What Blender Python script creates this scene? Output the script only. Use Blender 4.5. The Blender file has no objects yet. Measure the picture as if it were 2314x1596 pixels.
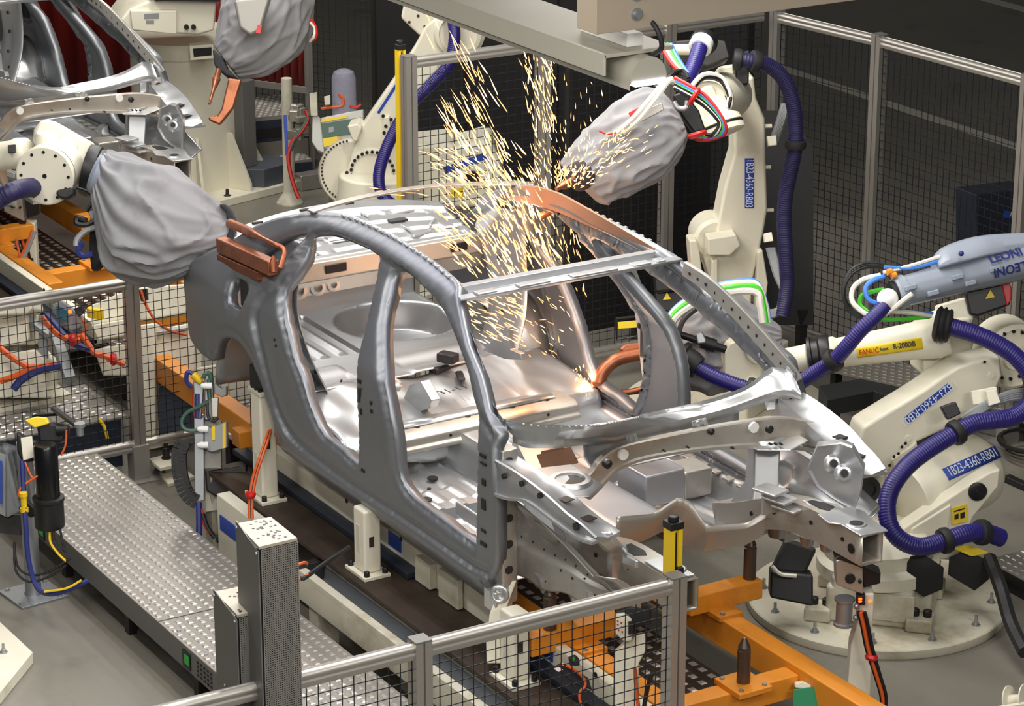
import bpy, bmesh, math, random
import numpy as np
from mathutils import Vector, Matrix
from mathutils.geometry import delaunay_2d_cdt
random.seed(7)
V = Vector
COL = bpy.context.scene.collection
PI = math.pi
# ------------------------------------------------------------------ camera
FOC = 6285.0; PITCH = math.radians(19.12); YAW = math.radians(149.16)
CAM = V((9.11, -6.35, 5.70)); CX, CY = 1157.0, 798.0
_c, _s = math.cos(PITCH), math.sin(PITCH)
FW = V((math.cos(YAW) * _c, math.sin(YAW) * _c, -_s))
RT = V((math.sin(YAW), -math.cos(YAW), 0))
UP = RT.cross(FW)
ZC = 0.534                       # height of the car's road plane above the hall floor
HN = V((-math.cos(YAW), -math.sin(YAW), 0))   # level direction towards the camera
def ray(px, py): return FW * FOC + RT * (px - CX) + UP * (CY - py)
def U(px, py, x=None, y=None, z=None, d=None):
    """world point seen at a photo position on the plane x=, y=, z= or at depth d"""
    r = ray(px, py)
    if d is not None: t = d / FOC
    elif x is not None: t = (x - CAM.x) / r.x
    elif y is not None: t = (y - CAM.y) / r.y
    else: t = (z - CAM.z) / r.z
    return CAM + r * t
def S(px, py, g, lo=9.0, hi=21.0):
    """point on the surface g(x,y,z)=0 (car coordinates) along the sight line"""
    r = ray(px, py) / FOC
    def G(t):
        p = CAM + r * t
        return g(p.x, p.y, p.z - ZC)
    a = lo; fa = G(a); t = lo
    while t < hi:
        t2 = t + 0.25; fb = G(t2)
        if fa * fb <= 0:
            for _ in range(40):
                m = (t + t2) / 2; fm = G(m)
                if fa * fm <= 0: t2 = m
                else: t = m; fa = fm
            break
        t, fa = t2, fb
    return CAM + r * t
class Face:
    """upright plane through a point, turned by ang degrees from facing the camera"""
    def __init__(s, A, ang=0.0):
        s.A = V(A); s.n = Matrix.Rotation(math.radians(ang), 3, 'Z') @ HN
        s.r = V((0, 0, 1)).cross(s.n)
    def __call__(s, px, py, off=0.0):
        r = ray(px, py); A = s.A + s.n * off
        return CAM + r * ((A - CAM).dot(s.n) / r.dot(s.n))
    def pts(s, L, off=0.0): return [s(p[0], p[1], off) for p in L]
def K(x, y, z): return V((x, y, z + ZC))
# ------------------------------------------------------------------ curves
def cr(pts, n=6, closed=False):
    """Catmull-Rom through points"""
    P = [V(p) for p in pts]; N = len(P); out = []
    rng = range(N if closed else N - 1)
    for i in rng:
        p1, p2 = P[i], P[(i + 1) % N]
        p0 = P[i - 1] if (closed or i > 0) else p1 * 2 - p2
        p3 = P[(i + 2) % N] if (closed or i + 2 < N) else p2 * 2 - p1
        for k in range(n):
            t = k / n
            out.append(0.5 * ((2 * p1) + (p2 - p0) * t + (2 * p0 - 5 * p1 + 4 * p2 - p3) * t * t + (3 * p1 - p0 - 3 * p2 + p3) * t ** 3))
    if not closed: out.append(P[-1].copy())
    return out
def resample(pts, n):
    P = [V(p) for p in pts]; L = [0.0]
    for a, b in zip(P, P[1:]): L.append(L[-1] + (b - a).length)
    out = []; j = 0
    for k in range(n):
        s = L[-1] * k / (n - 1)
        while j < len(P) - 2 and L[j + 1] < s: j += 1
        d = L[j + 1] - L[j]; t = (s - L[j]) / d if d > 1e-9 else 0
        out.append(P[j].lerp(P[j + 1], min(max(t, 0), 1)))
    return out
def frames(pts):
    P = [V(p) for p in pts]; n = len(P); T = []
    for i in range(n):
        T.append((P[min(i + 1, n - 1)] - P[max(i - 1, 0)]).normalized())
    u = V((0, 0, 1)) if abs(T[0].z) < 0.9 else V((1, 0, 0))
    N = (u - T[0] * u.dot(T[0])).normalized(); out = []
    for i in range(n):
        N = (N - T[i] * N.dot(T[i]))
        if N.length < 1e-6: N = T[i].orthogonal()
        N.normalize(); out.append((P[i], T[i], N, T[i].cross(N)))
    return out
# ------------------------------------------------------------------ mesh collector
class MB:
    def __init__(s): s.v = []; s.f = []; s.cut = []
    def add(s, vs, fs):
        o = len(s.v); s.cut.append((o, len(s.f))); s.v += [V(v) for v in vs]; s.f += [[o + i for i in f] for f in fs]; return s
    def hexa(s, p):     # 8 points: bottom 4 ccw, top 4 ccw
        return s.add(p, [(3, 2, 1, 0), (4, 5, 6, 7), (0, 1, 5, 4), (1, 2, 6, 5), (2, 3, 7, 6), (3, 0, 4, 7)])
    def box(s, c, sz, rz=0.0, R=None):
        c = V(c); x, y, z = sz[0] / 2, sz[1] / 2, sz[2] / 2
        R = R or Matrix.Rotation(rz, 3, 'Z')
        return s.hexa([c + R @ V(q) for q in ((-x, -y, -z), (x, -y, -z), (x, y, -z), (-x, y, -z), (-x, -y, z), (x, -y, z), (x, y, z), (-x, y, z))])
    def span(s, a, b):  # axis aligned box between two corners
        a, b = V(a), V(b); return s.box((a + b) / 2, [abs(b[i] - a[i]) for i in range(3)])
    def bar(s, a, b, w, h, up=(0, 0, 1)):
        a, b = V(a), V(b); t = (b - a).normalized(); u = V(up)
        if abs(u.dot(t)) > .98: u = V((1, 0, 0))
        r = t.cross(u).normalized(); u = r.cross(t)
        r = r * (w / 2); u = u * (h / 2)
        return s.hexa([a - r - u, a + r - u, b + r - u, b - r - u, a - r + u, a + r + u, b + r + u, b - r + u])
    def cyl(s, a, b, r0, r1=None, n=20, cap=True):
        return s.lathe(a, V(b) - V(a), [(r0, 0), (r0 if r1 is None else r1, 1)], n, cap, unit=(V(b) - V(a)).length)
    def lathe(s, o, ax, prof, n=24, cap=True, unit=1.0):
        o = V(o); t = V(ax).normalized(); a = t.orthogonal().normalized(); b = t.cross(a)
        vs = []; fs = []
        for r, h in prof:
            for k in range(n):
                an = 2 * PI * k / n
                vs.append(o + t * (h * unit) + (a * math.cos(an) + b * math.sin(an)) * max(r, 1e-5))
        m = len(prof)
        for i in range(m - 1):
            for k in range(n):
                k2 = (k + 1) % n
                fs.append((i * n + k, i * n + k2, (i + 1) * n + k2, (i + 1) * n + k))
        if cap: fs += [tuple(range(n - 1, -1, -1)), tuple((m - 1) * n + k for k in range(n))]
        return s.add(vs, fs)
    def tube(s, pts, r, n=8, sm=0, radf=None):
        P = cr(pts, sm) if sm else [V(p) for p in pts]
        F = frames(P); vs = []; fs = []; N = len(F)
        for i, (p, t, a, b) in enumerate(F):
            rr = radf(i, N) if radf else r
            for k in range(n):
                an = 2 * PI * k / n; vs.append(p + (a * math.cos(an) + b * math.sin(an)) * rr)
        for i in range(N - 1):
            for k in range(n):
                k2 = (k + 1) % n; fs.append((i * n + k, i * n + k2, (i + 1) * n + k2, (i + 1) * n + k))
        fs += [tuple(range(n - 1, -1, -1)), tuple((N - 1) * n + k for k in range(n))]
        return s.add(vs, fs)
    def hose(s, pts, r, pitch=0.02, n=16, depth=0.07):
        """ribbed hose"""
        P = cr(pts, 24); L = sum((b - a).length for a, b in zip(P, P[1:]))
        k = max(8, int(L / pitch) * 3); Q = resample(P, k)
        return s.tube(Q, r, n, radf=lambda i, N: r * (1.0 if i % 3 else 1 - depth))
    def prism(s, poly, vec):
        P = [V(p) for p in poly]; v = V(vec); n = len(P)
        fs = [tuple(range(n - 1, -1, -1)), tuple(range(n, 2 * n))]
        fs += [(i, (i + 1) % n, n + (i + 1) % n, n + i) for i in range(n)]
        return s.add(P + [p + v for p in P], fs)
    def loft(s, rings, closed=True, cap=True, wrap=False):
        m = len(rings[0]); vs = [p for r in rings for p in r]; fs = []; N = len(rings)
        for i in range(N if wrap else N - 1):
            i2 = (i + 1) % N
            for k in range(m if closed else m - 1):
                k2 = (k + 1) % m; fs.append((i * m + k, i * m + k2, i2 * m + k2, i2 * m + k))
        if cap and closed and not wrap: fs += [tuple(range(m - 1, -1, -1)), tuple((N - 1) * m + k for k in range(m))]
        return s.add(vs, fs)
    def sphere(s, c, r, n=14, sc=(1, 1, 1)):
        c = V(c); k = max(5, n // 2); prof = []
        vs = []; fs = []
        for i in range(k + 1):
            th = PI * i / k
            for j in range(n):
                a = 2 * PI * j / n
                vs.append(c + V((math.sin(th) * math.cos(a) * r * sc[0], math.sin(th) * math.sin(a) * r * sc[1], math.cos(th) * r * sc[2])))
        for i in range(k):
            for j in range(n):
                j2 = (j + 1) % n; fs.append((i * n + j, (i + 1) * n + j, (i + 1) * n + j2, i * n + j2))
        return s.add(vs, fs)
    def each(s, name, mat, parent=None, bevel=0.0, per=1, **k):
        """every piece added becomes a part of its own"""
        out = []; C = s.cut[::per] + [(len(s.v), len(s.f))]
        for (a, b), (a2, b2) in zip(C, C[1:]):
            q = MB(); q.v = s.v[a:a2]; q.f = [[i - a for i in f] for f in s.f[b:b2]]; out.append(q.build(name, mat, parent, bevel, **k))
        return out
    def build(s, name, mat, parent=None, bevel=0.0, ang=35, solid=0.0, weld=True, seg=2, sub=0):
        me = bpy.data.meshes.new(name)
        o = bpy.data.objects.new(name, me)
        base = V((0, 0, 0))
        if parent is not None:
            q = parent
            while q is not None: base += V(q.location); q = q.parent
        me.from_pydata([tuple(v - base) for v in s.v], [], s.f)
        bm = bmesh.new(); bm.from_mesh(me)
        if weld: bmesh.ops.remove_doubles(bm, verts=bm.verts, dist=1e-5)
        bmesh.ops.recalc_face_normals(bm, faces=bm.faces)
        for f in bm.faces: f.smooth = True
        bm.to_mesh(me); bm.free()
        me.set_sharp_from_angle(angle=math.radians(ang))
        me.materials.append(MAT[mat] if isinstance(mat, str) else mat)
        COL.objects.link(o)
        if parent is not None: o.parent = parent
        if solid:
            m = o.modifiers.new('solid', 'SOLIDIFY'); m.thickness = abs(solid); m.offset = -1 if solid > 0 else 1
        if sub:
            m = o.modifiers.new('sub', 'SUBSURF'); m.levels = sub; m.render_levels = sub
        if bevel:
            m = o.modifiers.new('bevel', 'BEVEL'); m.width = bevel; m.segments = seg; m.limit_method = 'ANGLE'; m.angle_limit = math.radians(40)
            try: m.harden_normals = True
            except Exception: pass
        return o
def tag(o, label=None, cat=None, group=None, kind=None):
    if label: o['label'] = label
    if cat: o['category'] = cat
    if group: o['group'] = group
    if kind: o['kind'] = kind
    return o
def thing(name, label, cat, loc=(0, 0, 0), group=None, kind=None):
    o = bpy.data.objects.new(name, None); COL.objects.link(o); o.location = V(loc); o.empty_display_size = .1
    return tag(o, label, cat, group, kind)
def dup(root, loc, label=None, mat_swap=None):
    r = root.copy(); COL.objects.link(r); r.location = V(loc)
    if label: r['label'] = label
    for ch in list(root.children):
        c = ch.copy(); COL.objects.link(c); c.parent = r
        for g in ch.children:
            d = g.copy(); COL.objects.link(d); d.parent = c
    return r
def text_mesh(txt, size, origin, xdir, ydir, name, mat, parent, depth=.0015, extra=0.0, align='CENTER', sx=1.0):
    """raised lettering; origin is the centre of the line"""
    cu = bpy.data.curves.new('t', 'FONT'); cu.body = txt; cu.size = size; cu.align_x = align; cu.align_y = 'CENTER'; cu.extrude = depth; cu.resolution_u = 3; cu.offset = extra
    to = bpy.data.objects.new('t', cu); COL.objects.link(to)
    dg = bpy.context.evaluated_depsgraph_get()
    me = bpy.data.meshes.new_from_object(to.evaluated_get(dg)); bpy.data.objects.remove(to)
    x = V(xdir).normalized(); y = V(ydir); y = (y - x * y.dot(x)).normalized(); z = x.cross(y)
    m = MB(); m.v = [V(origin) + x * v.co.x * sx + y * v.co.y + z * v.co.z for v in me.vertices]; m.f = [list(p.vertices) for p in me.polygons]
    return m.build(name, mat, parent, weld=False)
# ------------------------------------------------------------------ materials
MAT = {}
def srgb(r, g, b):
    f = lambda c: (c / 255 / 12.92) if c / 255 <= .04045 else ((c / 255 + .055) / 1.055) ** 2.4
    return (f(r), f(g), f(b), 1)
def mat(name, col, rough=.5, metal=0.0, noise=0.0, nscale=6.0, bump=0.0, bscale=40.0, emit=None, es=0.0, rn=0.0, coat=0.0, trans=0.0, alpha=1.0, stain=None, sscale=1.5, sthr=.62):
    m = bpy.data.materials.new(name); m.use_nodes = True; nt = m.node_tree; b = nt.nodes['Principled BSDF']
    c = srgb(*col)
    b.inputs['Base Color'].default_value = c; b.inputs['Roughness'].default_value = rough; b.inputs['Metallic'].default_value = metal
    if coat: b.inputs['Coat Weight'].default_value = coat
    if trans: b.inputs['Transmission Weight'].default_value = trans
    if alpha < 1: b.inputs['Alpha'].default_value = alpha
    if emit: b.inputs['Emission Color'].default_value = srgb(*emit); b.inputs['Emission Strength'].default_value = es
    tc = nt.nodes.new('ShaderNodeTexCoord')
    last = None
    if noise:
        n = nt.nodes.new('ShaderNodeTexNoise'); n.inputs['Scale'].default_value = nscale; n.inputs['Detail'].default_value = 5
        nt.links.new(tc.outputs['Object'], n.inputs['Vector'])
        mx = nt.nodes.new('ShaderNodeMixRGB'); mx.inputs[1].default_value = tuple(v * (1 - noise) for v in c[:3]) + (1,); mx.inputs[2].default_value = tuple(min(1, v * (1 + noise)) for v in c[:3]) + (1,)
        nt.links.new(n.outputs['Fac'], mx.inputs[0]); last = mx.outputs[0]
        if rn:
            mr = nt.nodes.new('ShaderNodeMapRange'); mr.inputs[3].default_value = rough - rn; mr.inputs[4].default_value = rough + rn
            nt.links.new(n.outputs['Fac'], mr.inputs[0]); nt.links.new(mr.outputs[0], b.inputs['Roughness'])
    if stain:
        n = nt.nodes.new('ShaderNodeTexNoise'); n.inputs['Scale'].default_value = sscale; n.inputs['Detail'].default_value = 7; n.inputs['Roughness'].default_value = .65
        nt.links.new(tc.outputs['Object'], n.inputs['Vector'])
        rp = nt.nodes.new('ShaderNodeValToRGB'); rp.color_ramp.elements[0].position = sthr - .12; rp.color_ramp.elements[1].position = sthr + .12
        nt.links.new(n.outputs['Fac'], rp.inputs[0])
        mx = nt.nodes.new('ShaderNodeMixRGB'); mx.inputs[2].default_value = srgb(*stain)
        if last is not None: nt.links.new(last, mx.inputs[1])
        else: mx.inputs[1].default_value = c
        nt.links.new(rp.outputs[0], mx.inputs[0]); last = mx.outputs[0]
    if last is not None: nt.links.new(last, b.inputs['Base Color'])
    if bump:
        n = nt.nodes.new('ShaderNodeTexNoise'); n.inputs['Scale'].default_value = bscale; n.inputs['Detail'].default_value = 4
        nt.links.new(tc.outputs['Object'], n.inputs['Vector'])
        bp = nt.nodes.new('ShaderNodeBump'); bp.inputs['Strength'].default_value = bump; bp.inputs['Distance'].default_value = .01
        nt.links.new(n.outputs['Fac'], bp.inputs['Height']); nt.links.new(bp.outputs[0], b.inputs['Normal'])
    MAT[name] = m; return m
mat('panel_steel', (140, 143, 148), .43, .72, .05, 3, rn=.05)
mat('bright_steel', (206, 208, 210), .34, .80, .06, 4, rn=.08, bump=.05, bscale=9)
mat('inner_steel', (186, 188, 191), .38, .74, .06, 4, rn=.07)
mat('brown_steel', (188, 183, 174), .40, .68, .08, 5, rn=.08, stain=(166, 150, 134), sscale=4, sthr=.64)
mat('matte_steel', (172, 170, 164), .46, .5, .07, 4, rn=.06, stain=(140, 132, 120), sscale=5, sthr=.64)
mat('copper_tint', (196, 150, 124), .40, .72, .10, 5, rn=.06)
mat('ivory', (226, 221, 202), .42, 0, .03, 3, stain=(190, 180, 155), sscale=2.2, sthr=.70)
mat('ivory_dirty', (205, 200, 182), .5, 0, .06, 3, stain=(150, 138, 112), sscale=3.0, sthr=.62)
mat('hose_blue', (38, 31, 104), .38, 0, .1, 8)
mat('hose_dull', (34, 31, 72), .5, 0, .1, 8)
mat('black', (22, 22, 24), .45, 0, .1, 8)
mat('black_shiny', (14, 14, 17), .25)
mat('rubber', (30, 30, 32), .6)
mat('cloth', (136, 136, 139), .75, 0, .06, 3, bump=.3, bscale=9, stain=(104, 102, 101), sscale=3, sthr=.64)
mat('cloth_dark', (45, 45, 48), .85, 0, .1, 4, bump=.3, bscale=12)
mat('copper', (172, 108, 78), .42, .8, .25, 12, rn=.1, stain=(110, 70, 52), sscale=9, sthr=.6)
mat('copper_dark', (140, 84, 58), .45, .8, .3, 10)
mat('alu', (182, 178, 172), .38, .75, .04, 3)
mat('alu_matte', (150, 147, 142), .5, .4, .05, 3)
mat('galv', (165, 168, 172), .42, .8, .12, 14, rn=.1)
mat('wire_black', (24, 25, 34), .5)
mat('wire_grey', (70, 70, 72), .5, .3)
mat('orange', (222, 140, 38), .45, 0, .06, 4, stain=(176, 110, 35), sscale=3, sthr=.66)
mat('yellow', (226, 190, 28), .45)
mat('yellow_label', (235, 205, 40), .5)
mat('blue_label', (38, 70, 165), .5)
mat('white', (238, 238, 235), .5)
mat('white_paint', (205, 200, 190), .6, 0, .1, 10)
mat('red', (196, 28, 28), .4)
mat('orange_cable', (212, 92, 36), .45)
mat('red_cable', (190, 35, 30), .45)
mat('green', (70, 190, 40), .4)
mat('green_board', (30, 130, 85), .5)
mat('blue_cable', (70, 130, 225), .4)
mat('navy_cable', (35, 45, 110), .45)
mat('cable_white', (222, 218, 205), .45)
mat('grey_paint', (110, 109, 106), .5, .1, .05, 4)
mat('grey_box', (140, 143, 145), .45, .1, .05, 4)
mat('leoni_grey', (138, 146, 160), .42, .0, .04, 5)
mat('tread_dull', (128, 124, 116), .5, .4, .1, 6)
mat('grey_light', (196, 196, 190), .45)
mat('hose_teal', (30, 92, 112), .45)
mat('dark_paint', (38, 40, 42), .5)
mat('screen_black', (20, 20, 21), .7)
mat('brown_grey', (112, 106, 98), .55, .1, .06, 5)
mat('navy_light', (86, 92, 102), .5, .2, .08, 5)
mat('dark_steel', (60, 58, 58), .45, .6, .1, 5)
mat('pin_steel', (96, 84, 76), .42, .75, .15, 14)
mat('brown_plate', (74, 62, 52), .55, .35, .25, 3, stain=(48, 38, 32), sscale=2.2, sthr=.55)
mat('tread', (160, 155, 148), .45, .6, .08, 6, rn=.08)
mat('lug_soft_glint', (196, 191, 183), .38, .68)  # walkway lugs: faint lamp reflection put into a lighter colour
mat('hose_green', (58, 92, 78), .45)
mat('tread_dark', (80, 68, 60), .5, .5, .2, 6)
mat('lug_glint', (232, 228, 218), .34, .7)  # lamp reflection on the tread lugs painted as a lighter colour
mat('lamp_grey', (176, 172, 160), .5, .05, .04, 3)
mat('beam_grey', (168, 155, 138), .5, .1, .08, 3)
mat('navy_plate', (46, 52, 66), .5, .3, .1, 5)
mat('led_red', (255, 60, 20), .4, emit=(255, 70, 20), es=6)
mat('led_green', (30, 120, 50), .4, emit=(30, 150, 50), es=.25)
mat('tube_light', (240, 240, 255), .4, emit=(238, 236, 255), es=14)
mat('clear_plastic', (210, 210, 235), .08, 0, alpha=.28)
mat('text_dark', (38, 36, 36), .5)
mat('text_navy', (35, 45, 110), .5)
mat('text_white', (225, 230, 240), .5)
mat('text_red', (200, 40, 30), .5)
mat('spark', (255, 190, 120), .4, emit=(255, 172, 106), es=1.6)
mat('spark_core', (255, 220, 170), .4, emit=(255, 196, 138), es=2.8)
# ================================================================== CAR BODY SHELL
def interp(x, xs, ys): return float(np.interp(x, xs, ys))
YS_Z = [.15, .22, .30, .38, .60, .80, .93, .97, 1.1, 1.25, 1.40, 1.47]
YS_Y = [-.78, -.80, -.825, -.845, -.865, -.87, -.855, -.838, -.765, -.678, -.58, -.52]
def ys(x, z):
    y = interp(z, YS_Z, YS_Y)
    if x < -2.9: y += .13 * ((-2.9 - x) / .8) ** 2
    return y
gs = lambda x, y, z: y - ys(x, z)
def side(L, dy=0.0): return [S(p[0], p[1], (lambda x, y, z: y - ys(x, z) - dy) if not isinstance(dy, list) else gs) for p in L]
def xz(P): return [(p.x, p.z - ZC) for p in P]
def pip(pts, poly):
    pts = np.asarray(pts); x, y = pts[:, 0], pts[:, 1]; c = np.zeros(len(pts), bool); P = np.asarray(poly); n = len(P)
    for i in range(n):
        x1, y1 = P[i]; x2, y2 = P[(i + 1) % n]
        if y1 == y2: continue
        c ^= ((y1 > y) != (y2 > y)) & (x < (x2 - x1) * (y - y1) / (y2 - y1) + x1)
    return c
def dseg(pts, poly, closed=True):
    pts = np.asarray(pts); P = np.asarray(poly); d = np.full(len(pts), 1e9); n = len(P)
    for i in range(n if closed else n - 1):
        a = P[i]; b = P[(i + 1) % n]; ab = b - a; L = max(ab @ ab, 1e-12)
        t = np.clip(((pts - a) @ ab) / L, 0, 1); d = np.minimum(d, np.hypot(*(pts - a - t[:, None] * ab).T))
    return d
def sstep(x): x = np.clip(x, 0, 1); return x * x * (3 - 2 * x)
def smooth2(L, n=3): return [(p.x, p.y) for p in cr([(a, b, 0) for a, b in L], n, True)]
def rings(poly, offs, step, sgn):
    """points on loops set off from a closed outline"""
    P = np.asarray([(p.x, p.y) for p in resample([(a, b, 0) for a, b in poly] + [(poly[0][0], poly[0][1], 0)], int(sum(math.dist(poly[i], poly[i - 1]) for i in range(len(poly))) / step))][:-1])
    T = np.roll(P, -1, 0) - np.roll(P, 1, 0); T /= np.linalg.norm(T, axis=1)[:, None]; N = np.stack([T[:, 1], -T[:, 0]], 1)
    if pip([P[0] + N[0] * .004], poly)[0]: N = -N
    out = []
    for d in offs:
        Q = P + N * d * sgn
        if abs(d) > 1e-6: Q = Q[np.abs(dseg(Q, P) - abs(d)) < .12 * abs(d) + .0004]
        out.append(Q)
    return np.concatenate(out)
def panel(outer, holes, h, extra=None):
    """triangulated plate in 2D: outline, holes, grid step -> verts, tris"""
    pts = []; edges = []
    for loop in [outer] + holes:
        o = len(pts); pts += loop; n = len(loop); edges += [(o + i, o + (i + 1) % n) for i in range(n)]
    A = np.asarray(pts); mn, mx = A.min(0), A.max(0)
    gx, gz = np.meshgrid(np.arange(mn[0], mx[0], h), np.arange(mn[1], mx[1], h)); gx = gx + (np.arange(gx.shape[0]) % 2)[:, None] * h / 2
    G = np.stack([gx.ravel(), gz.ravel()], 1); ok = pip(G, outer)
    for H in holes: ok &= ~pip(G, H)
    G = G[ok]; d = dseg(G, outer)
    for H in holes: d = np.minimum(d, dseg(G, H))
    G = G[d > h * .45]
    if extra is not None:
        E = extra[pip(extra, outer)]
        for H in holes: E = E[~pip(E, H)]
        dd = dseg(E, outer)
        for H in holes: dd = np.minimum(dd, dseg(E, H))
        E = E[dd > .0035]
        keep = []; cell = {}
        for i, (x, y) in enumerate(E):
            k = (int(x / .006), int(y / .006))
            if any((E[j][0] - x) ** 2 + (E[j][1] - y) ** 2 < 3.6e-5 for a in (-1, 0, 1) for b in (-1, 0, 1) for j in cell.get((k[0] + a, k[1] + b), ())): continue
            cell.setdefault(k, []).append(i); keep.append(i)
        E = E[keep]; hs = {}
        for x, y in E: hs.setdefault((int(x / .012), int(y / .012)), []).append((x, y))
        ok = [not any((a - x) ** 2 + (b - y) ** 2 < 1.0e-4 for u in (-1, 0, 1) for v in (-1, 0, 1) for a, b in hs.get((int(x / .012) + u, int(y / .012) + v), ())) for x, y in G]
        G = np.concatenate([G[ok], E])
    allp = pts + [tuple(g) for g in G]
    r = delaunay_2d_cdt([V(p) for p in allp], edges, [], 0, 1e-5)
    v2 = np.array([(p.x, p.y) for p in r[0]]); F = [tuple(f) for f in r[2]]
    cen = np.array([v2[list(f)].mean(0) for f in F]); ok = pip(cen, outer)
    for H in holes: ok &= ~pip(cen, H)
    return v2, [f for f, k in zip(F, ok) if k]
OUT_PX = [(1030, 647), (1037, 690), (1057, 778), (1083, 846), (1109, 925), (1124, 958), (1110, 1010), (1108, 1060), (1113, 1150), (1113, 1250), (1110, 1310), (1100, 1350), (1085, 1354), (1041, 1320), (940, 1243), (838, 1171), (737, 1104), (629, 1019),
          (611, 955), (597, 905), (583, 868), (565, 825), (548, 795), (530, 773), (512, 765), (494, 767), (480, 786), (476, 813), (469, 813), (436, 776), (427, 752), (420, 685), (415, 640), (420, 606), (440, 588), (478, 566), (529, 540), (575, 512), (617, 495), (655, 486), (695, 481), (735, 481), (769, 484), (800, 493), (837, 509), (880, 530), (921, 555), (960, 581), (989, 603), (1012, 623)]
H_REAR = [(715, 538), (752, 534), (803, 553), (854, 580), (849, 612), (844, 644), (833, 690), (823, 739), (806, 803), (804, 837), (806, 918), (809, 990), (807, 1044), (801, 1049), (771, 1019), (730, 985), (706, 942), (690, 897), (676, 850), (664, 820), (647, 752), (640, 705), (639, 672), (652, 643), (674, 608), (698, 562)]
H_FRONT = [(901, 613), (921, 620), (955, 651), (989, 688), (1013, 729), (1030, 769), (1046, 812), (1057, 844), (1070, 905), (1080, 945), (1077, 1012), (1076, 1060), (1075, 1140), (1073, 1226), (1066, 1226), (991, 1171), (933, 1127), (909, 1098), (897, 1062), (889, 995), (876, 918), (868, 820), (868, 735), (881, 662), (890, 628)]
H_QUART = [(591, 579), (612, 560), (637, 544), (668, 533), (695, 529), (688, 540), (664, 566), (641, 594), (622, 603), (603, 598)]
H_FUEL = [(525, 630), (542, 634), (553, 648), (551, 668), (539, 697), (530, 701), (514, 692), (508, 682), (512, 652), (517, 638)]
SHUT = [(613, 648), (592, 660), (580, 677), (567, 707), (567, 730), (573, 765), (590, 837), (610, 910), (632, 962), (662, 1004), (703, 1040), (788, 1103), (889, 1169), (1008, 1251), (1060, 1288), (1090, 1304), (1130, 1310), (1135, 1150), (1132, 1060), (1128, 1000), (1112, 962), (1096, 935), (1081, 905), (1068, 845), (1056, 806), (1040, 762), (1022, 722), (998, 681), (964, 643), (930, 611), (898, 590), (858, 566), (806, 541), (754, 522), (716, 525), (694, 536), (668, 566), (642, 604)]
car = thing('car_body', 'bare grey steel car body with open door holes, sparks flying above it, in the centre', 'car', (-1.5, 0, ZC), 'unpainted car bodies on the line')
OUT_DY = [.03 if 5 <= i <= 10 else (.015 if i in (4, 11) else 0.0) for i in range(len(OUT_PX))]
o2 = smooth2(xz([side([p], d)[0] for p, d in zip(OUT_PX, OUT_DY)]), 2); hr = smooth2(xz(side(H_REAR, .055)), 2); hf = smooth2(xz(side(H_FRONT, .055)), 2); hq = smooth2(xz(side(H_QUART, .02)), 2); hu = smooth2(xz(side(H_FUEL)), 2); sh = smooth2(xz(side(SHUT, .015)), 2)
EX = np.concatenate([rings(hr, (.009, .019, .030, .042), .014, 1), rings(hf, (.009, .019, .030, .042), .014, 1), rings(hq, (.010, .02, .03), .013, 1), rings(hu, (.01, .02, .03), .012, 1),
    rings(sh, (0, -.010, -.020, -.030, -.046, -.058, -.070), .014, 1), rings(o2, (-.014, -.026, -.036, -.050, -.062), .016, 1)])
pv, pf = panel(o2, [hr, hf, hq, hu], .021, EX)
base_y = np.array([ys(x, z) for x, z in pv])
inS = pip(pv, sh); dS = dseg(pv, sh); dO = np.minimum(dseg(pv, hr), dseg(pv, hf)); dQ = dseg(pv, hq); dU = dseg(pv, hu); dout = dseg(pv, o2)
rec = np.where(inS, .040 * sstep(dS / .030), 0.0)
rec -= np.where(inS, .010 * np.exp(-((dS - .058) / .012) ** 2), 0)                 # raised bead inside the shut face
rec += .030 * sstep((.030 - dO) / .022)                                          # inner flange of the door holes
rec += .022 * sstep((.028 - dQ) / .02) * ~inS + .02 * sstep((.03 - dU) / .02)
rec -= np.where(~inS, .006 * np.exp(-((dS - .012) / .010) ** 2), 0)
low = (pv[:, 1] < .42) & (pv[:, 0] > -2.36) & (pv[:, 0] < -.40)
rec += np.where(low & ~inS, .016 * sstep((.030 - dout) / .008) + .012 * sstep((.058 - dout) / .008) + .008 * np.exp(-((dout - .080) / .007) ** 2), 0)       # pressed lines along the sill
arch = xz(side([(629, 1019), (611, 955), (597, 905), (583, 868), (565, 825), (548, 795), (530, 773), (512, 765), (494, 767), (480, 786), (476, 813)]))
dA = dseg(pv, arch, False)
rec += .016 * sstep((.075 - dA) / .02) * ~inS                                     # sunk lip around the wheel arch
roofl = xz(side([(529, 540), (575, 512), (617, 495), (655, 486), (695, 481), (735, 481), (769, 484), (800, 493), (837, 509), (880, 530), (921, 555), (960, 581), (989, 603), (1012, 623), (1030, 647)]))
dR = dseg(pv, roofl, False)
rec += np.where(pv[:, 0] > -2.6, .020 * sstep((.034 - dR) / .012), 0)               # roof ditch
nb_a = np.concatenate([np.array(pf)[:, [0, 1]], np.array(pf)[:, [1, 2]], np.array(pf)[:, [2, 0]]])
for _ in range(3):
    acc = np.zeros(len(rec)); cnt = np.zeros(len(rec))
    np.add.at(acc, nb_a[:, 0], rec[nb_a[:, 1]]); np.add.at(acc, nb_a[:, 1], rec[nb_a[:, 0]]); np.add.at(cnt, nb_a[:, 0], 1); np.add.at(cnt, nb_a[:, 1], 1)
    rec = .55 * rec + .45 * acc / np.maximum(cnt, 1)
yy = base_y + rec
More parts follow.
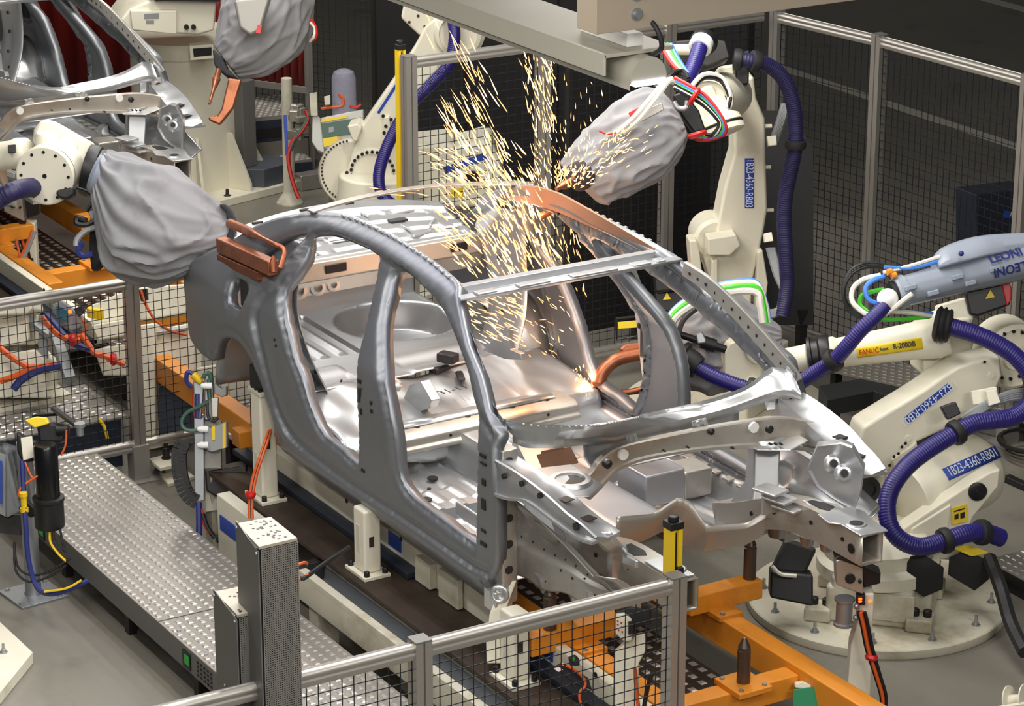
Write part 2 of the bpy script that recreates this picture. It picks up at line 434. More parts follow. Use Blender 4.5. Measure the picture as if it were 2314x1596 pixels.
def side_panel(sgn, name):
    m = MB(); m.add([K(x, sgn * y, z) for (x, z), y in zip(pv, yy)], [f if sgn > 0 else f[::-1] for f in pf])
    o = m.build(name, 'panel_steel', car, ang=60, weld=False); md = o.modifiers.new('solid', 'SOLIDIFY'); md.thickness = .062; md.offset = 1; md.use_even_offset = False
    return o
sp_r = side_panel(1, 'side_panel'); sp_l = side_panel(-1, 'side_panel')
# make sure the steel grows inwards on both sides
for o, s_ in ((sp_r, 1), (sp_l, -1)):
    ny = np.mean([p.normal.y * p.area for p in o.data.polygons])
    o.modifiers['solid'].offset = -1
    if (ny > 0) == (s_ > 0): o.data.flip_normals()
# rows of spot weld marks on the roof ditch and stiffening pads on the pillars
def dots(P, r, h, name, m_, par, n, z=V((0, 0, 1))):
    q = MB()
    for p in resample(P, n): q.lathe(p, z, [(r, 0), (r * .8, h)], 8)
    return q.each(name, m_, par)
for sg in (1, -1):
    Q = [V((p.x, sg * (p.y + .018), p.z + .002)) for p in side([(770, 489), (800, 499), (837, 515), (880, 537), (921, 562), (960, 588), (1005, 626)])]
    q = MB()
    for p in resample(cr(Q, 4), 18): q.box(p, (.024, .022, .010))
    q.each('weld_tab', 'bright_steel', car, .002)
# dark door-hinge and striker openings along the pillars
q = MB()
for px, py, w, h in ((1091, 1030, .05, .018), (1092, 1048, .05, .012), (1093, 1090, .03, .03), (1092, 1140, .035, .05), (1092, 1200, .04, .012), (1092, 1230, .05, .018), (812, 862, .03, .02), (812, 893, .02, .07), (815, 930, .014, .03), (620, 768, .012, .012), (623, 782, .012, .012), (838, 911, .018, .018), (839, 930, .018, .018), (820, 1064, .03, .014)):
    p = side([(px, py)], .038)[0]; q.box((p.x, p.y, p.z), (w, .006, h))
q.each('hole', 'black', car, .002)
for sg in (1, -1):
    p = S(533, 666, gs); q = MB(); q.loft([[V((p.x + a * s_, sg * (p.y + d_), p.z + b * s_)) for a, b in ((-.08, -.09), (.08, -.09), (.08, .09), (-.08, .09))] for d_, s_ in ((.058, 1.0), (.10, .8), (.13, .6))]); q.build('filler_pocket', 'dark_steel', car, .01)
# ------------------------------------------------------------------ helpers for pressed channels
def sweep(path, prof, up=(0, 0, 1), closed=True, scale=None):
    """carry a 2D section (right, up) along a path"""
    P = [V(p) for p in path]; rings = []; n = len(P)
    for i, p in enumerate(P):
        t = (P[min(i + 1, n - 1)] - P[max(i - 1, 0)]).normalized(); u = V(up); r = t.cross(u).normalized(); u = r.cross(t)
        k = scale(i / (n - 1)) if scale else 1
        rings.append([p + r * a * k + u * b * k for a, b in prof])
    m = MB(); m.loft(rings, closed, True); return m
# inner side reinforcement seen on the far side, roof rail (spark glow put into its copper colour) and inner pillars
def inner(L, n=60):  # far side lines traced on the inside face
    return [S(p[0], p[1], lambda x, y, z: y - (-ys(x, z) - .05)) for p in L]
rail = resample(cr(inner([(1150, 428), (1205, 425), (1262, 440), (1320, 470), (1400, 515), (1480, 562)]), 5), 26)
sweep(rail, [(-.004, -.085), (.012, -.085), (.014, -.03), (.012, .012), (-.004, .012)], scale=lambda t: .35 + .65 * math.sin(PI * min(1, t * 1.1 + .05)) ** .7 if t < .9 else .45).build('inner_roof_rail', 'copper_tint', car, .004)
q = MB(); bp = resample(cr(inner([(1390, 545), (1420, 605), (1436, 650), (1452, 720), (1461, 800), (1470, 870), (1478, 925)]), 5), 24)
sweep(bp, [(-.012, -.05), (.012, -.05), (.012, .05), (-.012, .05)], up=(1, 0, 0)).build('inner_pillar', 'inner_steel', car, .006)
for sg in (1,):
    ap = [V((p.x, sg * abs(p.y) * 1.0, p.z)) for p in [S(a_, b_, lambda x, y, z: y - (-ys(x, z) - .070)) for a_, b_ in [(1546, 604), (1600, 640), (1660, 697), (1720, 762), (1775, 826), (1800, 862)]]]
    sweep(resample(cr(ap, 5), 24), [(-.010, -.040), (.010, -.040), (.012, .032), (-.012, .032)]).build('inner_pillar', 'matte_steel', car, .006)
    q = MB()
    for p in resample(ap, 15)[1:-1]: q.lathe(p + V((0, -sg * .012, -.004)), (0, -sg, 0), [(.008, 0), (.008, .003)], 8)
    q.each('hole', 'black', car)
q = MB()
for px, py, w, h in ((1459, 760, .07, .22), (1466, 868, .09, .26), (1452, 690, .03, .04), (1449, 735, .03, .03), (1440, 655, .02, .05)):
    p = inner([(px, py)])[0]; q.box((p.x, p.y - .013, p.z), (w * .7, .012, h))
q.each('pillar_slot', 'black', car, .008)
# ------------------------------------------------------------------ roof bows
def bow(pn, pf, crown, n=21, g=None):
    out = []
    for i in range(n):
        t = i / (n - 1); p = V(pn).lerp(V(pf), t); p = p + V((crown[0], 0, crown[1])) * (1 - (2 * t - 1) ** 2); out.append(p)
    return out
hn, hf_ = K(-1.06, -.575, 1.405), K(-1.06, .575, 1.405)
B = bow(hn, hf_, (.05, .02))
sweep(B, [(-.085, -.004), (-.04, -.004), (-.035, -.035), (.03, -.042), (.036, -.012), (.085, -.016), (.085, -.024), (.03, -.052), (-.043, -.045), (-.085, -.012)]).build('roof_bow', 'inner_steel', car, .003)
q = MB()
for t, w in ((.12, .10), (.30, .16), (.52, .08), (.62, .18), (.80, .10), (.92, .05)):
    i = t * 20; p = B[int(i)]; q.box(p + V((.058, 0, -.012)), (.05, w, .014))
q.each('bow_pad', 'bright_steel', car, .006)
B = bow(K(-2.47, -.57, 1.418), K(-2.36, .57, 1.418), (-.05, .035))
sweep(B, [(-.03, 0), (.03, .004), (.03, -.006), (-.03, -.014)]).build('roof_bow', 'brown_steel', car, .002)
# ------------------------------------------------------------------ parcel shelf
def grid(fn, nu, nv):
    m = MB(); vs = [fn(i / nu, j / nv) for i in range(nu + 1) for j in range(nv + 1)]
    fs = [(i * (nv + 1) + j, (i + 1) * (nv + 1) + j, (i + 1) * (nv + 1) + j + 1, i * (nv + 1) + j + 1) for i in range(nu) for j in range(nv)]
    return m.add(vs, fs)
def shelf(u, v):   # u across, v from rear to front
    y = -.66 + 1.32 * u; xr = -3.50 + .12 * (2 * u - 1) ** 2; xf = -2.98
    x = xr + (xf - xr) * v; z = 1.06 + .05 * (1 - (2 * u - 1) ** 2) * (1 - v) - .07 * v
    if .16 < v < .92: z -= .012 + .010 * (1 if (math.sin(v * 31) > .35 and abs(math.sin(u * 17)) > .35) else 0)
    return K(x, y, z)
grid(shelf, 88, 44).build('parcel_shelf', 'bright_steel', car, solid=.006, ang=40)
q = MB()
for u, v, w, l in ((.2, .05, .06, .02), (.42, .05, .05, .02), (.62, .05, .05, .02), (.3, .45, .10, .05), (.55, .38, .10, .05), (.62, .62, .12, .05), (.45, .68, .1, .05), (.75, .45, .1, .05), (.12, .5, .1, .06)):
    p = shelf(u, v); q.box(p + V((0, 0, .002)), (l, w, .012))
q.each('shelf_slot', 'black', car, .003)
q = MB()
for k in range(26):
    u, v = random.uniform(.08, .92), random.uniform(.2, .85); p = shelf(u, v); q.box(p + V((0, 0, .008)), (.014, random.uniform(.08, .2), .012), random.uniform(-.9, .9) if k % 2 else 1.57)
q.each('shelf_rib', 'bright_steel', car, .004)
# lip and front face under the shelf
q = MB(); q.loft([[K(-2.98, y, .99), K(-2.95, y, .985), K(-2.93, y, .90), K(-2.955, y, .885), K(-2.99, y, .80), K(-3.02, y, .80), K(-3.0, y, .97)] for y in np.linspace(-.68, .68, 13)])
q.build('shelf_fascia', 'brown_steel', car, .006)
q = MB()
for y, w in ((-.20, .12), (.20, .13), (.52, .1)): q.box(K(-2.936, y, .945), (.012, w, .045))
q.each('fascia_slot', 'black', car, .003)
q = MB()
for y, r in ((-.40, .03), (-.29, .025), (-.2, .018)):
    q.lathe(K(-2.975, y, .845), (1, 0, .3), [(r + .02, -.01), (r + .018, .012), (r, .014), (r, .0)], 18, False)
q.each('wall_ring', 'inner_steel', car)
# ------------------------------------------------------------------ rear floor with spare wheel well
def rfl(u, v):
    x = -3.72 + 1.30 * u; y = -.62 + 1.24 * v; z = .50
    d = math.hypot(x + 3.22, y - .30) - .30
    z -= .14 * (1 if d < -.05 else (0 if d > .03 else (.03 - d) / .08))
    if y < -.02 and x < -2.75: z -= .02 * (1 if (abs(x + 3.2) < .34 and abs(y + .33) < .23) else 0) - .012 * (1 if (math.sin(y * 62) > .4 and abs(x + 3.2) < .28 and abs(y + .33) < .20) else 0)
    if x > -2.75: z += .014 * math.sin((x + 2.75) * 26) * (1 if math.sin(y * 9) > -.3 else .2)
    return K(x, y, z)
grid(rfl, 96, 96).build('trunk_floor', 'inner_steel', car, solid=.006, ang=50)
q = MB()
q.loft([[K(-3.60, y, .5), K(-3.70, y, .92), K(-3.78, y, .92), K(-3.74, y, .44), K(-3.6, y, .44)] for y in (-.62, -.3, 0, .3, .62)]); q.build('tail_wall', 'inner_steel', car, .01)
# seat pan: kick-up, seat floor and box cross member
def seat(u, v):
    y = -.72 + 1.44 * v; t = u
    pr_ = [(-2.45, .500), (-2.30, .485), (-2.12, .475), (-1.98, .455), (-1.90, .44), (-1.86, .40), (-1.84, .27)]
    i = min(int(t * 6), 5); f = t * 6 - i; x = pr_[i][0] * (1 - f) + pr_[i + 1][0] * f; z = pr_[i][1] * (1 - f) + pr_[i + 1][1] * f
    z += .02 * math.exp(-((abs(y) - .42) / .09) ** 2) - .03 * math.exp(-(y / .12) ** 2) * (t < .8) + .008 * math.sin(y * 30) * math.sin(t * 9)
    return K(x, y, z)
grid(seat, 36, 60).build('seat_pan', 'bright_steel', car, solid=.005, ang=60)
q = MB(); q.loft([[K(-1.98, y, .455), K(-1.80, y, .455), K(-1.765, y, .435), K(-1.765, y, .40), K(-1.745, y, .392), K(-1.745, y, .37), K(-1.80, y, .36), K(-2.0, y, .36)] for y in (-.50, -.47, -.2, 0, .3, .50, .53)])
q.build('seat_cross_member', 'brown_steel', car, .008, seg=3)
q = MB(); q.loft([[K(-1.96, y, .462), K(-1.90, y, .470), K(-1.86, y, .462)] for y in np.linspace(-.4, .45, 5)], False, False); q.build('cross_member_rib', 'bright_steel', car, solid=.006)
q = MB()
for y in (-.42, -.33, -.05, .2, .4): q.lathe(K(-1.86, y, .457), (0, 0, 1), [(.014, 0), (.014, .002)], 10)
for y in (-.45, -.2, .1, .35): q.lathe(K(-1.765, y, .418), (1, 0, 0), [(.008, 0), (.008, .002)], 8)
q.each('hole', 'black', car)
text_mesh('5-31-11', .075, U(1012, 884, z=.502 + ZC), (-.12, 1, 0), (-1, 0, 0), 'handwriting', 'text_dark', car, .0005)
# brackets standing on the seat pan
def plate(poly, t, name, m_, par=None, bevel=.003):
    n = (V(poly[1]) - V(poly[0])).cross(V(poly[2]) - V(poly[1])).normalized(); q = MB(); q.prism(poly, n * t); return q.build(name, m_, par or car, bevel)
g_ = lambda L, y: [U(a, b, y=y) for a, b in L]
plate(g_([(1090, 792), (1140, 735), (1148, 740), (1152, 790), (1175, 800), (1180, 815), (1140, 812)], .30), .03, 'seat_bracket', 'bright_steel')
q = MB(); q.box(U(1012, 808, y=.15), (.10, .07, .05), .5); q.box(U(1005, 830, y=.15), (.05, .16, .03), .3); q.box(U(1040, 850, y=.15), (.12, .04, .02), -.4); q.each('latch_bracket', 'dark_steel', car, .01)
plate(g_([(905, 915), (925, 870), (950, 862), (975, 905), (970, 922), (940, 935), (912, 930)], -.22), .05, 'side_gusset', 'inner_steel')
q = MB(); q.lathe(U(890, 872, y=-.25), (1, -.6, .4), [(.035, 0), (.04, .02), (.03, .035), (.012, .04)], 14); q.build('cup_mount', 'bright_steel', car)
q = MB(); q.tube([U(735, 905, y=-.42), U(745, 880, y=-.42), U(762, 888, y=-.42), U(772, 858, y=-.42)], .005, 6, 4); q.tube([U(740, 930, y=-.42), U(738, 900, y=-.42)], .004, 6); q.tube([U(758, 925, y=-.42), U(760, 895, y=-.42)], .004, 6); q.each('wire_hook', 'dark_steel', car)
# inner rear wheelhouses (lit bulges beside the seat)
def wheelh(sg):
    def fn(u, v):
        a = PI * u; r = .34 * (1 - .12 * v); x = -2.80 + math.cos(a) * r * 1.0; z = .36 + math.sin(a) * r * 1.05; y = .80 - .24 * math.sin(v * PI / 2) ** .7
        return K(x, sg * y, z)
    m = grid(fn, 28, 12)
    return m.build('wheelhouse', 'bright_steel', car, solid=.004, ang=60)
wheelh(-1); wheelh(1)
# C pillar inner panel: tall bright sheet from wheelhouse to roof on each side
def cpan(sg):
    P1 = [(-2.38, .52, .45), (-2.42, .62, .70), (-2.47, .655, .92), (-2.46, .64, 1.10), (-2.40, .60, 1.25)]
    P2 = [(-2.66, .47, .45), (-2.74, .60, .74), (-2.94, .66, .94), (-2.96, .64, 1.06), (-2.70, .60, 1.22)]
    a = resample(cr([K(x, sg * y, z) for x, y, z in P1], 4), 20); b = resample(cr([K(x, sg * y, z) for x, y, z in P2], 4), 20)
    m = MB(); m.loft([[p.lerp(q, t) + V((0, -sg * .018 * math.sin(t * PI) * (1 + .5 * math.sin(t * 3 * PI)), 0)) for t in np.linspace(0, 1, 9)] for p, q in zip(a, b)], False, False)
    m.build('inner_quarter_panel', 'inner_steel', car, solid=.005, ang=60)
    q = MB()
    for k in (3, 5, 8, 11, 13): q.lathe(a[k].lerp(b[k], .35 + .1 * (k % 3)) + V((0, -sg * .02, 0)), (0, sg, 0), [(.012, -.004), (.012, .01)], 10)
    q.each('hole', 'black', car)
cpan(1); cpan(-1)
# ------------------------------------------------------------------ front floor and tunnel
def ffl(u, v):
    x = -1.90 + 1.50 * u; y = -.74 + 1.48 * v; z = .245
    ay = abs(y)
    z += .17 * sstep((.19 - ay) / .06)                                    # tunnel
    if ay > .22: z += .012 * (1 if (.30 < ay < .62 and math.sin(x * 9 + 1) > -.2) else 0) + .008 * (1 if math.sin(y * 52) > .6 else 0)
    z += .11 * sstep((ay - .66) / .05)                                    # inner sill
    z += .03 * sstep((x + .85) / .4) * (ay > .19)                        # toe board
    if -1.28 < x < -1.18: z += .05 * (ay > .2)
    return K(x, y, z)
grid(ffl, 100, 110).build('floor_pan', 'inner_steel', car, solid=.005, ang=45)
q = MB()
for x, y, r in ((-1.62, -.52, .030), (-1.66, -.36, .026), (-1.44, -.52, .03), (-1.34, -.60, .018), (-1.5, .42, .03), (-1.0, -.45, .022), (-1.35, -.44, .010), (-1.55, -.44, .01), (-1.0, .5, .03), (-.75, .42, .03), (-.92, .32, .012)):
    q.lathe(K(x, y, .262), (0, 0, 1), [(r, 0), (r, .006)], 16)
q.each('floor_plug', 'black', car)
q = MB()
for i in range(11): q.box(K(-1.6 + i * .11, -.70, .366), (.05, .05, .014))
for i in range(11): q.box(K(-1.6 + i * .11, .70, .366), (.05, .05, .014))
q.each('sill_tab', 'brown_steel', car, .004)
q = MB()
for y in (-.44, .44):
    for a in (-1, 1): q.box(K(-.98, y + a * .12, .36), (.20, .02, .07))
q.box(K(-.78, .30, .42), (.24, .22, .16)); q.each('floor_box', 'inner_steel', car, .012)
# ------------------------------------------------------------------ cowl, plenum, beam over the engine bay
zb = lambda y: .945 + .11 * (abs(y) / .72) ** 2.6
zf = lambda y: .905 + .085 * (abs(y) / .72) ** 2.6
bk = [(1128, 945), (1155, 955), (1222, 964), (1297, 965), (1375, 957), (1466, 938), (1550, 920), (1615, 903), (1669, 884), (1703, 864), (1735, 836), (1754, 831), (1790, 845)]
fr = [(1160, 985), (1195, 997), (1270, 994), (1341, 989), (1398, 981), (1500, 959), (1601, 937), (1669, 916), (1722, 896), (1765, 884), (1803, 886), (1812, 890)]
def cap_y(a_, b_, g, lim):
    p = S(a_, b_, g); return p if abs(p.y) <= lim else U(a_, b_, y=lim if p.y > 0 else -lim)
Bk = resample(cr([cap_y(a, b, lambda x, y, z: z - zb(y), .735) for a, b in bk], 4), 44); Fr = resample(cr([cap_y(a, b, lambda x, y, z: z - zf(y), .72) for a, b in fr], 4), 44)
m = MB(); m.loft([[b, b.lerp(f, .10) + V((0, 0, .012)), b.lerp(f, .18), b.lerp(f, .5) + V((0, 0, .006)), b.lerp(f, .82), f + V((0, 0, .004)), f + V((.004, 0, -.03))] for b, f in zip(Bk, Fr)], False, False)
m.build('cowl_panel', 'bright_steel', car, solid=.004, ang=40)
m = MB(); m.loft([[f + V((-.01, 0, -.015)), f + V((-.05, 0, -.05)), f + V((-.045, 0, -.10)), f + V((.02, 0, -.135)), f + V((.05, 0, -.135))] for f in Fr[19:-6]], False, False)
m.build('plenum_wall', 'inner_steel', car, solid=.004, ang=40)
dots(Bk[3:-4], .007, .004, 'weld_nugget', 'inner_steel', car, 40)
q = MB()
for L in ([(1412, 984), (1436, 978), (1446, 1004), (1420, 1010)], [(1416, 986), (1421, 985), (1430, 1008), (1425, 1010)], [(1428, 982), (1433, 981), (1442, 1005), (1437, 1006)], [(1562, 952), (1594, 944), (1602, 966), (1566, 974)], [(1570, 952), (1576, 950), (1582, 972), (1575, 974)], [(1584, 948), (1590, 947), (1598, 968), (1591, 970)]):
    q.prism([U(a_, b_, x=-.20) for a_, b_ in L], V((.006 if L[1][0] - L[0][0] > 10 else .014, 0, 0)))
q.each('cowl_strap', 'bright_steel', car, .002, 3)
gx = lambda x, y, z: x - (-.13 + .10 * (abs(y) / .62) ** 3 + (.0 if y < 0 else .02 * y))
top = [(1296, 1112), (1318, 1090), (1341, 1067), (1356, 1046), (1383, 1023), (1420, 1008), (1500, 990), (1601, 970), (1703, 953), (1755, 947), (1804, 950), (1853, 960), (1898, 970)]
bot = [(1330, 1128), (1352, 1106), (1374, 1082), (1395, 1062), (1425, 1048), (1466, 1036), (1540, 1023), (1620, 1015), (1703, 1012), (1752, 1014), (1800, 1016), (1840, 1022), (1880, 1030)]
XB = [-.215, -.20, -.19, -.18, -.17, -.165, -.155, -.15, -.14, -.13, -.11, -.07, -.02]
T = cr([U(a, b, x=x) for (a, b), x in zip(top, XB)], 6); Bt = cr([U(a, b, x=x) for (a, b), x in zip(bot, XB)], 6)
m = MB(); m.loft([[t + V((-.034, 0, .004)), t + V((-.006, 0, .006)), t, t.lerp(b, .12), t.lerp(b, .5) + V((-.006, 0, 0)), t.lerp(b, .8), t.lerp(b, .86) + V((.012, 0, 0)), b + V((.014, 0, 0)), b + V((-.01, 0, -.004)), b + V((-.03, 0, .0))] for t, b in zip(T, Bt)], True, True)
m.build('engine_bay_beam', 'brown_steel', car, .0, ang=30)
q = MB()
for px, py, r in ((1371, 1048, .016), (1606, 975, .015), (1738, 970, .018), (1553, 1010, .005), (1500, 1018, .005), (1655, 1012, .006), (1740, 1003, .006), (1752, 1003, .006), (1764, 1003, .006)):
    p = S(px, py, gx); q.lathe(p + V((.004, 0, 0)), (1, 0, 0), [(r, -.01), (r, .006), (r * .45, .012)], 12)
q.each('beam_hole', 'black', car)
q = MB()
for px, py in ((1703, 966), (1408, 1028)): q.lathe(S(px, py, gx) + V((.003, 0, 0)), (1, 0, 0), [(.024, -.01), (.024, .004)], 18)
q.each('beam_plug', 'white', car)
# dish at the strut mount corner, copper-tinted plate and boxes standing on the front floor
for sg in (-1, 1):
    q = MB(); q.prism([K(-.36, sg * .40, .775), K(-.10, sg * .40, .770), K(-.02, sg * .52, .77), K(-.05, sg * .64, .785), K(-.38, sg * .64, .79)], (0, 0, .008)); q.build('tower_top', 'bright_steel', car, .004)
    q = MB(); q.lathe(K(-.19, sg * .51, .775), (0, 0, 1), [(.10, 0), (.09, .022), (.066, .022), (.060, -.004)], 28, False); q.build('strut_ring', 'bright_steel', car)
    q = MB(); q.lathe(K(-.19, sg * .51, .782), (0, 0, 1), [(.062, 0), (.062, .004)], 24); q.build('hole', 'dark_steel', car)
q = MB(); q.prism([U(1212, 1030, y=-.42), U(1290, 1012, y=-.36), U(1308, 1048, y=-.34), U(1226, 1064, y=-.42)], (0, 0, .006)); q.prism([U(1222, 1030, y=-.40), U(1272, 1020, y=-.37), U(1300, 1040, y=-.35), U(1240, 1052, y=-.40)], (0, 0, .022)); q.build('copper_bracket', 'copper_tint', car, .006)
def onfloor(L, z, h, name, m_, b_=.008): q = MB(); q.prism([U(x, y, z=z + ZC) for x, y in L], (0, 0, -h)); return q.build(name, m_, car, b_)
onfloor([(1500, 1043), (1570, 1030), (1612, 1056), (1548, 1070)], .41, .14, 'floor_box', 'brown_steel', .014)
onfloor([(1428, 1104), (1458, 1120), (1456, 1123), (1426, 1107)], .36, .07, 'floor_tab', 'inner_steel', .002); onfloor([(1362, 1118), (1390, 1134), (1388, 1138), (1360, 1122)], .36, .08, 'floor_tab', 'inner_steel', .002)
q = MB()
for x, y, r in ((1420, 1122, .02), (1398, 1160, .018), (1424, 1158, .02), (1466, 1152, .018), (1503, 1108, .02), (1525, 1119, .016), (1504, 1138, .016)):
    p = U(x, y, z=.29 + ZC); q.lathe(p, (0, 0, 1), [(r, 0), (r * .9, .006), (r * .3, .008), (r * .3, .03)], 12)
q.each('weld_stud', 'dark_steel', car)
q = MB()
for x, y, r in ((1534, 1086, .016), (1518, 1080, .008), (1552, 1088, .008), (1540, 1098, .008)): q.lathe(U(x, y, z=.36 + ZC), HN, [(r, -.02), (r, .012)], 10)
q.each('hole', 'black', car)
# lower front tray in front of the tunnel (folded plate with round hole)
tr = [(1430, 1128), (1490, 1100), (1555, 1085), (1640, 1110), (1725, 1140), (1735, 1150), (1710, 1180), (1690, 1190), (1596, 1190), (1560, 1130), (1532, 1124), (1490, 1150)]
def tz(x, y, z): return z - (.27 + .06 * (x + .45))
rim = [S(a, b, tz) for a, b in [(1392, 1165), (1440, 1160), (1480, 1160), (1530, 1124), (1556, 1130), (1594, 1188), (1690, 1180), (1730, 1140)]]
bkr = [S(a, b, tz) for a, b in [(1380, 1120), (1420, 1096), (1470, 1080), (1520, 1062), (1570, 1075), (1640, 1090), (1700, 1110), (1735, 1120)]]
m = MB(); m.loft([[b, b.lerp(f, .5), f, f + V((.02, -.004, -.06)), f + V((.0, 0, -.10))] for b, f in zip(bkr, rim)], False, False); m.build('floor_tray', 'inner_steel', car, solid=.005, ang=30)
q = MB(); c_ = S(1620, 1148, tz); q.lathe(c_ + V((0, 0, -.002)), (0, 0, 1), [(.06, 0), (.055, .012), (.042, .008), (.038, -.004)], 20); q.build('drain_ring', 'bright_steel', car)
# deep nose of the tray hanging towards the front
ns = [[U(1394, 1168, y=-.35), U(1478, 1162, y=-.12), U(1532, 1126, y=.0), U(1556, 1130, y=.05), U(1596, 1190, y=.10), U(1690, 1182, y=.32), U(1740, 1150, y=.42)],
      [U(1385, 1240, y=-.36), U(1450, 1225, y=-.14), U(1500, 1200, y=.0), U(1530, 1230, y=.05), U(1588, 1246, y=.12), U(1680, 1235, y=.32), U(1735, 1205, y=.42)]]
m = MB(); a = resample(ns[0], 30); b = resample(ns[1], 30)
m.loft([[p, p.lerp(r, .2) + V((.012, 0, 0)), p.lerp(r, .8), r, r + V((-.10, 0, -.02))] for p, r in zip(a, b)], False, False); m.build('tray_nose', 'brown_steel', car, solid=.005, ang=30)
# ------------------------------------------------------------------ front wings: upper rail, wheelhouse, lower rail (both sides)
yl = lambda n, y0, y1: [y0 + (y1 - y0) * i / (n - 1) for i in range(n)]
ti = [U(a, b, y=y) for (a, b), y in zip([(1162, 1026), (1202, 1051), (1249, 1085), (1293, 1116), (1348, 1163), (1401, 1200)], yl(6, -.69, -.61))]
to = [U(a, b, y=y) for (a, b), y in zip([(1117, 1036), (1172, 1068), (1236, 1116), (1280, 1156), (1317, 1184), (1349, 1213)], yl(6, -.805, -.735))]
lo = [U(a, b, y=y) for (a, b), y in zip([(1120, 1114), (1150, 1124), (1185, 1127), (1212, 1142), (1249, 1170), (1310, 1213), (1343, 1225)], yl(7, -.815, -.745))]
ti, to, lo = [resample(cr(q_, 4), 34) for q_ in (ti, to, lo)]
def mir(P, sg): return [V((p.x, -p.y if sg > 0 else p.y, p.z)) for p in P]
for sg in (-1, 1):
    a, b, c = mir(ti, sg), mir(to, sg), mir(lo, sg); s_ = V((0, -1 if sg < 0 else 1, 0))
    m = MB(); m.loft([[p, p.lerp(q_, .12) + V((0, 0, -.006)), p.lerp(q_, .5) + V((0, 0, -.010 + .006 * math.sin(i * .9))), p.lerp(q_, .86) + V((0, 0, -.004)), q_, q_ + V((0, 0, -.006)) + s_ * .006, q_.lerp(r, .3) - s_ * .008, q_.lerp(r, .75) - s_ * .010, r - s_ * .002, r + s_ * .012, r + s_ * .012 + V((0, 0, -.012)), V((p.x, p.y, min(p.z, r.z) - .01))] for i, (p, q_, r) in enumerate(zip(a, b, c))], True, True)
    m.build('upper_wing_rail', 'inner_steel', car, .0, ang=32)
    q = MB()
    for i in (3, 9, 15): p = b[i].lerp(c[i], .4); q.lathe(p + s_ * .002, s_, [(.012, -.01), (.012, .004)], 10)
    q.lathe(b[27].lerp(c[27], .5) + s_ * .004, s_, [(.016, -.01), (.016, .004)], 10)
    for i in (20, 27): q.box(a[i].lerp(b[i], .5) + V((0, 0, .0)), (.05, .05, .004), .2)
    q.each('rail_hole', 'dark_steel', car)
    # wheelhouse
    def wh(u, v):
        x = -.44 + .79 * u; zt = .73 - .03 * u - .10 * u * u; z0 = .285 + .125 * u + .012 * math.sin(u * 14); z = z0 + (zt - z0) * v
        y = .625 + .11 * v ** 3 - .045 * math.exp(-((v - .60) / .22) ** 2) * math.sin(PI * min(1, u * .9 + .1)) + .018 * sstep((.38 - v) / .06)
        r_ = math.hypot((u - .30) / .10, (v - .66) / .14); y -= .012 * math.exp(-(r_ - 1) ** 2 / .05) - .010 * (r_ < .9)
        y -= .012 * math.exp(-((u - .10) / .02) ** 2) * (.45 < v < .85)
        if u > .6: y -= .03 * sstep((u - .6) / .3) * (v < .5)
        return K(x, sg * y, z)
    grid(wh, 60, 44).build('wheelhouse', 'matte_steel' if sg < 0 else 'bright_steel', car, solid=.005, ang=50)
    q = MB()
    for u in np.linspace(.06, .92, 9): p = wh(u, .42); q.lathe(p + s_ * .004, s_, [(.006, 0), (.004, .004)], 8)
    for u, v in ((.5, .3), (.62, .28), (.7, .35), (.35, .12), (.8, .2)): q.lathe(wh(u, v) + s_ * .004, s_, [(.007, -.004), (.007, .003)], 8)
    q.each('weld_nugget', 'dark_steel', car)
    if sg > 0:      # bright inner apron with two bosses
        ap = [(1845, 1006), (1900, 1000), (1926, 1010), (1953, 1058), (1944, 1118), (1930, 1156), (1880, 1128), (1845, 1102), (1822, 1062)]
        A_ = [U(x_, y_, y=.56 + .03 * ((y_ - 1000) / 150)) for x_, y_ in ap]; c_ = sum(A_, V()) / 9
        q = MB(); q.loft([[c_ + V((-.012, .01, -.004))] * 9, [c_.lerp(p, .5) + V((-.006, .006, 0)) for p in A_], [c_.lerp(p, .92) for p in A_], [c_.lerp(p, .96) + V((.012, -.008, .004)) for p in A_], A_, [p + V((-.03, .03, 0)) for p in A_]], True, False); q.build('apron_plate', 'bright_steel', car, solid=.004, ang=40)
        for x_, y_ in ((1883, 1048), (1907, 1070)):
            p = U(x_, y_, y=.56); q = MB(); q.lathe(p, (.75, -.5, .3), [(.042, -.008), (.030, .012), (.020, .014), (.017, .006)], 20); q.build('boss', 'bright_steel', car); q = MB(); q.lathe(p + V((.007, -.004, .003)), (.75, -.5, .3), [(.016, 0), (.016, .003)], 12); q.build('hole', 'black', car)
    # front closing edge of the wheelhouse, turned inwards
    q = MB(); E_ = [wh(1, v) for v in np.linspace(0, 1, 12)]; q.loft([E_, [p + V((.03, -sg * .05 * (1 - .5 * i / 11), 0)) for i, p in enumerate(E_)], [p + V((.035, -sg * (.05 * (1 - .5 * i / 11)), 0)) for i, p in enumerate(E_)], [p + V((.06, -sg * .075, -.01)) for p in E_]], False, False); q.build('wheelhouse_flange', 'bright_steel', car, solid=.004, ang=30)
    # strip running down from the rail tip to the bracket
    if sg < 0: q = MB(); A_ = [K(.32, sg * .735, .775), K(.33, sg * .68, .70), K(.28, sg * .62, .65), K(.24, sg * .60, .60), K(.20, sg * .57, .52), K(.18, sg * .56, .44)]; A_ = resample(cr(A_, 4), 20); q.loft([[p, p + V((.015, -sg * .015, .0)), p + V((.02, -sg * .06, .004)), p + V((.035, -sg * .075, .01))] for p in A_], False, False); q.build('end_strip', 'bright_steel', car, solid=.005, ang=30)
    # lower rail ending in a box section
    path = [K(-.42, sg * .46, .34), K(-.25, sg * .46, .40), K(-.02, sg * .46, .50), K(.18, sg * .465, .55), K(.36, sg * .47, .56), K(.64, sg * .47, .56)]
    P = resample(cr(path, 5), 26)
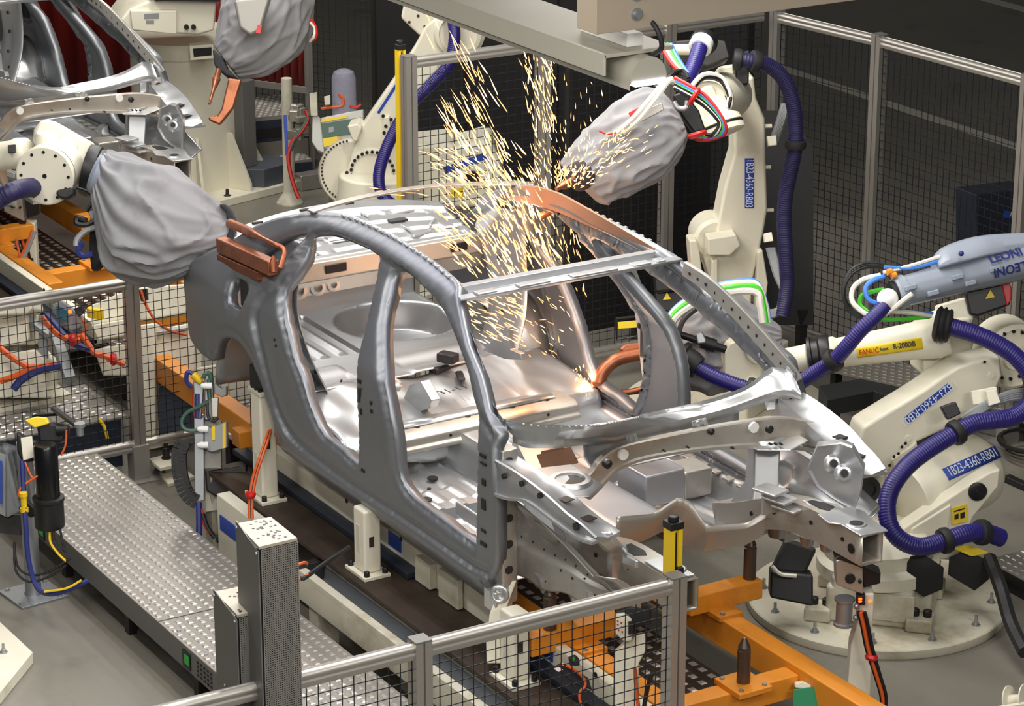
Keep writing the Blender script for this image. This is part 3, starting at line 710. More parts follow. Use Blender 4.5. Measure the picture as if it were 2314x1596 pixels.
    m = sweep(P, [(-.055, -.065), (.055, -.065), (.055, .065), (-.055, .065), (-.049, .059), (.049, .059), (.049, -.059), (-.049, -.059)])
    # open tube: section drawn as a ring, so cap it like a pipe wall
    m = MB(); R0 = []; n = len(P)
    for i, p in enumerate(P):
        t = (P[min(i + 1, n - 1)] - P[max(i - 1, 0)]).normalized(); r = t.cross(V((0, 0, 1))).normalized(); u = r.cross(t); R0.append((p, r, u))
    outr = [[p + r * a + u * b for a, b in ((-.055, -.068), (.055, -.068), (.055, .068), (-.055, .068))] for p, r, u in R0]
    m.loft(outr, True, False); m.build('lower_rail', 'brown_steel', car, solid=.006, ang=30)
    q = MB()
    for x in (-.1, .1, .35, .55):
        i = min(n - 1, max(0, int((x + .42) / 1.14 * n))); q.lathe(P[i] + V((0, sg * -.056, .01)), (0, -sg, 0), [(.010, -.005), (.010, .004)], 10); q.lathe(P[i] + V((0, sg * .056, .01)), (0, sg, 0), [(.010, -.005), (.010, .004)], 10)
    q.lathe(K(.57, -sg * -.414, .55), (0, -sg, 0), [(.022, -.005), (.022, .004)], 12); q.each('rail_hole', 'black', car)
    # flat bracket on the rail end, with hole
    poly = [K(.36, sg * .39, .63), K(.46, sg * .37, .632), K(.50, sg * .405, .632), K(.645, sg * .40, .632), K(.66, sg * .535, .632), K(.54, sg * .55, .632), K(.44, sg * .58, .632), K(.36, sg * .56, .63)]
    q = MB(); q.prism(poly if sg > 0 else [K(.40, -.42, .631), K(.62, -.42, .631), K(.62, -.52, .631), K(.40, -.52, .631)], (0, 0, .008)); q.build('rail_end_plate', 'bright_steel', car, .003)
    q = MB(); q.lathe(K(.54, sg * .46, .641), (0, 0, 1), [(.03, 0), (.03, .003)], 16); q.each('hole', 'black', car)
    q = MB(); q.lathe(K(.54, sg * .46, .640), (0, 0, 1), [(.046, 0), (.040, .006), (.031, .006), (.031, 0)], 18, False); q.each('hole_rim', 'bright_steel', car)
    # pressed bracket with a square opening on the rail
    TP = [(1402, 1230), (1420, 1224), (1450, 1239), (1472, 1256), (1466, 1268), (1436, 1268), (1406, 1257)]; HP = [(1415, 1232), (1426, 1229), (1458, 1246), (1462, 1256), (1432, 1257), (1418, 1246)]
    BP = [(1404, 1300), (1424, 1290), (1440, 1300), (1452, 1312), (1446, 1322), (1424, 1322), (1408, 1312)]
    f_ = lambda L, z: [V((p.x, -p.y, p.z)) if sg > 0 else p for p in (U(a_, b_, z=z + ZC) for a_, b_ in L)]
    t_, h_, b_ = f_(TP, .625), f_(HP, .627), f_(BP, .47)
    q = MB(); q.loft([[p - V((0, 0, .03)) for p in t_], [p - V((0, 0, .006)) for p in t_], t_]); q.loft([b_, [x.lerp(y_, .5) for x, y_ in zip(b_, [sum(t_, V()) / 7 * .35 + p * .65 - V((0, 0, .04)) for p in t_])], [p - V((0, 0, .03)) for p in t_]]); q.build('rail_bracket', 'bright_steel', car, .004, ang=50)
    q = MB(); q.prism(h_, (0, 0, .002)); q.build('bracket_opening', 'black', car)
    q = MB()
    for k in range(3 if sg > 0 else 0): q.box(K(.10 + .03 * k, sg * (.33 + .03 * k), .60 + .035 * (2 - k)), (.13, .10, .012), .25)
    if sg > 0: q.box(K(.08, sg * .36, .60), (.012, .12, .10)); q.build('stepped_bracket', 'bright_steel', car, .004)
    # hinge pillar front face with weld stains, closing the gap to the wheelhouse
    q = MB(); q.loft([[K(-.318, sg * .69, z), K(-.308, sg * .735, z), K(-.312, sg * .772, z), K(-.42, sg * .772, z), K(-.42, sg * .70, z)] for z in (.22, .4, .6, .8, .93)]); q.build('hinge_pillar', 'brown_steel', car, .008)
    q = MB()
    for z in (.28, .38, .50, .62, .76, .88): q.lathe(K(-.310, sg * .742, z), (1, sg * .2, 0), [(.022, -.004), (.018, .004)], 12)
    q.each('weld_burn', 'dark_steel', car)
    q = MB(); q.lathe(K(-.315, sg * .785, .275), (.8, sg * .6, .2), [(.045, -.03), (.042, .01), (.026, .014), (.020, 0)], 18); q.box(K(-.36, sg * .765, .235), (.10, .09, .10)); q.build('sill_end', 'bright_steel', car, .008)
    # gusset from cowl corner down to the wing rail
    q = MB(); q.loft([[K(-.44, sg * .68, .96), K(-.40, sg * .65, .93), K(-.38, sg * .69, .92), K(-.41, sg * .735, .95)], [K(-.40, sg * .64, .88), K(-.35, sg * .62, .83), K(-.33, sg * .66, .83), K(-.37, sg * .72, .87)]]); q.build('cowl_corner', 'bright_steel', car, .02, seg=3)
    # brace leg from tower down to the rail (seen inside the far wing)
    q = MB(); q.loft([[K(-.34, sg * .52, .78), K(-.30, sg * .62, .78), K(-.22, sg * .62, .78), K(-.26, sg * .50, .78)], [K(-.30, sg * .48, .55), K(-.24, sg * .56, .55), K(-.14, sg * .56, .55), K(-.20, sg * .46, .55)], [K(-.40, sg * .40, .33), K(-.30, sg * .54, .33), K(-.10, sg * .54, .38), K(-.16, sg * .40, .36)]]); q.build('bay_brace', 'inner_steel', car, .012, seg=3)
    # bumps under the wheelhouse
    q = MB()
    for x, r, z in ((-.20, .052, .325), (.02, .035, .36), (.16, .032, .385)): q.lathe(K(x, sg * .60, z), (0, 0, -1), [(r * 1.3, -.05), (r, 0), (r * .8, .035), (r * .3, .045)], 16)
    q.each('underside_cup', 'inner_steel', car)
LAMPS = [(-2.6, -.9, 95), (-2.6, 1.3, 95), (-.2, -1.2, 75), (-.2, 1.2, 60), (-4.8, 0, 60), (-7.5, -.6, 70), (-7.5, 1.2, 60), (1.8, -2.6, 60), (-2.2, -3.2, 70), (-9.5, 2.2, 50), (4.5, -3.5, 60), (4.5, 0.5, 50)]  # entries nearest the camera are added to light the front faces
EXPO = .06
# ================================================================== SETTING
def floor_mat():
    m = bpy.data.materials.new('concrete'); m.use_nodes = True; nt = m.node_tree; b = nt.nodes['Principled BSDF']; b.inputs['Roughness'].default_value = .42
    tc = nt.nodes.new('ShaderNodeTexCoord'); last = None
    for sc_, a, c, lo, hi in ((.35, (112, 108, 100), (132, 128, 118), .35, .65), (2.4, None, (92, 88, 80), .58, .78), (26, None, (120, 116, 108), .5, .75)):
        n = nt.nodes.new('ShaderNodeTexNoise'); n.inputs['Scale'].default_value = sc_; n.inputs['Detail'].default_value = 6; nt.links.new(tc.outputs['Object'], n.inputs['Vector'])
        r = nt.nodes.new('ShaderNodeMapRange'); r.inputs[1].default_value = lo; r.inputs[2].default_value = hi; nt.links.new(n.outputs['Fac'], r.inputs[0])
        x = nt.nodes.new('ShaderNodeMixRGB'); nt.links.new(r.outputs[0], x.inputs[0]); x.inputs[2].default_value = srgb(*c)
        if last is None: x.inputs[1].default_value = srgb(*a)
        else: nt.links.new(last, x.inputs[1])
        last = x.outputs[0]
    nt.links.new(last, b.inputs['Base Color']); MAT['concrete'] = m
floor_mat()
m = MB(); m.span((-34, -14, -.12), (9.5, 26, 0)); tag(m.build('floor', 'concrete'), kind='structure')
for k, (y, w) in enumerate(((8.10, .13), (11.58, .15))):
    m = MB(); m.span((-34, y - w / 2, 0), (9.5, y + w / 2, .003)); tag(m.build('trim_%d' % (k + 1), 'white_paint'), kind='structure')
# ------------------------------------------------------------------ fences
def wire_mesh(a, b, z0, z1, pitch=.047, r=.0016):
    a, b = V(a), V(b); L = (b - a).length; t = (b - a) / L; n = V((t.y, -t.x, 0)); q = MB()
    k = int(L / pitch)
    for i in range(k + 1):
        p = a + t * (L * i / k); q.bar((p.x, p.y, z0), (p.x, p.y, z1), r * 2, r * 2, n)
    k = int((z1 - z0) / pitch)
    for i in range(k + 1):
        z = z0 + (z1 - z0) * i / k; q.bar((a.x, a.y, z), (b.x, b.y, z), r * 2, r * 2)
    return q
def fence(name, label, pts, h, posts, z0=.17, mats=('alu', 'wire_black'), rail=.062, pw=.07, tops=None, cat='fence', group=None, mid=None, pitch=.047):
    pts = [V(p) for p in pts]; root = thing(name, label, cat, (pts[0].x, pts[0].y, 0), group)
    for i, (a, b) in enumerate(zip(pts, pts[1:])):
        t = (b - a).normalized(); A = a + t * pw * .5; B = b - t * pw * .5; zt = h - .03
        for nm, zc_ in (('top_rail', zt), ('bottom_rail', z0 + .03)) + ((('middle_rail', mid),) if mid else ()):
            q = MB(); n = V((t.y, -t.x, 0)); hh = rail / 2
            prof = []
            for sx in (-1, 1):      # two rounded beads with a slot between
                pass
            prof = [(-.022, -hh), (.022, -hh), (.026, -hh * .5), (.026, -.008), (.021, -.003), (.021, .003), (.026, .008), (.026, hh * .45), (.018, hh * .9), (.006, hh), (.004, hh * .86), (-.004, hh * .86), (-.006, hh), (-.018, hh * .9), (-.026, hh * .45), (-.026, .008), (-.021, .003), (-.021, -.003), (-.026, -.008), (-.026, -hh * .5)]
            q.loft([[V((p.x, p.y, zc_)) + n * u + V((0, 0, w)) for u, w in prof] for p in (A, B)]); q.build(nm, mats[0], root, ang=50)
        if mid:
            wire_mesh(A, B, z0 + .05, mid - .03, pitch).build('wire_mesh', mats[1], root, weld=False)
            wire_mesh(A, B, mid + .03, h - rail, pitch).build('wire_mesh', mats[1], root, weld=False)
        else: wire_mesh(A, B, z0 + .05, h - rail, pitch).build('wire_mesh', mats[1], root, weld=False)
    for i in posts:
        p = pts[i]; q = MB(); s = pw / 2; t = ((pts[i] - pts[i - 1]) if i else (pts[1] - pts[0])).normalized(); n = V((t.y, -t.x, 0))
        prof = [(-s, -s), (-.004, -s), (-.004, -s + .012), (.004, -s + .012), (.004, -s), (s, -s), (s, -.004), (s - .012, -.004), (s - .012, .004), (s, .004), (s, s), (.004, s), (.004, s - .012), (-.004, s - .012), (-.004, s), (-s, s), (-s, .004), (-s + .012, .004), (-s + .012, -.004), (-s, -.004)]
        q.loft([[V((p.x, p.y, z)) + n * u + t * w for u, w in prof] for z in (.02, h + .005)]); q.build('post', mats[0], root, ang=30)
        q = MB(); q.box((p.x, p.y, h + .009), (pw, pw, .008)); q.build('post_cap', 'grey_paint', root)
        q = MB(); q.box((p.x, p.y, .11), (pw + .024, pw + .024, .20)); q.box((p.x, p.y, .006), (.17, .17, .012)); q.build('post_foot', 'alu_matte', root, .003)
    return root
fence('safety_fence', 'aluminium mesh fence with round top rail close in front of the car nose', [(.80, y, 0) for y in (-.64, -1.79, -2.94)], 1.275, (0, 1))
fence('safety_fence', 'low aluminium mesh fence behind the car tail, in front of the white machine bases', [(-4.24, y, 0) for y in (-1.95, -.78, .34)], 1.17, (0, 1))
fence('safety_fence', 'tall mesh fence behind the welding sparks with wide aluminium posts', [(-4.26, y, 0) for y in (.96, 1.84, 2.71, 3.42)], 2.17, (0, 1, 2), pitch=.05)
fence('safety_fence', 'long mesh fence along the driveway with the white floor line', [(-4.26, 3.50, 0), (-3.42, 3.62, 0), (-2.20, 3.70, 0), (-1.0, 3.80, 0)], 2.15, (0, 1, 2, 3), pitch=.05)
# dark enclosure behind the pedestal: posts, black mesh, red weld curtain
fence('safety_fence', 'dark wire mesh enclosure at the back of the hall, beside the red curtain', [(-11.2, 2.6, 0), (-10.1, 3.25, 0), (-9.3, 3.72, 0), (-8.6, 4.15, 0), (-7.2, 5.0, 0)], 3.2, (0, 1, 2, 3, 4), mats=('alu_matte', 'wire_grey'), mid=1.5, pitch=.055)
mat('curtain_red', (120, 14, 12), .45, 0, .15, 3)
def curtain(nm, lab, a, b, z0, z1):
    t = thing(nm, lab, 'curtain', ((a[0] + b[0]) / 2, (a[1] + b[1]) / 2, 0)); A, B = V((a[0], a[1], 0)), V((b[0], b[1], 0)); d = (B - A).normalized(); n = V((d.y, -d.x, 0))
    q = MB(); N = 60; q.loft([[A.lerp(B, i / N) + n * (.015 * math.sin(i * 1.3)) + V((0, 0, z)) for i in range(N + 1)] for z in (z0, z1)], False, False); q.build('curtain_sheet', 'curtain_red', t, solid=.003)
    for p, q_ in (((A, z0), (B, z0)), ((A, z1), (B, z1)), ((A, 0), (A, z1)), ((B, 0), (B, z1))):
        q = MB(); q.bar(p[0] + V((0, 0, p[1])), q_[0] + V((0, 0, q_[1])), .05, .05); q.build('curtain_frame', 'alu_matte', t, .003)
curtain('weld_curtain', 'dark red welding curtain behind the cream robot pedestal', (-13.2, 1.2), (-10.75, 2.62), .15, 3.2)
curtain('weld_curtain', 'low red curtain panel above the tread plate steps', (-10.3, 2.55), (-9.55, 2.98), .62, 1.7)
# ------------------------------------------------------------------ tread plate helper
def deck(name, x0, x1, y0, y1, z, t, m_, par, lug=.048, lugm=None, rot=0, o=(0, 0), sz=.42):
    R = Matrix.Rotation(rot, 3, 'Z'); O = V((o[0], o[1], 0)); T = lambda p: O + R @ V(p)
    q = MB(); q.hexa([T(p) for p in ((x0, y0, z - t), (x1, y0, z - t), (x1, y1, z - t), (x0, y1, z - t), (x0, y0, z), (x1, y0, z), (x1, y1, z), (x0, y1, z))])
    d = q.build(name, m_, par)
    q = MB(); nx = int((x1 - x0) / lug); ny = int((y1 - y0) / lug * 1.0)
    a, b = lug * sz * .78, lug * sz * .62; h = .004
    for i in range(nx):
        for j in range(ny):
            cx_ = x0 + lug * (i + .5) + (lug / 2 if j % 2 else 0); cy_ = y0 + lug * (j + .5) * (y1 - y0) / (ny * lug)
            if cx_ + a > x1: continue
            q.add([T(p) for p in ((cx_ - a, cy_ - b, z), (cx_ + a, cy_ - b, z), (cx_ + a, cy_ + b, z), (cx_ - a, cy_ + b, z), (cx_ - a * .6, cy_ - b * .6, z + h), (cx_ + a * .6, cy_ - b * .6, z + h), (cx_ + a * .6, cy_ + b * .6, z + h), (cx_ - a * .6, cy_ + b * .6, z + h))],
                  [(0, 1, 5, 4), (1, 2, 6, 5), (2, 3, 7, 6), (3, 0, 4, 7), (4, 5, 6, 7)])
    l = q.build('tread_pattern', lugm or m_, d, weld=False, ang=20); l['kind'] = 'stuff'
    return d
# front-left walkway
wk = thing('walkway_platform', 'long raised walkway of bright tread plate beside the car line', 'walkway', (-2.4, -1.38, 0))
for x0, x1 in ((-4.12, -1.945), (-1.935, -.2), (-.19, .95)): deck('deck_plate', x0, x1, -1.68, -1.07, .25, .006, 'tread', wk, .05, 'lug_soft_glint', sz=.40)
q = MB()
for y in (-1.677, -1.073): q.span((-4.12, y - .004, .13), (.95, y + .004, .246))
q.each('side_skirt', 'grey_paint', wk)
q = MB()
for x in (-4.0, -3.2, -2.4, -1.6, -.8, 0, .8):
    for y in (-1.63, -1.12): q.span((x - .025, y - .02, 0), (x + .025, y + .02, .244))
q.each('leg', 'dark_steel', wk)
q = MB()
for x, y in ((-3.95, -1.11), (-3.5, -1.10), (-2.55, -1.11), (-2.05, -1.11), (-2.95, -1.64), (-2.15, -1.64), (-1.8, -1.64), (-1.5, -1.64)): q.lathe((x, y, .25), (0, 0, 1), [(.013, 0), (.011, .006), (.005, .007)], 10)
q.each('screw', 'galv', wk)
for x in (-3.40, -1.62):
    q = MB(); q.box((x, -1.684, .185), (.085, .006, .085)); o = q.build('indicator_box', 'black', wk, .003)
    q = MB(); q.box((x + .012, -1.689, .19), (.045, .004, .045)); q.build('green_display', 'led_green', o)
q = MB()
for i in range(5):
    for j in range(4): q.box((-1.50 + i * .036, -1.683, .155 + j * .022), (.016, .004, .008))
q.build('vent', 'black', wk, weld=False)
# channel rail with white flanges
rl = thing('conveyor_rail', 'low steel channel rail with two cream flanges beside the walkway', 'rail', (-.4, -.9, 0))
q = MB(); q.span((-1.83, -1.0, .375), (1.9, -.955, .405)); q.span((-1.83, -.865, .375), (1.9, -.83, .405)); q.each('flange', 'ivory_dirty', rl, bevel=.003)
q = MB(); q.loft([[V((x, -.955, .40)), V((x, -.945, .34)), V((x, -.90, .335)), V((x, -.875, .34)), V((x, -.865, .40)), V((x, -.875, .32)), V((x, -.945, .32))] for x in (-1.83, 1.9)]); q.build('channel', 'galv', rl, ang=30)
q = MB(); q.span((-1.83, -1.0, .255), (1.9, -.99, .375)); q.build('web', 'ivory_dirty', rl)
for x in (-1.72, -.62, .5, 1.5):
    q = MB(); q.span((x - .04, -.985, .02), (x + .05, -.87, .33)); q.span((x - .09, -1.02, 0), (x + .10, -.85, .02)); q.build('support', 'ivory_dirty', rl, .004)
q = MB(); q.span((-1.86, -.96, .34), (-1.81, -.87, .43)); q.build('end_stop', 'dark_steel', rl, .004)
# base plate and long cream beam under the sill
def baseset(dx, lab1, lab2):
    bp_ = thing('base_frame', lab1, 'base frame', (-1.0 + dx, -.7, 0))
    q = MB(); q.span((-3.1 + dx, -.90, .45), (1.75 + dx, -.53, .47)); q.build('bed_plate', 'brown_plate', bp_, .002)
    q = MB(); q.span((-3.1 + dx, -.9, .0), (-3.02 + dx, -.54, .45)); q.span((-1.2 + dx, -.8, .0), (-1.1 + dx, -.54, .45)); q.span((.9 + dx, -.8, .0), (1.0 + dx, -.54, .45)); q.each('support', 'ivory_dirty', bp_)
    lb = thing('carrier_beam', lab2, 'beam', (-1.2 + dx, -.62, .47))
    q = MB(); q.span((-3.2 + dx, -.62, .47), (1.75 + dx, -.57, .60)); q.build('beam', 'ivory', lb, .004); q = MB(); q.span((-3.2 + dx, -.57, .54), (1.75 + dx, -.525, .55)); q.build('tread_strip', 'tread_dull', lb)
    q = MB(); q.span((-3.2 + dx, -.69, .475), (-1.32 + dx, -.60, .505)); q.span((-.62 + dx, -.69, .475), (1.75 + dx, -.60, .505)); q.each('guide_strip', 'navy_plate', lb, bevel=.004)
    q = MB()
    for x in (-3.0, -2.05, -1.5, -.55, .2, 1.0): q.lathe((x + dx, -.621, .60), (0, -1, 0), [(.012, 0), (.012, .003)], 10)
    q.each('hole', 'black', lb)
    q = MB(); q.span((-1.30 + dx, -.66, .475), (-1.16 + dx, -.62, .60)); q.span((-1.08 + dx, -.66, .475), (-.9 + dx, -.63, .62)); q.each('bracket', 'ivory_dirty', lb, bevel=.005)
    q = MB(); q.span((-1.62 + dx, -.626, .53), (-1.50 + dx, -.62, .60)); q.span((-.35 + dx, -.626, .52), (-.14 + dx, -.62, .60)); q.each('blue_plate', 'blue_label', lb)
    # orange lifting pallet
    pl = thing('orange_pallet_frame', lab2.replace('long cream beam', 'orange welded skid frame').replace(' with blue plates', ''), 'skid frame', (-1.2 + dx, .1, .30), 'orange skid frames')
    for y, nm in ((-.47, 0), (.245, 1)):
        q = MB(); q.span((-4.6 + dx, y - .05, .425), ((.80 if nm == 0 else 1.75) + dx, y + .05, .565)); q.build('long_beam', 'orange', pl, .008)
    for x in (-3.6, -1.9, .48, 1.5):
        q = MB(); q.span((x - .05 + dx, -.42, .43), (x + .05 + dx, .195, .535)); q.build('cross_beam', 'orange', pl, .006)
    for x in (-.17, -3.05):
        for a, b in ((-.74, -.24), (.08, .47)):
            q = MB(); q.span((x - .05 + dx, a, .575), (x + .05 + dx, b, .665)); q.build('support_arm', 'orange', pl, .006)
            yc = -.47 if a < 0 else .245
            q = MB(); q.span((x - .10 + dx, yc - .065, .555), (x + .13 + dx, yc + .065, .580)); o = q.build('clamp_plate', 'orange', pl, .003)
            q = MB()
            for sx in (-.08, .11): q.lathe((x + sx + dx, yc - .035, .580), (0, 0, 1), [(.011, 0), (.011, .012)], 6)
            q.each('bolt', 'galv', o)
    for x, y, z in ((-.17, .43, .665), (.50, -.075, .555), (-.17, -.62, .665), (-3.05, .43, .665), (-3.05, -.62, .665)):
        h = .15
        if z < .6:
            q = MB(); q.span((x - .095 + dx, y - .085, .53), (x + .095 + dx, y + .085, .556)); o = q.build('pin_plate', 'orange', pl, .004)
            q = MB()
            for sx in (-.07, .07):
                for sy in (-.06, .06): q.lathe((x + sx + dx, y + sy, .556), (0, 0, 1), [(.011, 0), (.011, .008)], 6)
            q.each('bolt', 'galv', o)
        q = MB(); q.lathe((x + dx, y, z), (0, 0, 1), [(.029, 0), (.029, h), (.026, h + .002), (.026, h + .012), (.027, h + .014), (.008, h + .056), (.002, h + .058)], 20); q.build('locating_pin', 'pin_steel', pl)
    # tread plate between the skids
    td = thing('tread_plate', 'dark tread plate with shining lugs between the beams of %s' % ('the front skid frame' if dx == 0 else 'the rear skid frame'), 'tread plate', (-1.2 + dx, .1, .28))
    deck('plate', -4.3 + dx, 1.7 + dx, -.415, .19, .30, .006, 'tread_dark', td, .072, 'lug_glint', sz=.36)
    q = MB()
    for x in (-4.0, -2.5, -1, .5, 1.5): q.span((x + dx - .03, -.35, 0), (x + dx + .03, .12, .294))
    q.each('leg', 'dark_steel', td)
    # clamp posts beside the sill
    for k, (x, top) in enumerate(((-2.58, 1.03), (-1.50, .80), (-.16, .80))):
        if dx and k < 2: continue
        cp = thing('clamp_post', ['cream clamp post with black block on top by the rear door sill', 'short cream clamp post under the middle of the car sill', 'cream clamp post seen through the mesh fence in front'][k] if dx == 0 else 'cream clamp post beside the second car at the edge of the picture', 'clamp post', (x + dx, -.80, .47), 'clamp posts along the sill')
        q = MB(); q.span((x - .055 + dx, -.845, .487), (x + .055 + dx, -.755, top)); q.build('column', 'ivory', cp, .012)
        q = MB(); q.span((x - .10 + dx, -.87, .47), (x + .10 + dx, -.73, .488)); o = q.build('foot_plate', 'ivory', cp, .003)
        q = MB()
        for sx in (-.08, .08):
            for sy in (-.86, -.74): q.lathe((x + sx + dx, sy + (.012 if sy < -.8 else -.012), .488), (0, 0, 1), [(.014, 0), (.014, .022), (.011, .026)], 8)
        q.each('bolt', 'black', o)
        q = MB(); q.span((x + .0555 + dx, -.82, .75 if k == 0 else .62), (x + .0575 + dx, -.795, .81 if k == 0 else .67)); q.build('name_plate', 'brown_plate', cp)
        q = MB(); q.span((x - .02 + dx, -.8475, .58), (x + .012 + dx, -.845, .72)); q.build('label_frame', 'ivory_dirty', cp)
        if k == 0 and dx == 0:
            q = MB(); q.span((x - .07 + dx, -.85, top), (x + .07 + dx, -.75, top + .02)); q.build('cap_plate', 'ivory_dirty', cp, .003)
            q = MB(); q.box((x + dx, -.79, top + .085), (.12, .10, .12), .2); q.build('clamp_block', 'black', cp, .012)
            q = MB()
            for sx in (-.04, 0, .04): q.lathe((x + sx + dx, -.835, top + .02), (0, 0, 1), [(.011, 0), (.011, .014)], 8)
            q.each('bolt', 'black', cp)
baseset(0, 'brown bed plate of the line under the near car sill', 'long cream beam with blue plates under the near car body')
baseset(-6.95, 'brown bed plate of the line under the second car', 'long cream beam with blue plates under the second car body')
# ------------------------------------------------------------------ the second car on the line
def dup_all():
    dup(car, (-1.5 - 6.95, 0, ZC), 'second bare steel car body, only its front frame and pillars showing in the corner')
dup_all()
# ------------------------------------------------------------------ overhead lamp and girder
lx0, lx1, ly, lz = -3.4, .96, -.91, 3.35
lp = thing('overhead_lamp', 'long grey trough lamp hanging under the girder above the sparks', 'lamp', (0, ly, lz))
lyf = -.91
def lamp_sec(x, k=1.0):
    return [V((x, lyf + .078 * math.cos(a) * k, lz + .085 * math.sin(a) * k)) for a in np.linspace(-.12, PI + .12, 15)]
q = MB(); q.loft([lamp_sec(x) for x in (lx0, lx1 + .0)], True, True); q.build('housing', 'lamp_grey', lp, ang=30)
q = MB(); q.loft([[V((x, lyf - .074, lz - .004)), V((x, lyf + .074, lz - .004)), V((x, lyf + .06, lz - .020)), V((x, lyf - .06, lz - .020))] for x in (lx0 + .05, lx1 + .004)]); q.build('diffuser', 'tube_light', lp)
q = MB()
for sy in (-1, 1): q.span((lx0, lyf + sy * .078, lz - .032), (lx1 - .004, lyf + sy * .0795, lz + .01))
q.each('side_lip', 'lamp_grey', lp)
q = MB(); q.span((lx0, lyf - .16, lz + .085), (lx1 - .05, lyf + .14, lz + .10)); q.span((lx0, lyf - .16, lz + .02), (lx1 - .05, lyf - .15, lz + .10)); q.build('mounting_plate', 'lamp_grey', lp, .003)
q = MB(); q.span((lx1 - .42, lyf - .03, lz + .10), (lx1 - .1, lyf + .04, lz + .15)); q.build('ballast_box', 'white', lp, .006)
q = MB(); q.tube([V((lx1 - .02, lyf + .02, lz + .08)), V((lx1 + .05, lyf + .02, lz + .13)), V((lx1 + .02, lyf + .0, lz + .21)), V((lx1 - .10, lyf - .02, lz + .24)), V((lx1 - .16, lyf - .02, lz + .30)), V((lx1 - .17, lyf - .02, lz + .55))], .010, 8, 6); q.build('lamp_cable', 'rubber', lp)
gd = thing('overhead_girder', 'wide grey steel girder crossing above the robots', 'girder', (.9, 0, 3.5))
q = MB(); q.span((.85, -1.15, 3.545), (.98, 6.5, 3.74)); q.build('girder_face', 'beam_grey', gd, .003)
q = MB(); q.span((-3.4, -1.15, 3.72), (.85, -.62, 3.80)); q.build('girder_deck', 'beam_grey', gd, .004)
q = MB()
for z in (3.60, 3.67): q.lathe((.98, -.98, z), (1, 0, 0), [(.024, 0), (.024, .004), (.014, .004), (.014, .014)], 12)
q.each('bolt', 'galv', gd)
# ================================================================== ROBOTS AND WELDING GUNS
from mathutils import noise as NZ
def D(L, d): return [U(p[0], p[1], d=(p[2] if len(p) > 2 else d)) for p in L]
def bag(pairs, d, k=.8, seed=0.0, fold=.125, n=96, sub=9, sag=.0):
    """cloth cover: rings hung between traced upper and lower edge points"""
    T = cr(D([p[0] for p in pairs], d), sub); B = cr(D([p[1] for p in pairs], d), sub); m = MB(); R = []; N = len(T)
    for i, (t, b) in enumerate(zip(T, B)):
        c = (t + b) / 2; a = (t - b) / 2; w = FW * a.length * k; ring = []
        u = i / (N - 1)
        for j in range(n):
            an = 2 * PI * j / n; q = c + a * math.cos(an) + w * math.sin(an); o = (q - c).normalized(); L_ = a.length
            ca, sa = math.cos(an), math.sin(an)
            w1 = NZ.noise(V((ca * 1.3 + seed, sa * 1.3, u * 2.0)))
            long_ = 1 - abs(NZ.noise(V((ca * 2.6 + seed, sa * 2.6, u * 1.1 + w1 * .8)))) * 3.2          # creases running along the bag
            diag = 1 - abs(NZ.noise(V((ca * 2.0 + u * 2.6, sa * 2.0 - seed, u * 3.4 + w1)))) * 3.4       # crossing creases
            pl = math.sin(an * 15 + 3 * w1) * (math.exp(-u / .13) + math.exp(-(1 - u) / .10)) * .32     # gathered ends
            big = NZ.noise(V((ca * .9, sa * .9 + seed, u * 1.6))) * 1.2
            ring.append(q + o * (fold * L_ * (max(long_, 0) ** 1.5 * .9 + max(diag, 0) ** 2 * .8 + pl + big * .8 - .6)))
        R.append(ring)
    m.loft(R, True, True); return m
def ring_clamp(p, t, r, w=.035, name='hose_clamp', par=None, m_='rubber'):
    q = MB(); p = V(p); t = V(t).normalized(); q.lathe(p - t * w / 2, t, [(r, 0), (r + .016, .004), (r + .020, w * .5), (r + .016, w - .004), (r, w)], 20, False); q.lathe(p - t * w / 2, t, [(r - .004, 0), (r, 0)], 20, False)
    return q.build(name, m_, par)
def bolts(c, ax, R, n, r, h, name, m_, par, a0=0.0, a1=2 * PI):
    c = V(c); t = V(ax).normalized(); a = V((0, 0, 1)); a = (a - t * a.dot(t)); a = a.normalized() if a.length > .05 else t.orthogonal().normalized(); b = t.cross(a); q = MB()
    for i in range(n):
        an = a0 + (a1 - a0) * i / n; q.lathe(c + (a * math.cos(an) + b * math.sin(an)) * R, t, [(r, 0), (r, h)], 8)
    return q.each(name, m_, par)
def decal(F, quad, name, m_, par, t=.003):
    P = [V(p) for p in quad]; n = (P[1] - P[0]).cross(P[2] - P[1]).normalized()
    if n.dot(CAM - P[0]) < 0: n = -n
    q = MB(); q.prism(P, n * t); return q.build(name, m_, par), n
def cable(L, r, name, m_, par, d=None, n=7):
    q = MB(); q.tube(D(L, d), r, n, 8); return q.build(name, m_, par)
# ------------------------------------------------------------------ robot by the front wing (floor plate, balancer, long grey tube)
r1 = thing('welding_robot', 'cream welding robot on a round floor plate with grey cable tube and blue hoses', 'robot', (-.81, 1.68, 0), 'cream welding robots')
c0 = V((-.81, 1.68, 0))
q = MB(); q.lathe(c0, (0, 0, 1), [(.64, 0), (.645, .006), (.645, .044), (.638, .05)], 72); q.build('floor_disc', 'ivory_dirty', r1, ang=40)
q = MB()
for i in range(12):
    a = .35 + i * 2 * PI / 12; p = c0 + V((math.cos(a) * .56, math.sin(a) * .56, .05)); q.lathe(p, (0, 0, 1), [(.022, 0), (.022, .004), (.013, .004), (.013, .016), (.008, .016), (.008, .05)], 10)
q.each('anchor_bolt', 'galv', r1)
e1 = U(1815, 1400, z=.06); e2 = U(2105, 1432, z=.06); bd = (e2 - e1); bl = bd.length; bd.normalize(); bn = V((-bd.y, bd.x, 0));
if bn.dot(HN) > 0: bn = -bn
O = (e1 + e2) / 2
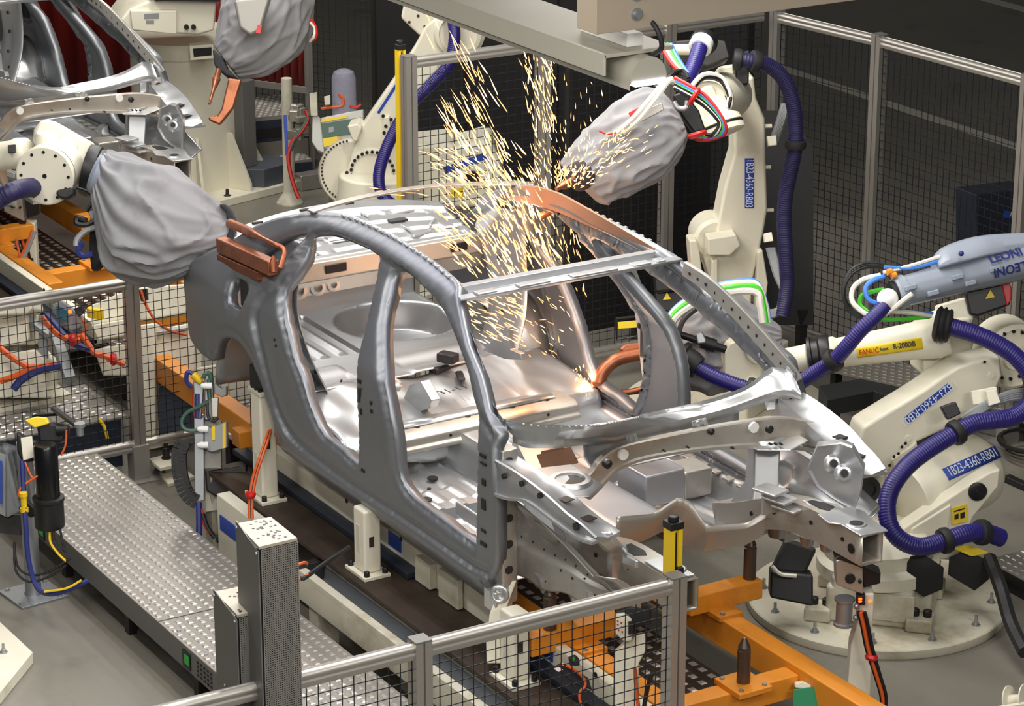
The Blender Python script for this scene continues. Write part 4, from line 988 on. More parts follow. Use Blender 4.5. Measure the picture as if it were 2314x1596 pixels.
def bb(u, v, z): return O + bd * u + bn * v + V((0, 0, z - .06))
def bbox(q, u0, u1, v0, v1, z0, z1): return q.hexa([bb(u0, v0, z0), bb(u1, v0, z0), bb(u1, v1, z0), bb(u0, v1, z0), bb(u0, v0, z1), bb(u1, v0, z1), bb(u1, v1, z1), bb(u0, v1, z1)])
q = MB(); bbox(q, -bl / 2 + .10, bl / 2 - .10, .03, .55, .05, .24); q.build('base_casting', 'ivory_dirty', r1, .02, seg=3)
q = MB()
for u in (-bl / 2, bl / 2 - .13): bbox(q, u, u + .13, 0, .13, .05, .12)
for u in (-bl / 2, bl / 2 - .13): bbox(q, u, u + .13, .42, .56, .05, .12)
q.each('base_foot', 'ivory_dirty', r1, .012)
q = MB()
for u in (-bl / 2 + .04, -bl / 2 + .10, bl / 2 - .09, bl / 2 - .03): q.lathe(bb(u, .07 if u < 0 else .06, .12), (0, 0, 1), [(.021, 0), (.021, .03), (.016, .034)], 12)
q.each('base_bolt', 'black', r1)
q = MB(); bbox(q, bl / 2 - .20, bl / 2 - .02, .12, .5, .05, .27); bbox(q, -bl / 2 + .12, -.02, .03, .2, .2, .30); q.each('base_block', 'ivory_dirty', r1, .03)
q = MB(); bbox(q, .02, .22, .015, .032, .09, .23); q.build('cover_panel', 'ivory_dirty', r1, .006)
q = MB(); q.lathe(bb(0, .3, .24), (0, 0, 1), [(.30, 0), (.30, .06), (.27, .09), (.27, .16), (.22, .2)], 40); q.build('turret', 'ivory', r1, ang=40)
# motors and connector boxes around the base
q = MB(); P = D([(1742, 1290), (1838, 1300), (1838, 1372), (1740, 1352)], 13.35); q.prism(P, FW * .12 + V((0, 0, .02))); q.build('motor_block', 'black', r1, .012)
q = MB(); P = D([(1778, 1218), (1848, 1240), (1820, 1300), (1742, 1292)], 13.38); q.prism(P, FW * .10); q.build('cable_boot', 'rubber', r1, .02)
cable([(1745, 1280), (1765, 1298), (1800, 1302)], .010, 'pale_cable', 'cable_white', r1, 13.3)
q = MB(); P = D([(2036, 1262), (2090, 1300), (2135, 1282), (2084, 1248)], 13.35); q.prism(P, V((0, 0, -.12))); q.build('hose_box', 'black', r1, .008)
q = MB(); P = D([(2142, 1258), (2205, 1296), (2240, 1268), (2180, 1238)], 13.5); q.prism(P, V((0, 0, -.10))); q.build('connector_box', 'black', r1, .010)
q = MB(); P = D([(2154, 1240), (2196, 1258), (2232, 1250), (2190, 1234)], 13.46); q.prism(P, V((0, 0, .006))); q.build('yellow_sticker', 'yellow_label', r1)
# trailing black cable duct on the floor
cable([(2236, 1262, 13.5), (2262, 1330, 13.3), (2285, 1410, 13.2), (2316, 1475, 13.0)], .035, 'cable_duct', 'rubber', r1)
# side frame carrying the balancer
FR = Face(U(2120, 1200, d=13.55), 8)
q = MB(); q.prism(FR.pts([(2040, 1196), (2196, 1092), (2236, 1068), (2262, 1060), (2258, 1100), (2200, 1170), (2176, 1235), (2155, 1268), (2050, 1262)]), -FR.n * .10); q.build('side_frame', 'ivory', r1, .012)
q = MB(); q.prism(FR.pts([(2060, 1196), (2150, 1140), (2140, 1230), (2060, 1240)], .012), -FR.n * .02); q.build('frame_plate', 'ivory', r1, .008)
q = MB(); p = FR(2208, 1110, .0); q.lathe(p, FR.n, [(.046, -.02), (.046, .014), (.040, .018), (.014, .018), (.012, .022)], 28); q.build('black_cap', 'black', r1)
dq, dn = decal(FR, FR.pts([(2152, 1148), (2184, 1139), (2184, 1178), (2152, 1186)], .02), 'warning_label', 'yellow_label', r1)
q = MB(); P = FR.pts([(2156, 1155), (2180, 1148), (2180, 1151), (2156, 1158)], .024); q.prism(P, dn * .001); P = FR.pts([(2157, 1164), (2166, 1161), (2166, 1172), (2157, 1175)], .024); q.prism(P, dn * .001); P = FR.pts([(2170, 1160), (2180, 1157), (2180, 1170), (2170, 1173)], .024); q.prism(P, dn * .001); q.build('print_marking', 'text_dark', r1, weld=False)
ba, bb_ = U(2048, 1132, d=13.72), U(2226, 1052, d=14.0)
q = MB(); L_ = (bb_ - ba).length; q.lathe(ba, bb_ - ba, [(.10, -.02), (.185, -.02), (.195, 0), (.195, L_ * .80), (.185, L_ * .9), (.15, L_ * .98), (.09, L_ * 1.02)], 44); q.build('balancer_cylinder', 'ivory', r1, ang=40)
ax_ = (bb_ - ba).normalized(); vv = (CAM - ba).normalized(); vv = (vv - ax_ * vv.dot(ax_)).normalized(); uu = vv.cross(ax_)
if uu.z < 0: uu = -uu
def oncyl(a, r, t, an):  # curved point on a cylinder
    return a + ax_ * t + (vv * math.cos(an) + uu * math.sin(an)) * r
q = MB(); q.loft([[oncyl(ba, .198, t, an) for t in (.14, .50)] for an in np.linspace(.02, .36, 6)], False, False); q.build('blue_tag', 'blue_label', r1, solid=.002)
text_mesh('1B23-4360-RB01', .068, oncyl(ba, .2035, .32, .19), ax_, -vv * math.sin(.19) + uu * math.cos(.19), 'lettering', 'text_white', r1, .0006, sx=.72)
# lower arm
FA = Face(U(2090, 930, d=13.62), 14)
arm = [(1951, 966), (1985, 945), (2040, 912), (2085, 884), (2130, 852), (2167, 828), (2225, 812), (2262, 806), (2266, 850), (2246, 896), (2200, 930), (2135, 972), (2066, 1004), (2022, 1036), (2000, 1085), (1975, 1120), (1945, 1110), (1936, 1060), (1940, 1000)]
q = MB(); q.prism(FA.pts(arm), -FA.n * .17); q.build('lower_arm', 'ivory', r1, .018, seg=3)
p = FA(1972, 1085, -.05); q = MB(); q.lathe(p, FA.n, [(.16, -.16), (.16, .03), (.13, .04), (.13, .03), (.05, .03), (.04, .05)], 36); q.build('shoulder_joint', 'ivory', r1, ang=40)
q = MB(); q.lathe(FA(1956, 1108, .01), FA.n, [(.075, 0), (.075, .012), (.05, .012), (.045, .002)], 28); q.build('joint_seal', 'black', r1)
P = FA.pts([(2043, 944), (2142, 866), (2152, 878), (2054, 957)], .001); _, dn = decal(FA, P, 'blue_tag', 'blue_label', r1)
xd = (P[1] - P[0]).normalized(); text_mesh('1B23-4360-RB01', .062, sum(P, V()) / 4 + dn * .0042, -xd, -(P[0] - P[3]), 'lettering', 'text_white', r1, .0006, sx=.80)
P = FA.pts([(2072, 998), (2060, 1010), (2016, 1040), (2022, 1058), (2075, 1020)], .02); q = MB(); q.prism(P, -FA.n * .06); q.build('arm_bracket', 'ivory', r1, .006)
for k, (px, py) in enumerate(((2052, 990), (2240, 848), (2100, 1018))): q = MB(); q.lathe(FA(px, py, 0), FA.n, [(.016, 0), (.016, .008), (.008, .008)], 10); q.build('boss', 'ivory', r1)
q = MB()
for px, py in ((2225, 818), (2038, 1010), (2046, 1002), (2020, 1032), (2030, 1025), (2010, 1052)): q.lathe(FA(px, py, .021), FA.n, [(.008, 0), (.008, .003)], 8)
q.each('bolt', 'black', r1)
# grey flat cable bundle and its clips on the arm
for k in range(4): cable([(2175, 945 + k * 7, 13.5), (2205, 925 + k * 5, 13.48), (2240, 905 + k * 4, 13.5), (2290, 886 + k * 5, 13.55), (2330, 884 + k * 7, 13.6)], .014, 'grey_cable', 'grey_box', r1)
q = MB(); q.prism(D([(2195, 884), (2252, 874), (2258, 905), (2200, 916)], 13.52), FW * .05); q.prism(D([(2228, 884), (2250, 880), (2262, 910), (2236, 918)], 13.44), FW * .06); q.each('cable_clip', 'ivory', r1, .004)
q = MB(); q.prism(D([(2126, 920), (2160, 908), (2172, 935), (2142, 950)], 13.42), FW * .06); q.build('clip_block', 'black', r1, .006)
# elbow and forearm
FE = Face(U(2140, 800, d=13.75), 14)
q = MB(); q.prism(FE.pts([(2084, 782), (2100, 742), (2150, 726), (2196, 720), (2204, 770), (2196, 800), (2206, 822), (2160, 838), (2120, 872), (2088, 852)]), -FE.n * .2); q.build('elbow_housing', 'ivory', r1, .016, seg=3)
p = FE(2286, 802, -.06); q = MB(); q.lathe(p, FE.n, [(.17, -.14), (.17, .03), (.15, .05), (.15, .04), (.07, .04), (.06, .06)], 40); q.build('elbow_joint', 'ivory', r1, ang=40)
bolts(FE(2286, 802, -.018), FE.n, .125, 16, .009, .012, 'bolt', 'black', r1)
bolts(FE(2113, 783, .0), FE.n, .055, 5, .012, .014, 'bolt', 'black', r1, -2.2, .9)
fa, fb = U(1878, 800, d=13.74), U(2120, 762, d=13.66)
q = MB(); L_ = (fb - fa).length; q.lathe(fa, fb - fa, [(.085, -.015), (.085, .02), (.074, .035), (.078, L_ * .3), (.092, L_ * .75), (.105, L_ * 1.0), (.09, L_ * 1.1)], 32); q.build('forearm', 'ivory', r1, ang=40)
fx = (fb - fa).normalized(); fv = (CAM - fa).normalized(); fv = (fv - fx * fv.dot(fx)).normalized(); fu = fv.cross(fx)
if fu.z < 0: fu = -fu
def onf(t, an, dr=0): return fa + fx * t + (fv * math.cos(an) + fu * math.sin(an)) * (.078 + (.1 - .078) * t / L_ + dr)
ta, tb = .13, .45
P = [[onf(t, an, .0035) for t in (ta, tb)] for an in np.linspace(-.48, .12, 6)]; q = MB(); q.loft(P, False, False); q.build('yellow_label', 'yellow_label', r1, solid=.002)
def ftxt(s_, t, an, size, m_, sx): text_mesh(s_, size, onf(t, an, .0085), (onf(t + .1, an) - onf(t - .1, an)), -fv * math.sin(an) + fu * math.cos(an), 'lettering', m_, r1, .0006, sx=sx, extra=.0006)
ftxt('FANUC', .188, -.19, .036, 'text_red', .82); ftxt('Robot', .262, -.17, .022, 'text_dark', .75); ftxt('R-2000iB', .362, -.14, .038, 'text_dark', .78)
q = MB(); q.lathe(fa, fa - fb, [(.095, .0), (.10, .01), (.10, .05), (.085, .06), (.085, .09), (.10, .095), (.10, .11), (.06, .115)], 32); q.build('wrist_ring', 'black', r1, ang=40)
wa = fa + (fa - fb).normalized() * .11; q = MB(); q.lathe(wa, (fa - fb), [(.06, 0), (.07, .01), (.066, .03), (.062, .16), (.05, .2)], 28); q.build('wrist_shaft', 'ivory', r1, ang=40)
FWr = Face(U(1690, 820, d=13.8), 20)
q = MB(); q.prism(FWr.pts([(1640, 795), (1650, 778), (1676, 768), (1672, 762), (1700, 752), (1722, 800), (1734, 812), (1730, 830), (1712, 880), (1690, 892), (1660, 880), (1638, 850)]), -FWr.n * .12); q.build('wrist_housing', 'ivory', r1, .02, seg=3)
q = MB(); q.prism(FWr.pts([(1676, 770), (1692, 752), (1706, 760), (1732, 806), (1726, 822), (1706, 826), (1690, 812)], .02), -FWr.n * .03); q.build('wrist_cover', 'ivory', r1, .012)
q = MB(); q.lathe(FWr(1715, 862, -.02), V((0, 0, 1)), [(.09, -.05), (.10, .0), (.07, .04)], 24); q.build('wrist_flange', 'ivory', r1)
# hoses
def hose(name, par, L, r, m_='hose_blue', d=None, rings_=(), pitch=.013):
    P = D(L, d); q = MB(); q.hose(P, r, pitch); o = q.build(name, m_, par, ang=80)
    C = resample(cr(P, 12), 200)
    for f_ in rings_:
        i = int(f_ * 199); ring_clamp(C[i], C[min(i + 2, 199)] - C[max(i - 2, 0)], r, .05, 'hose_clamp', o)
    return o
hose('dress_hose', r1, [(2003, 688, 13.35), (1970, 722, 13.35), (1941, 750, 13.37), (1914, 783, 13.4), (1884, 815, 13.45), (1852, 836, 13.5), (1800, 868, 13.55), (1740, 884, 13.6), (1690, 878, 13.62), (1640, 862, 13.64), (1595, 842, 13.66), (1556, 818, 13.68)], .038, rings_=(.33, .715))
q = MB(); q.lathe(U(1566, 824, d=13.68), U(1530, 800, d=13.7) - U(1566, 824, d=13.68), [(.058, -.03), (.066, 0), (.066, .05), (.08, .06), (.08, .08), (.06, .09), (.05, .12)], 24); q.build('hose_socket', 'rubber', r1)
hose('dress_hose', r1, [(2128, 733, 13.5), (2160, 742, 13.5), (2200, 754, 13.5), (2250, 776, 13.5), (2295, 806, 13.5), (2328, 850, 13.5), (2330, 905, 13.48), (2295, 940, 13.45), (2245, 950, 13.42), (2200, 958, 13.40), (2150, 984, 13.36), (2095, 1018, 13.32), (2048, 1056, 13.28), (2014, 1104, 13.25), (2004, 1150, 13.22), (2014, 1196, 13.2), (2044, 1226, 13.2), (2085, 1236, 13.22), (2135, 1222, 13.26), (2185, 1206, 13.3), (2225, 1204, 13.36), (2262, 1216, 13.42)], .045, rings_=(.455, .855, .945))
q = MB(); q.lathe(U(2150, 738, d=13.5), U(2100, 728, d=13.52) - U(2150, 738, d=13.5), [(.055, 0), (.075, .004), (.085, .015), (.075, .026), (.078, .03), (.09, .04), (.078, .05), (.08, .055), (.092, .065), (.075, .08), (.06, .085)], 28); q.build('hose_gland', 'rubber', r1, ang=25)
# grey cable tube
la, lb = U(2022, 664, d=13.42), U(2345, 578, d=13.62); lx = (lb - la).normalized(); lv = (CAM - la).normalized(); lv = (lv - lx * lv.dot(lx)).normalized(); lu = lv.cross(lx)
if lu.z < 0: lu = -lu
L_ = (lb - la).length
def tubesec(t, r):
    out = []
    for k in range(40):
        a = 2 * PI * k / 40; rr = r * (1 + (.05 if int(k / 5) % 2 else 0)); out.append(la + lx * t + (lv * math.cos(a) + lu * math.sin(a)) * rr)
    return out
q = MB(); q.loft([tubesec(t, r) for t, r in ((0, .070), (.01, .078), (.05, .080), (.055, .072), (L_ * .5, .080), (L_ * .75, .090), (L_, .098))]); q.build('cable_tube', 'leoni_grey', r1, ang=28)
q = MB()
for t, an in ((.05, .1), (.16, -.55), (.36, -.55), (.30, .0), (.5, -.1)):
    c = la + lx * t + (lv * math.cos(an) + lu * math.sin(an)) * .085; q.box(c, (.06, .03, .025), R=Matrix((lx, lv, lu)).transposed())
q.each('tube_clip', 'leoni_grey', r1, .006)
# hump-backed lid
hp = [[U(2112, 588, d=13.46), U(2130, 566, d=13.46), U(2170, 548, d=13.5), U(2230, 534, d=13.52), U(2330, 528, d=13.6)], [U(2124, 606, d=13.4), U(2150, 598, d=13.4), U(2190, 588, d=13.42), U(2240, 576, d=13.46), U(2335, 560, d=13.54)]]
a, b = resample(cr(hp[0], 4), 18), resample(cr(hp[1], 4), 18); q = MB(); q.loft([[y_, y_.lerp(x, .4) - FW * .02, x, x + FW * .10 + V((0, 0, .01)), x + FW * .16 - V((0, 0, .03)), y_ + FW * .12 - V((0, 0, .04))] for x, y_ in zip(a, b)]); q.build('tube_lid', 'leoni_grey', r1, .01, ang=50)
q = MB(); q.sphere(U(2172, 573, d=13.38), .014, 10); q.build('lid_screw', 'text_navy', r1)
def lt(t, an, flip): 
    r = .099
    up_ = -lv * math.sin(an) + lu * math.cos(an); x_ = lx
    text_mesh('LEONI', .062, la + lx * t + (lv * math.cos(an) + lu * math.sin(an)) * r, -x_ if flip else x_, -up_ if flip else up_, 'lettering', 'text_navy', r1, .0015, extra=.0012, sx=1.0)
lt(L_ * .735, .42, False); lt(L_ * .735, -.28, True)
q = MB(); q.sphere(U(2006, 676, d=13.36), .052, 22); q.build('ball_joint', 'white', r1)
q = MB(); q.lathe(la, -lx, [(.066, -.03), (.066, .012), (.055, .02)], 28); q.build('tube_mouth', 'black', r1)
cable([(2062, 664, 13.3), (1985, 716, 13.36), (1932, 690, 13.4), (1926, 656, 13.42), (1950, 632, 13.42), (1990, 622, 13.42)], .013, 'white_cable', 'cable_white', r1)
cable([(1982, 686, 13.4), (1962, 676, 13.4), (1956, 652, 13.4), (1972, 634, 13.4), (2000, 624, 13.42)], .012, 'blue_cable', 'blue_cable', r1)
cable([(1962, 705, 13.42), (1944, 690, 13.44), (1948, 668, 13.44), (1975, 658, 13.44), (1998, 654, 13.44)], .012, 'green_cable', 'green', r1)
for k in range(3): cable([(1950, 722 - k * 4, 13.46), (1918, 700 - k * 3, 13.48), (1906, 660 - k * 4, 13.48), (1926, 618 - k * 5, 13.48), (1970, 602 - k * 4, 13.5), (2022, 612 - k * 3, 13.5)], .010, 'black_cable', 'black', r1)
cable([(1998, 604, 13.4), (2060, 606, 13.42), (2122, 590, 13.44)], .010, 'blue_cable', 'blue_cable', r1); cable([(1996, 616, 13.4), (2060, 600, 13.42), (2124, 580, 13.44)], .010, 'white_cable', 'cable_white', r1)
cable([(1980, 722, 13.44), (2030, 722, 13.44), (2100, 716, 13.5)], .011, 'green_cable', 'green', r1); cable([(1998, 704, 13.42), (2050, 706, 13.44), (2104, 714, 13.5)], .012, 'white_cable', 'cable_white', r1); cable([(2036, 704, 13.44), (2108, 708, 13.5)], .008, 'blue_cable', 'blue_cable', r1)
q = MB()
for p in ((2004, 616), (2014, 624)): q.lathe(U(p[0], p[1], d=13.38), lx, [(.016, 0), (.016, .025), (.010, .03)], 8)
q.each('brass_fitting', 'orange', r1)
# black servo motor with red end
q = MB(); q.prism(D([(2180, 662), (2200, 640), (2262, 626), (2284, 640), (2284, 690), (2210, 716), (2192, 712)], 13.7), FW * .16); q.build('servo_motor', 'black', r1, .014)
q = MB(); q.prism(D([(2262, 624), (2278, 628), (2286, 650), (2286, 676), (2276, 694), (2268, 660)], 13.69), FW * .16); q.build('motor_cap', 'red', r1, .006)
P = D([(2226, 676), (2238, 655), (2248, 672)], 13.688); q = MB(); q.prism(P, FW * -.003); q.build('warning_triangle', 'yellow_label', r1)
q = MB(); q.prism(D([(2120, 690), (2196, 668), (2204, 700), (2196, 736), (2130, 740)], 13.74), FW * .14); q.build('motor_mount', 'ivory', r1, .012)
# ------------------------------------------------------------------ its gun, welding the sill
def gun(label, par_loc, group='covered welding guns'): return thing('welding_gun', label, 'welding gun', par_loc, group)
g1 = gun('welding gun under grey cloth with bent copper arms, seen through the far front door opening', U(1640, 780, d=13.95))
bag([((1500, 745), (1508, 852)), ((1540, 694), (1545, 884)), ((1600, 668), (1606, 890)), ((1656, 664), (1668, 874)), ((1712, 702), (1722, 836)), ((1768, 742), (1766, 786))], 13.97, .7, 2.0).build('cloth_cover', 'cloth', g1, ang=80, sub=1)
q = MB(); q.tube(D([(1520, 786), (1468, 796), (1416, 806), (1386, 818), (1362, 842), (1352, 872)], 13.95), .034, 14, 8); q.lathe(U(1352, 866, d=13.95), U(1347, 906, d=13.97) - U(1352, 866, d=13.95), [(.036, -.01), (.038, .015), (.026, .022), (.022, .05), (.020, .085), (.010, .095)], 16); q.build('upper_electrode', 'copper', g1)
q = MB(); q.prism(D([(1398, 790), (1412, 778), (1470, 768), (1520, 762), (1520, 790), (1420, 806)], 13.94), FW * .04); q.build('electrode_bar', 'copper', g1, .012)
q = MB(); q.lathe(U(1500, 872, d=13.95), U(1352, 899, d=13.97) - U(1500, 872, d=13.95), [(.03, 0), (.03, .10), (.018, .12), (.016, .18), (.02, .2), (.02, .24), (.013, .26), (.011, .32), (.008, .34)], 14); q.build('lower_electrode', 'copper_dark', g1)
q = MB(); q.lathe(U(1530, 754, d=13.72), U(1640, 790, d=13.76) - U(1530, 754, d=13.72), [(.018, 0), (.018, .13), (.034, .13), (.034, .2), (.02, .2), (.02, .26)], 16); q.build('cover_rod', 'black', g1)
q = MB(); q.prism(D([(1572, 756), (1586, 748), (1596, 768), (1594, 776), (1576, 778)], 13.70), FW * .06); q.build('rod_clamp', 'galv', g1, .008)
for k, (m_, off, r) in enumerate((('blue_cable', -9, .013), ('cable_white', -5, .015), ('green', 4, .018), ('cable_white', 14, .018), ('black', 22, .012), ('black', 28, .012))):
    if k < 4: L = [(1522 + off * .3, 806), (1512 + off * .5, 760), (1518 + off * .4, 716 + off * .6), (1560, 680 + off), (1620, 654 + off), (1680, 644 + off), (1712, 650 + off), (1726 - off * .6, 690), (1732 - off * .6, 730)]
    else: L = [(1530, 806), (1524 + off * .3, 770), (1545, 710 + off * .5), (1590, 676 + off * .4), (1620, 668 + off * .2)]
    cable([(a, b, 13.68 - .01 * k) for a, b in L], r, {'blue_cable': 'blue_cable', 'cable_white': 'white_cable', 'green': 'green_cable', 'black': 'black_cable'}[m_], m_, g1)
cable([(1508, 742, 13.7), (1512, 775, 13.7), (1524, 806, 13.7)], .012, 'red_cable', 'red_cable', g1)
# ------------------------------------------------------------------ robot with the upright arm behind the car
r3 = thing('welding_robot', 'cream welding robot with upright arm and large blue hose behind the far car side', 'robot', (-3.5, 2.65, 0), 'cream welding robots')
F3 = Face(U(1690, 400, d=16.0), 6)
arm = [(1672, 180), (1704, 172), (1709, 221), (1729, 268), (1731, 355), (1735, 474), (1726, 528), (1714, 580), (1700, 640), (1696, 720), (1612, 720), (1606, 640), (1588, 580), (1600, 545), (1617, 530), (1637, 427), (1659, 348), (1659, 300), (1673, 245)]
q = MB(); q.prism(F3.pts(arm), -F3.n * .2); q.build('lower_arm', 'ivory', r3, .02, seg=3)
q = MB(); q.lathe(F3(1612, 535, -.1), F3.n, [(.13, -.12), (.13, .07), (.11, .09)], 36); q.build('shoulder_joint', 'ivory', r3, ang=40)
q = MB(); q.prism(F3.pts([(1600, 540), (1664, 530), (1674, 556), (1650, 578), (1600, 578)], .12), -F3.n * .12); q.build('arm_nose', 'ivory', r3, .01)
q = MB(); q.prism(F3.pts([(1558, 545), (1575, 543), (1582, 575), (1590, 640), (1596, 720), (1570, 720), (1562, 600)], .06), -F3.n * .14); q.prism(F3.pts([(1608, 590), (1622, 585), (1624, 700), (1606, 700)], .08), -F3.n * .06); q.each('base_web', 'ivory', r3, .01)
q = MB(); q.prism(F3.pts([(1712, 570), (1724, 565), (1736, 640), (1726, 720), (1708, 720)], .04), -F3.n * .1); q.build('side_web', 'ivory', r3, .01)
c3 = V((-3.5, 2.65, 0)); q = MB(); q.lathe(c3, (0, 0, 1), [(.60, 0), (.60, .05)], 56); q.build('floor_disc', 'ivory_dirty', r3)
q = MB(); q.box(c3 + V((0, 0, .22)), (.55, .55, .36), .5); q.lathe(c3 + V((0, 0, .40)), (0, 0, 1), [(.28, 0), (.28, .1), (.22, .2)], 36); q.build('base_casting', 'ivory', r3, .02)
P = F3.pts([(1683, 358), (1703, 358), (1703, 470), (1683, 470)], .001); _, dn = decal(F3, P, 'blue_tag', 'blue_label', r3)
text_mesh('1B23-4360-RB03', .062, sum(P, V()) / 4 + dn * .0042, V((0, 0, -1)), (P[1] - P[0]), 'lettering', 'text_white', r3, .0006, sx=.68)
q = MB()
for px, py in ((1736, 285), (1734, 378), (1740, 475)): q.lathe(F3(px, py, -.06), F3.r, [(.012, -.02), (.012, .02)], 8)
q.each('bolt', 'ivory', r3)
# elbow and forearm coming towards the gun
q = MB(); q.prism(D([(1622, 150), (1680, 140), (1690, 200), (1670, 240), (1625, 230), (1608, 190)], 15.4), FW * .3); q.build('elbow_housing', 'ivory', r3, .02)
a_, b_ = U(1648, 215, d=15.6), U(1600, 238, d=14.55); q = MB(); L_ = (b_ - a_).length; q.lathe(a_, b_ - a_, [(.13, 0), (.14, L_ * .3), (.11, L_ * .7), (.10, L_)], 32); q.build('forearm', 'ivory', r3, ang=40)
ax3 = (b_ - a_).normalized()
q = MB(); q.lathe(U(1604, 225, d=14.5), ax3, [(.115, -.05), (.125, -.02), (.125, .03), (.10, .05), (.10, .03), (.04, .03)], 36); q.build('wrist_ring', 'ivory', r3, ang=30)
bolts(U(1604, 225, d=14.5) + ax3 * .03, ax3, .108, 18, .007, .012, 'bolt', 'black', r3)
tilt = (V((0, 0, -1)) * .86 - FW * .35 + RT * .28).normalized()
q = MB(); q.lathe(U(1622, 270, d=14.35), tilt, [(.05, -.12), (.08, -.10), (.085, -.02), (.115, .0), (.122, .03), (.118, .034), (.112, .04), (.118, .046), (.122, .05), (.122, .075), (.11, .082)], 44); q.build('wrist_dish', 'ivory', r3, ang=30)
q = MB(); q.lathe(U(1622, 270, d=14.35), tilt, [(.1225, .034), (.1228, .046)], 44, False); q.build('dish_seal', 'black', r3)
q = MB(); q.prism(D([(1566, 240), (1586, 196), (1612, 190), (1622, 214), (1600, 250), (1596, 300), (1570, 288)], 14.3), FW * .12); q.build('wrist_housing', 'ivory', r3, .02)
# top unit under the girder
q = MB(); q.prism(D([(1526, 92), (1600, 84), (1640, 92), (1650, 130), (1600, 150), (1520, 140)], 15.0), FW * .3); q.build('cable_carrier', 'dark_steel', r3, .01)
q = MB(); q.prism(D([(1660, 120), (1695, 112), (1692, 190), (1664, 195)], 15.2), FW * .2); q.build('elbow_motor', 'black', r3, .01)
q = MB(); q.lathe(U(1540, 112, d=14.9), RT, [(.03, -.05), (.03, .12)], 14); q.build('air_cylinder', 'ivory', r3)
q = MB(); q.lathe(U(1584, 102, d=14.55), U(1545, 190, d=14.3) - U(1584, 102, d=14.55), [(.05, -.04), (.06, -.03), (.062, .02), (.05, .03)], 28); q.build('ball_joint', 'white', r3)
q = MB(); q.lathe(U(1590, 96, d=14.62), U(1545, 190, d=14.3) - U(1584, 102, d=14.55), [(.07, -.03), (.075, 0), (.07, .02)], 28); q.build('tube_mouth', 'black', r3)
hose('dress_hose', r3, [(1582, 106, 14.5), (1572, 136, 14.45), (1560, 165, 14.4), (1546, 192, 14.35)], .042)
hose('dress_hose', r3, [(1660, 134, 15.0), (1700, 138, 15.0), (1740, 150, 15.05), (1772, 180, 15.1), (1790, 225, 15.15), (1798, 280, 15.2), (1796, 340, 15.25), (1786, 390, 15.3), (1776, 440, 15.35), (1772, 500, 15.4), (1776, 580, 15.45), (1778, 650, 15.5), (1768, 715, 15.5)], .042, 'hose_dull', rings_=(.015, .07, .42))
for k in range(5): cable([(1770 + k * 3, 235, 15.4), (1755 + k * 3, 285, 15.4), (1742 + k * 3, 320, 15.45)], .014, 'grey_cable', 'grey_box', r3)
for k in range(4): cable([(1735 + k * 4, 560, 15.5), (1752 + k * 4, 620, 15.5), (1772 + k * 2, 670, 15.5), (1756, 700 + k * 3, 15.5), (1735, 705 + k * 4, 15.5)], .014, 'grey_cable', 'grey_box', r3)
q = MB(); q.prism(D([(1733, 308), (1754, 306), (1756, 328), (1736, 330)], 15.35), FW * .06); q.prism(D([(1726, 528), (1744, 524), (1748, 545), (1728, 548)], 15.4), FW * .06); q.each('cable_clip', 'ivory', r3, .004)
# motor with red emergency cap beside the base
q = MB(); q.prism(D([(1478, 616), (1556, 606), (1560, 652), (1482, 660)], 16.2), FW * .2); q.prism(D([(1480, 662), (1558, 654), (1558, 700), (1484, 705)], 16.25), FW * .2); q.each('servo_motor', 'black', r3, .01)
q = MB(); q.lathe(U(1516, 606, d=16.3), (0, 0, 1), [(.10, -.02), (.10, .02), (.06, .03), (.055, .05), (.04, .055)], 28); q.build('motor_cap', 'red', r3)
q = MB(); q.prism(D([(1494, 622), (1522, 619), (1523, 628), (1495, 631)], 16.195), FW * -.003); q.build('motor_label', 'white', r3)
q = MB(); q.prism(D([(1498, 678), (1507, 660), (1516, 676)], 16.24), FW * -.003); q.build('warning_triangle', 'yellow_label', r3)
q = MB(); q.prism(D([(1396, 728), (1440, 724), (1440, 740), (1397, 743)], 15.6), FW * .02); q.build('yellow_plate', 'yellow_label', r3)
q = MB(); q.tube(D([(1392, 720), (1440, 715), (1440, 760), (1394, 768), (1392, 720)], 15.62), .008, 8); q.build('guard_frame', 'black', r3)
# its gun, sparking on the roof rail
g3 = gun('welding gun under grey cloth with sparks at its nose on the far roof rail', U(1420, 330, d=13.95))
bag([((1266, 374), (1330, 438)), ((1290, 336), (1362, 462)), ((1335, 282), (1402, 448)), ((1385, 234), (1452, 424)), ((1440, 204), (1508, 392)), ((1490, 208), (1544, 352)), ((1530, 246), (1556, 308))], 13.95, .8, 5.5).build('cloth_cover', 'cloth', g3, ang=80, sub=1)
q = MB(); q.lathe(U(1310, 398, d=13.85), U(1270, 420, d=13.75) - U(1310, 398, d=13.85), [(.075, -.04), (.075, .02), (.05, .05), (.03, .06)], 20); q.build('nose_collar', 'cloth_dark', g3)
q = MB(); q.lathe(U(1296, 408, d=13.80), U(1248, 432, d=13.68) - U(1296, 408, d=13.80), [(.022, 0), (.022, .08), (.014, .1), (.010, .14)], 12); q.build('upper_electrode', 'copper', g3)
q = MB(); q.tube(D([(1300, 470), (1268, 468), (1240, 480), (1218, 492)], 13.75), .018, 10, 6); q.build('lower_electrode', 'copper_dark', g3)
q = MB(); q.prism(D([(1420, 255), (1455, 236), (1462, 252), (1428, 272)], 13.72), FW * .02); q.build('red_window', 'red', g3, .004)
q = MB(); q.prism(D([(1462, 246), (1496, 232), (1500, 248), (1448, 276)], 13.73), FW * .02); q.build('plastic_window', 'alu', g3, .004)
q = MB(); q.tube(D([(1354, 296), (1372, 303), (1392, 300)], 13.71), .005, 6, 6); q.build('red_loop', 'red_cable', g3)
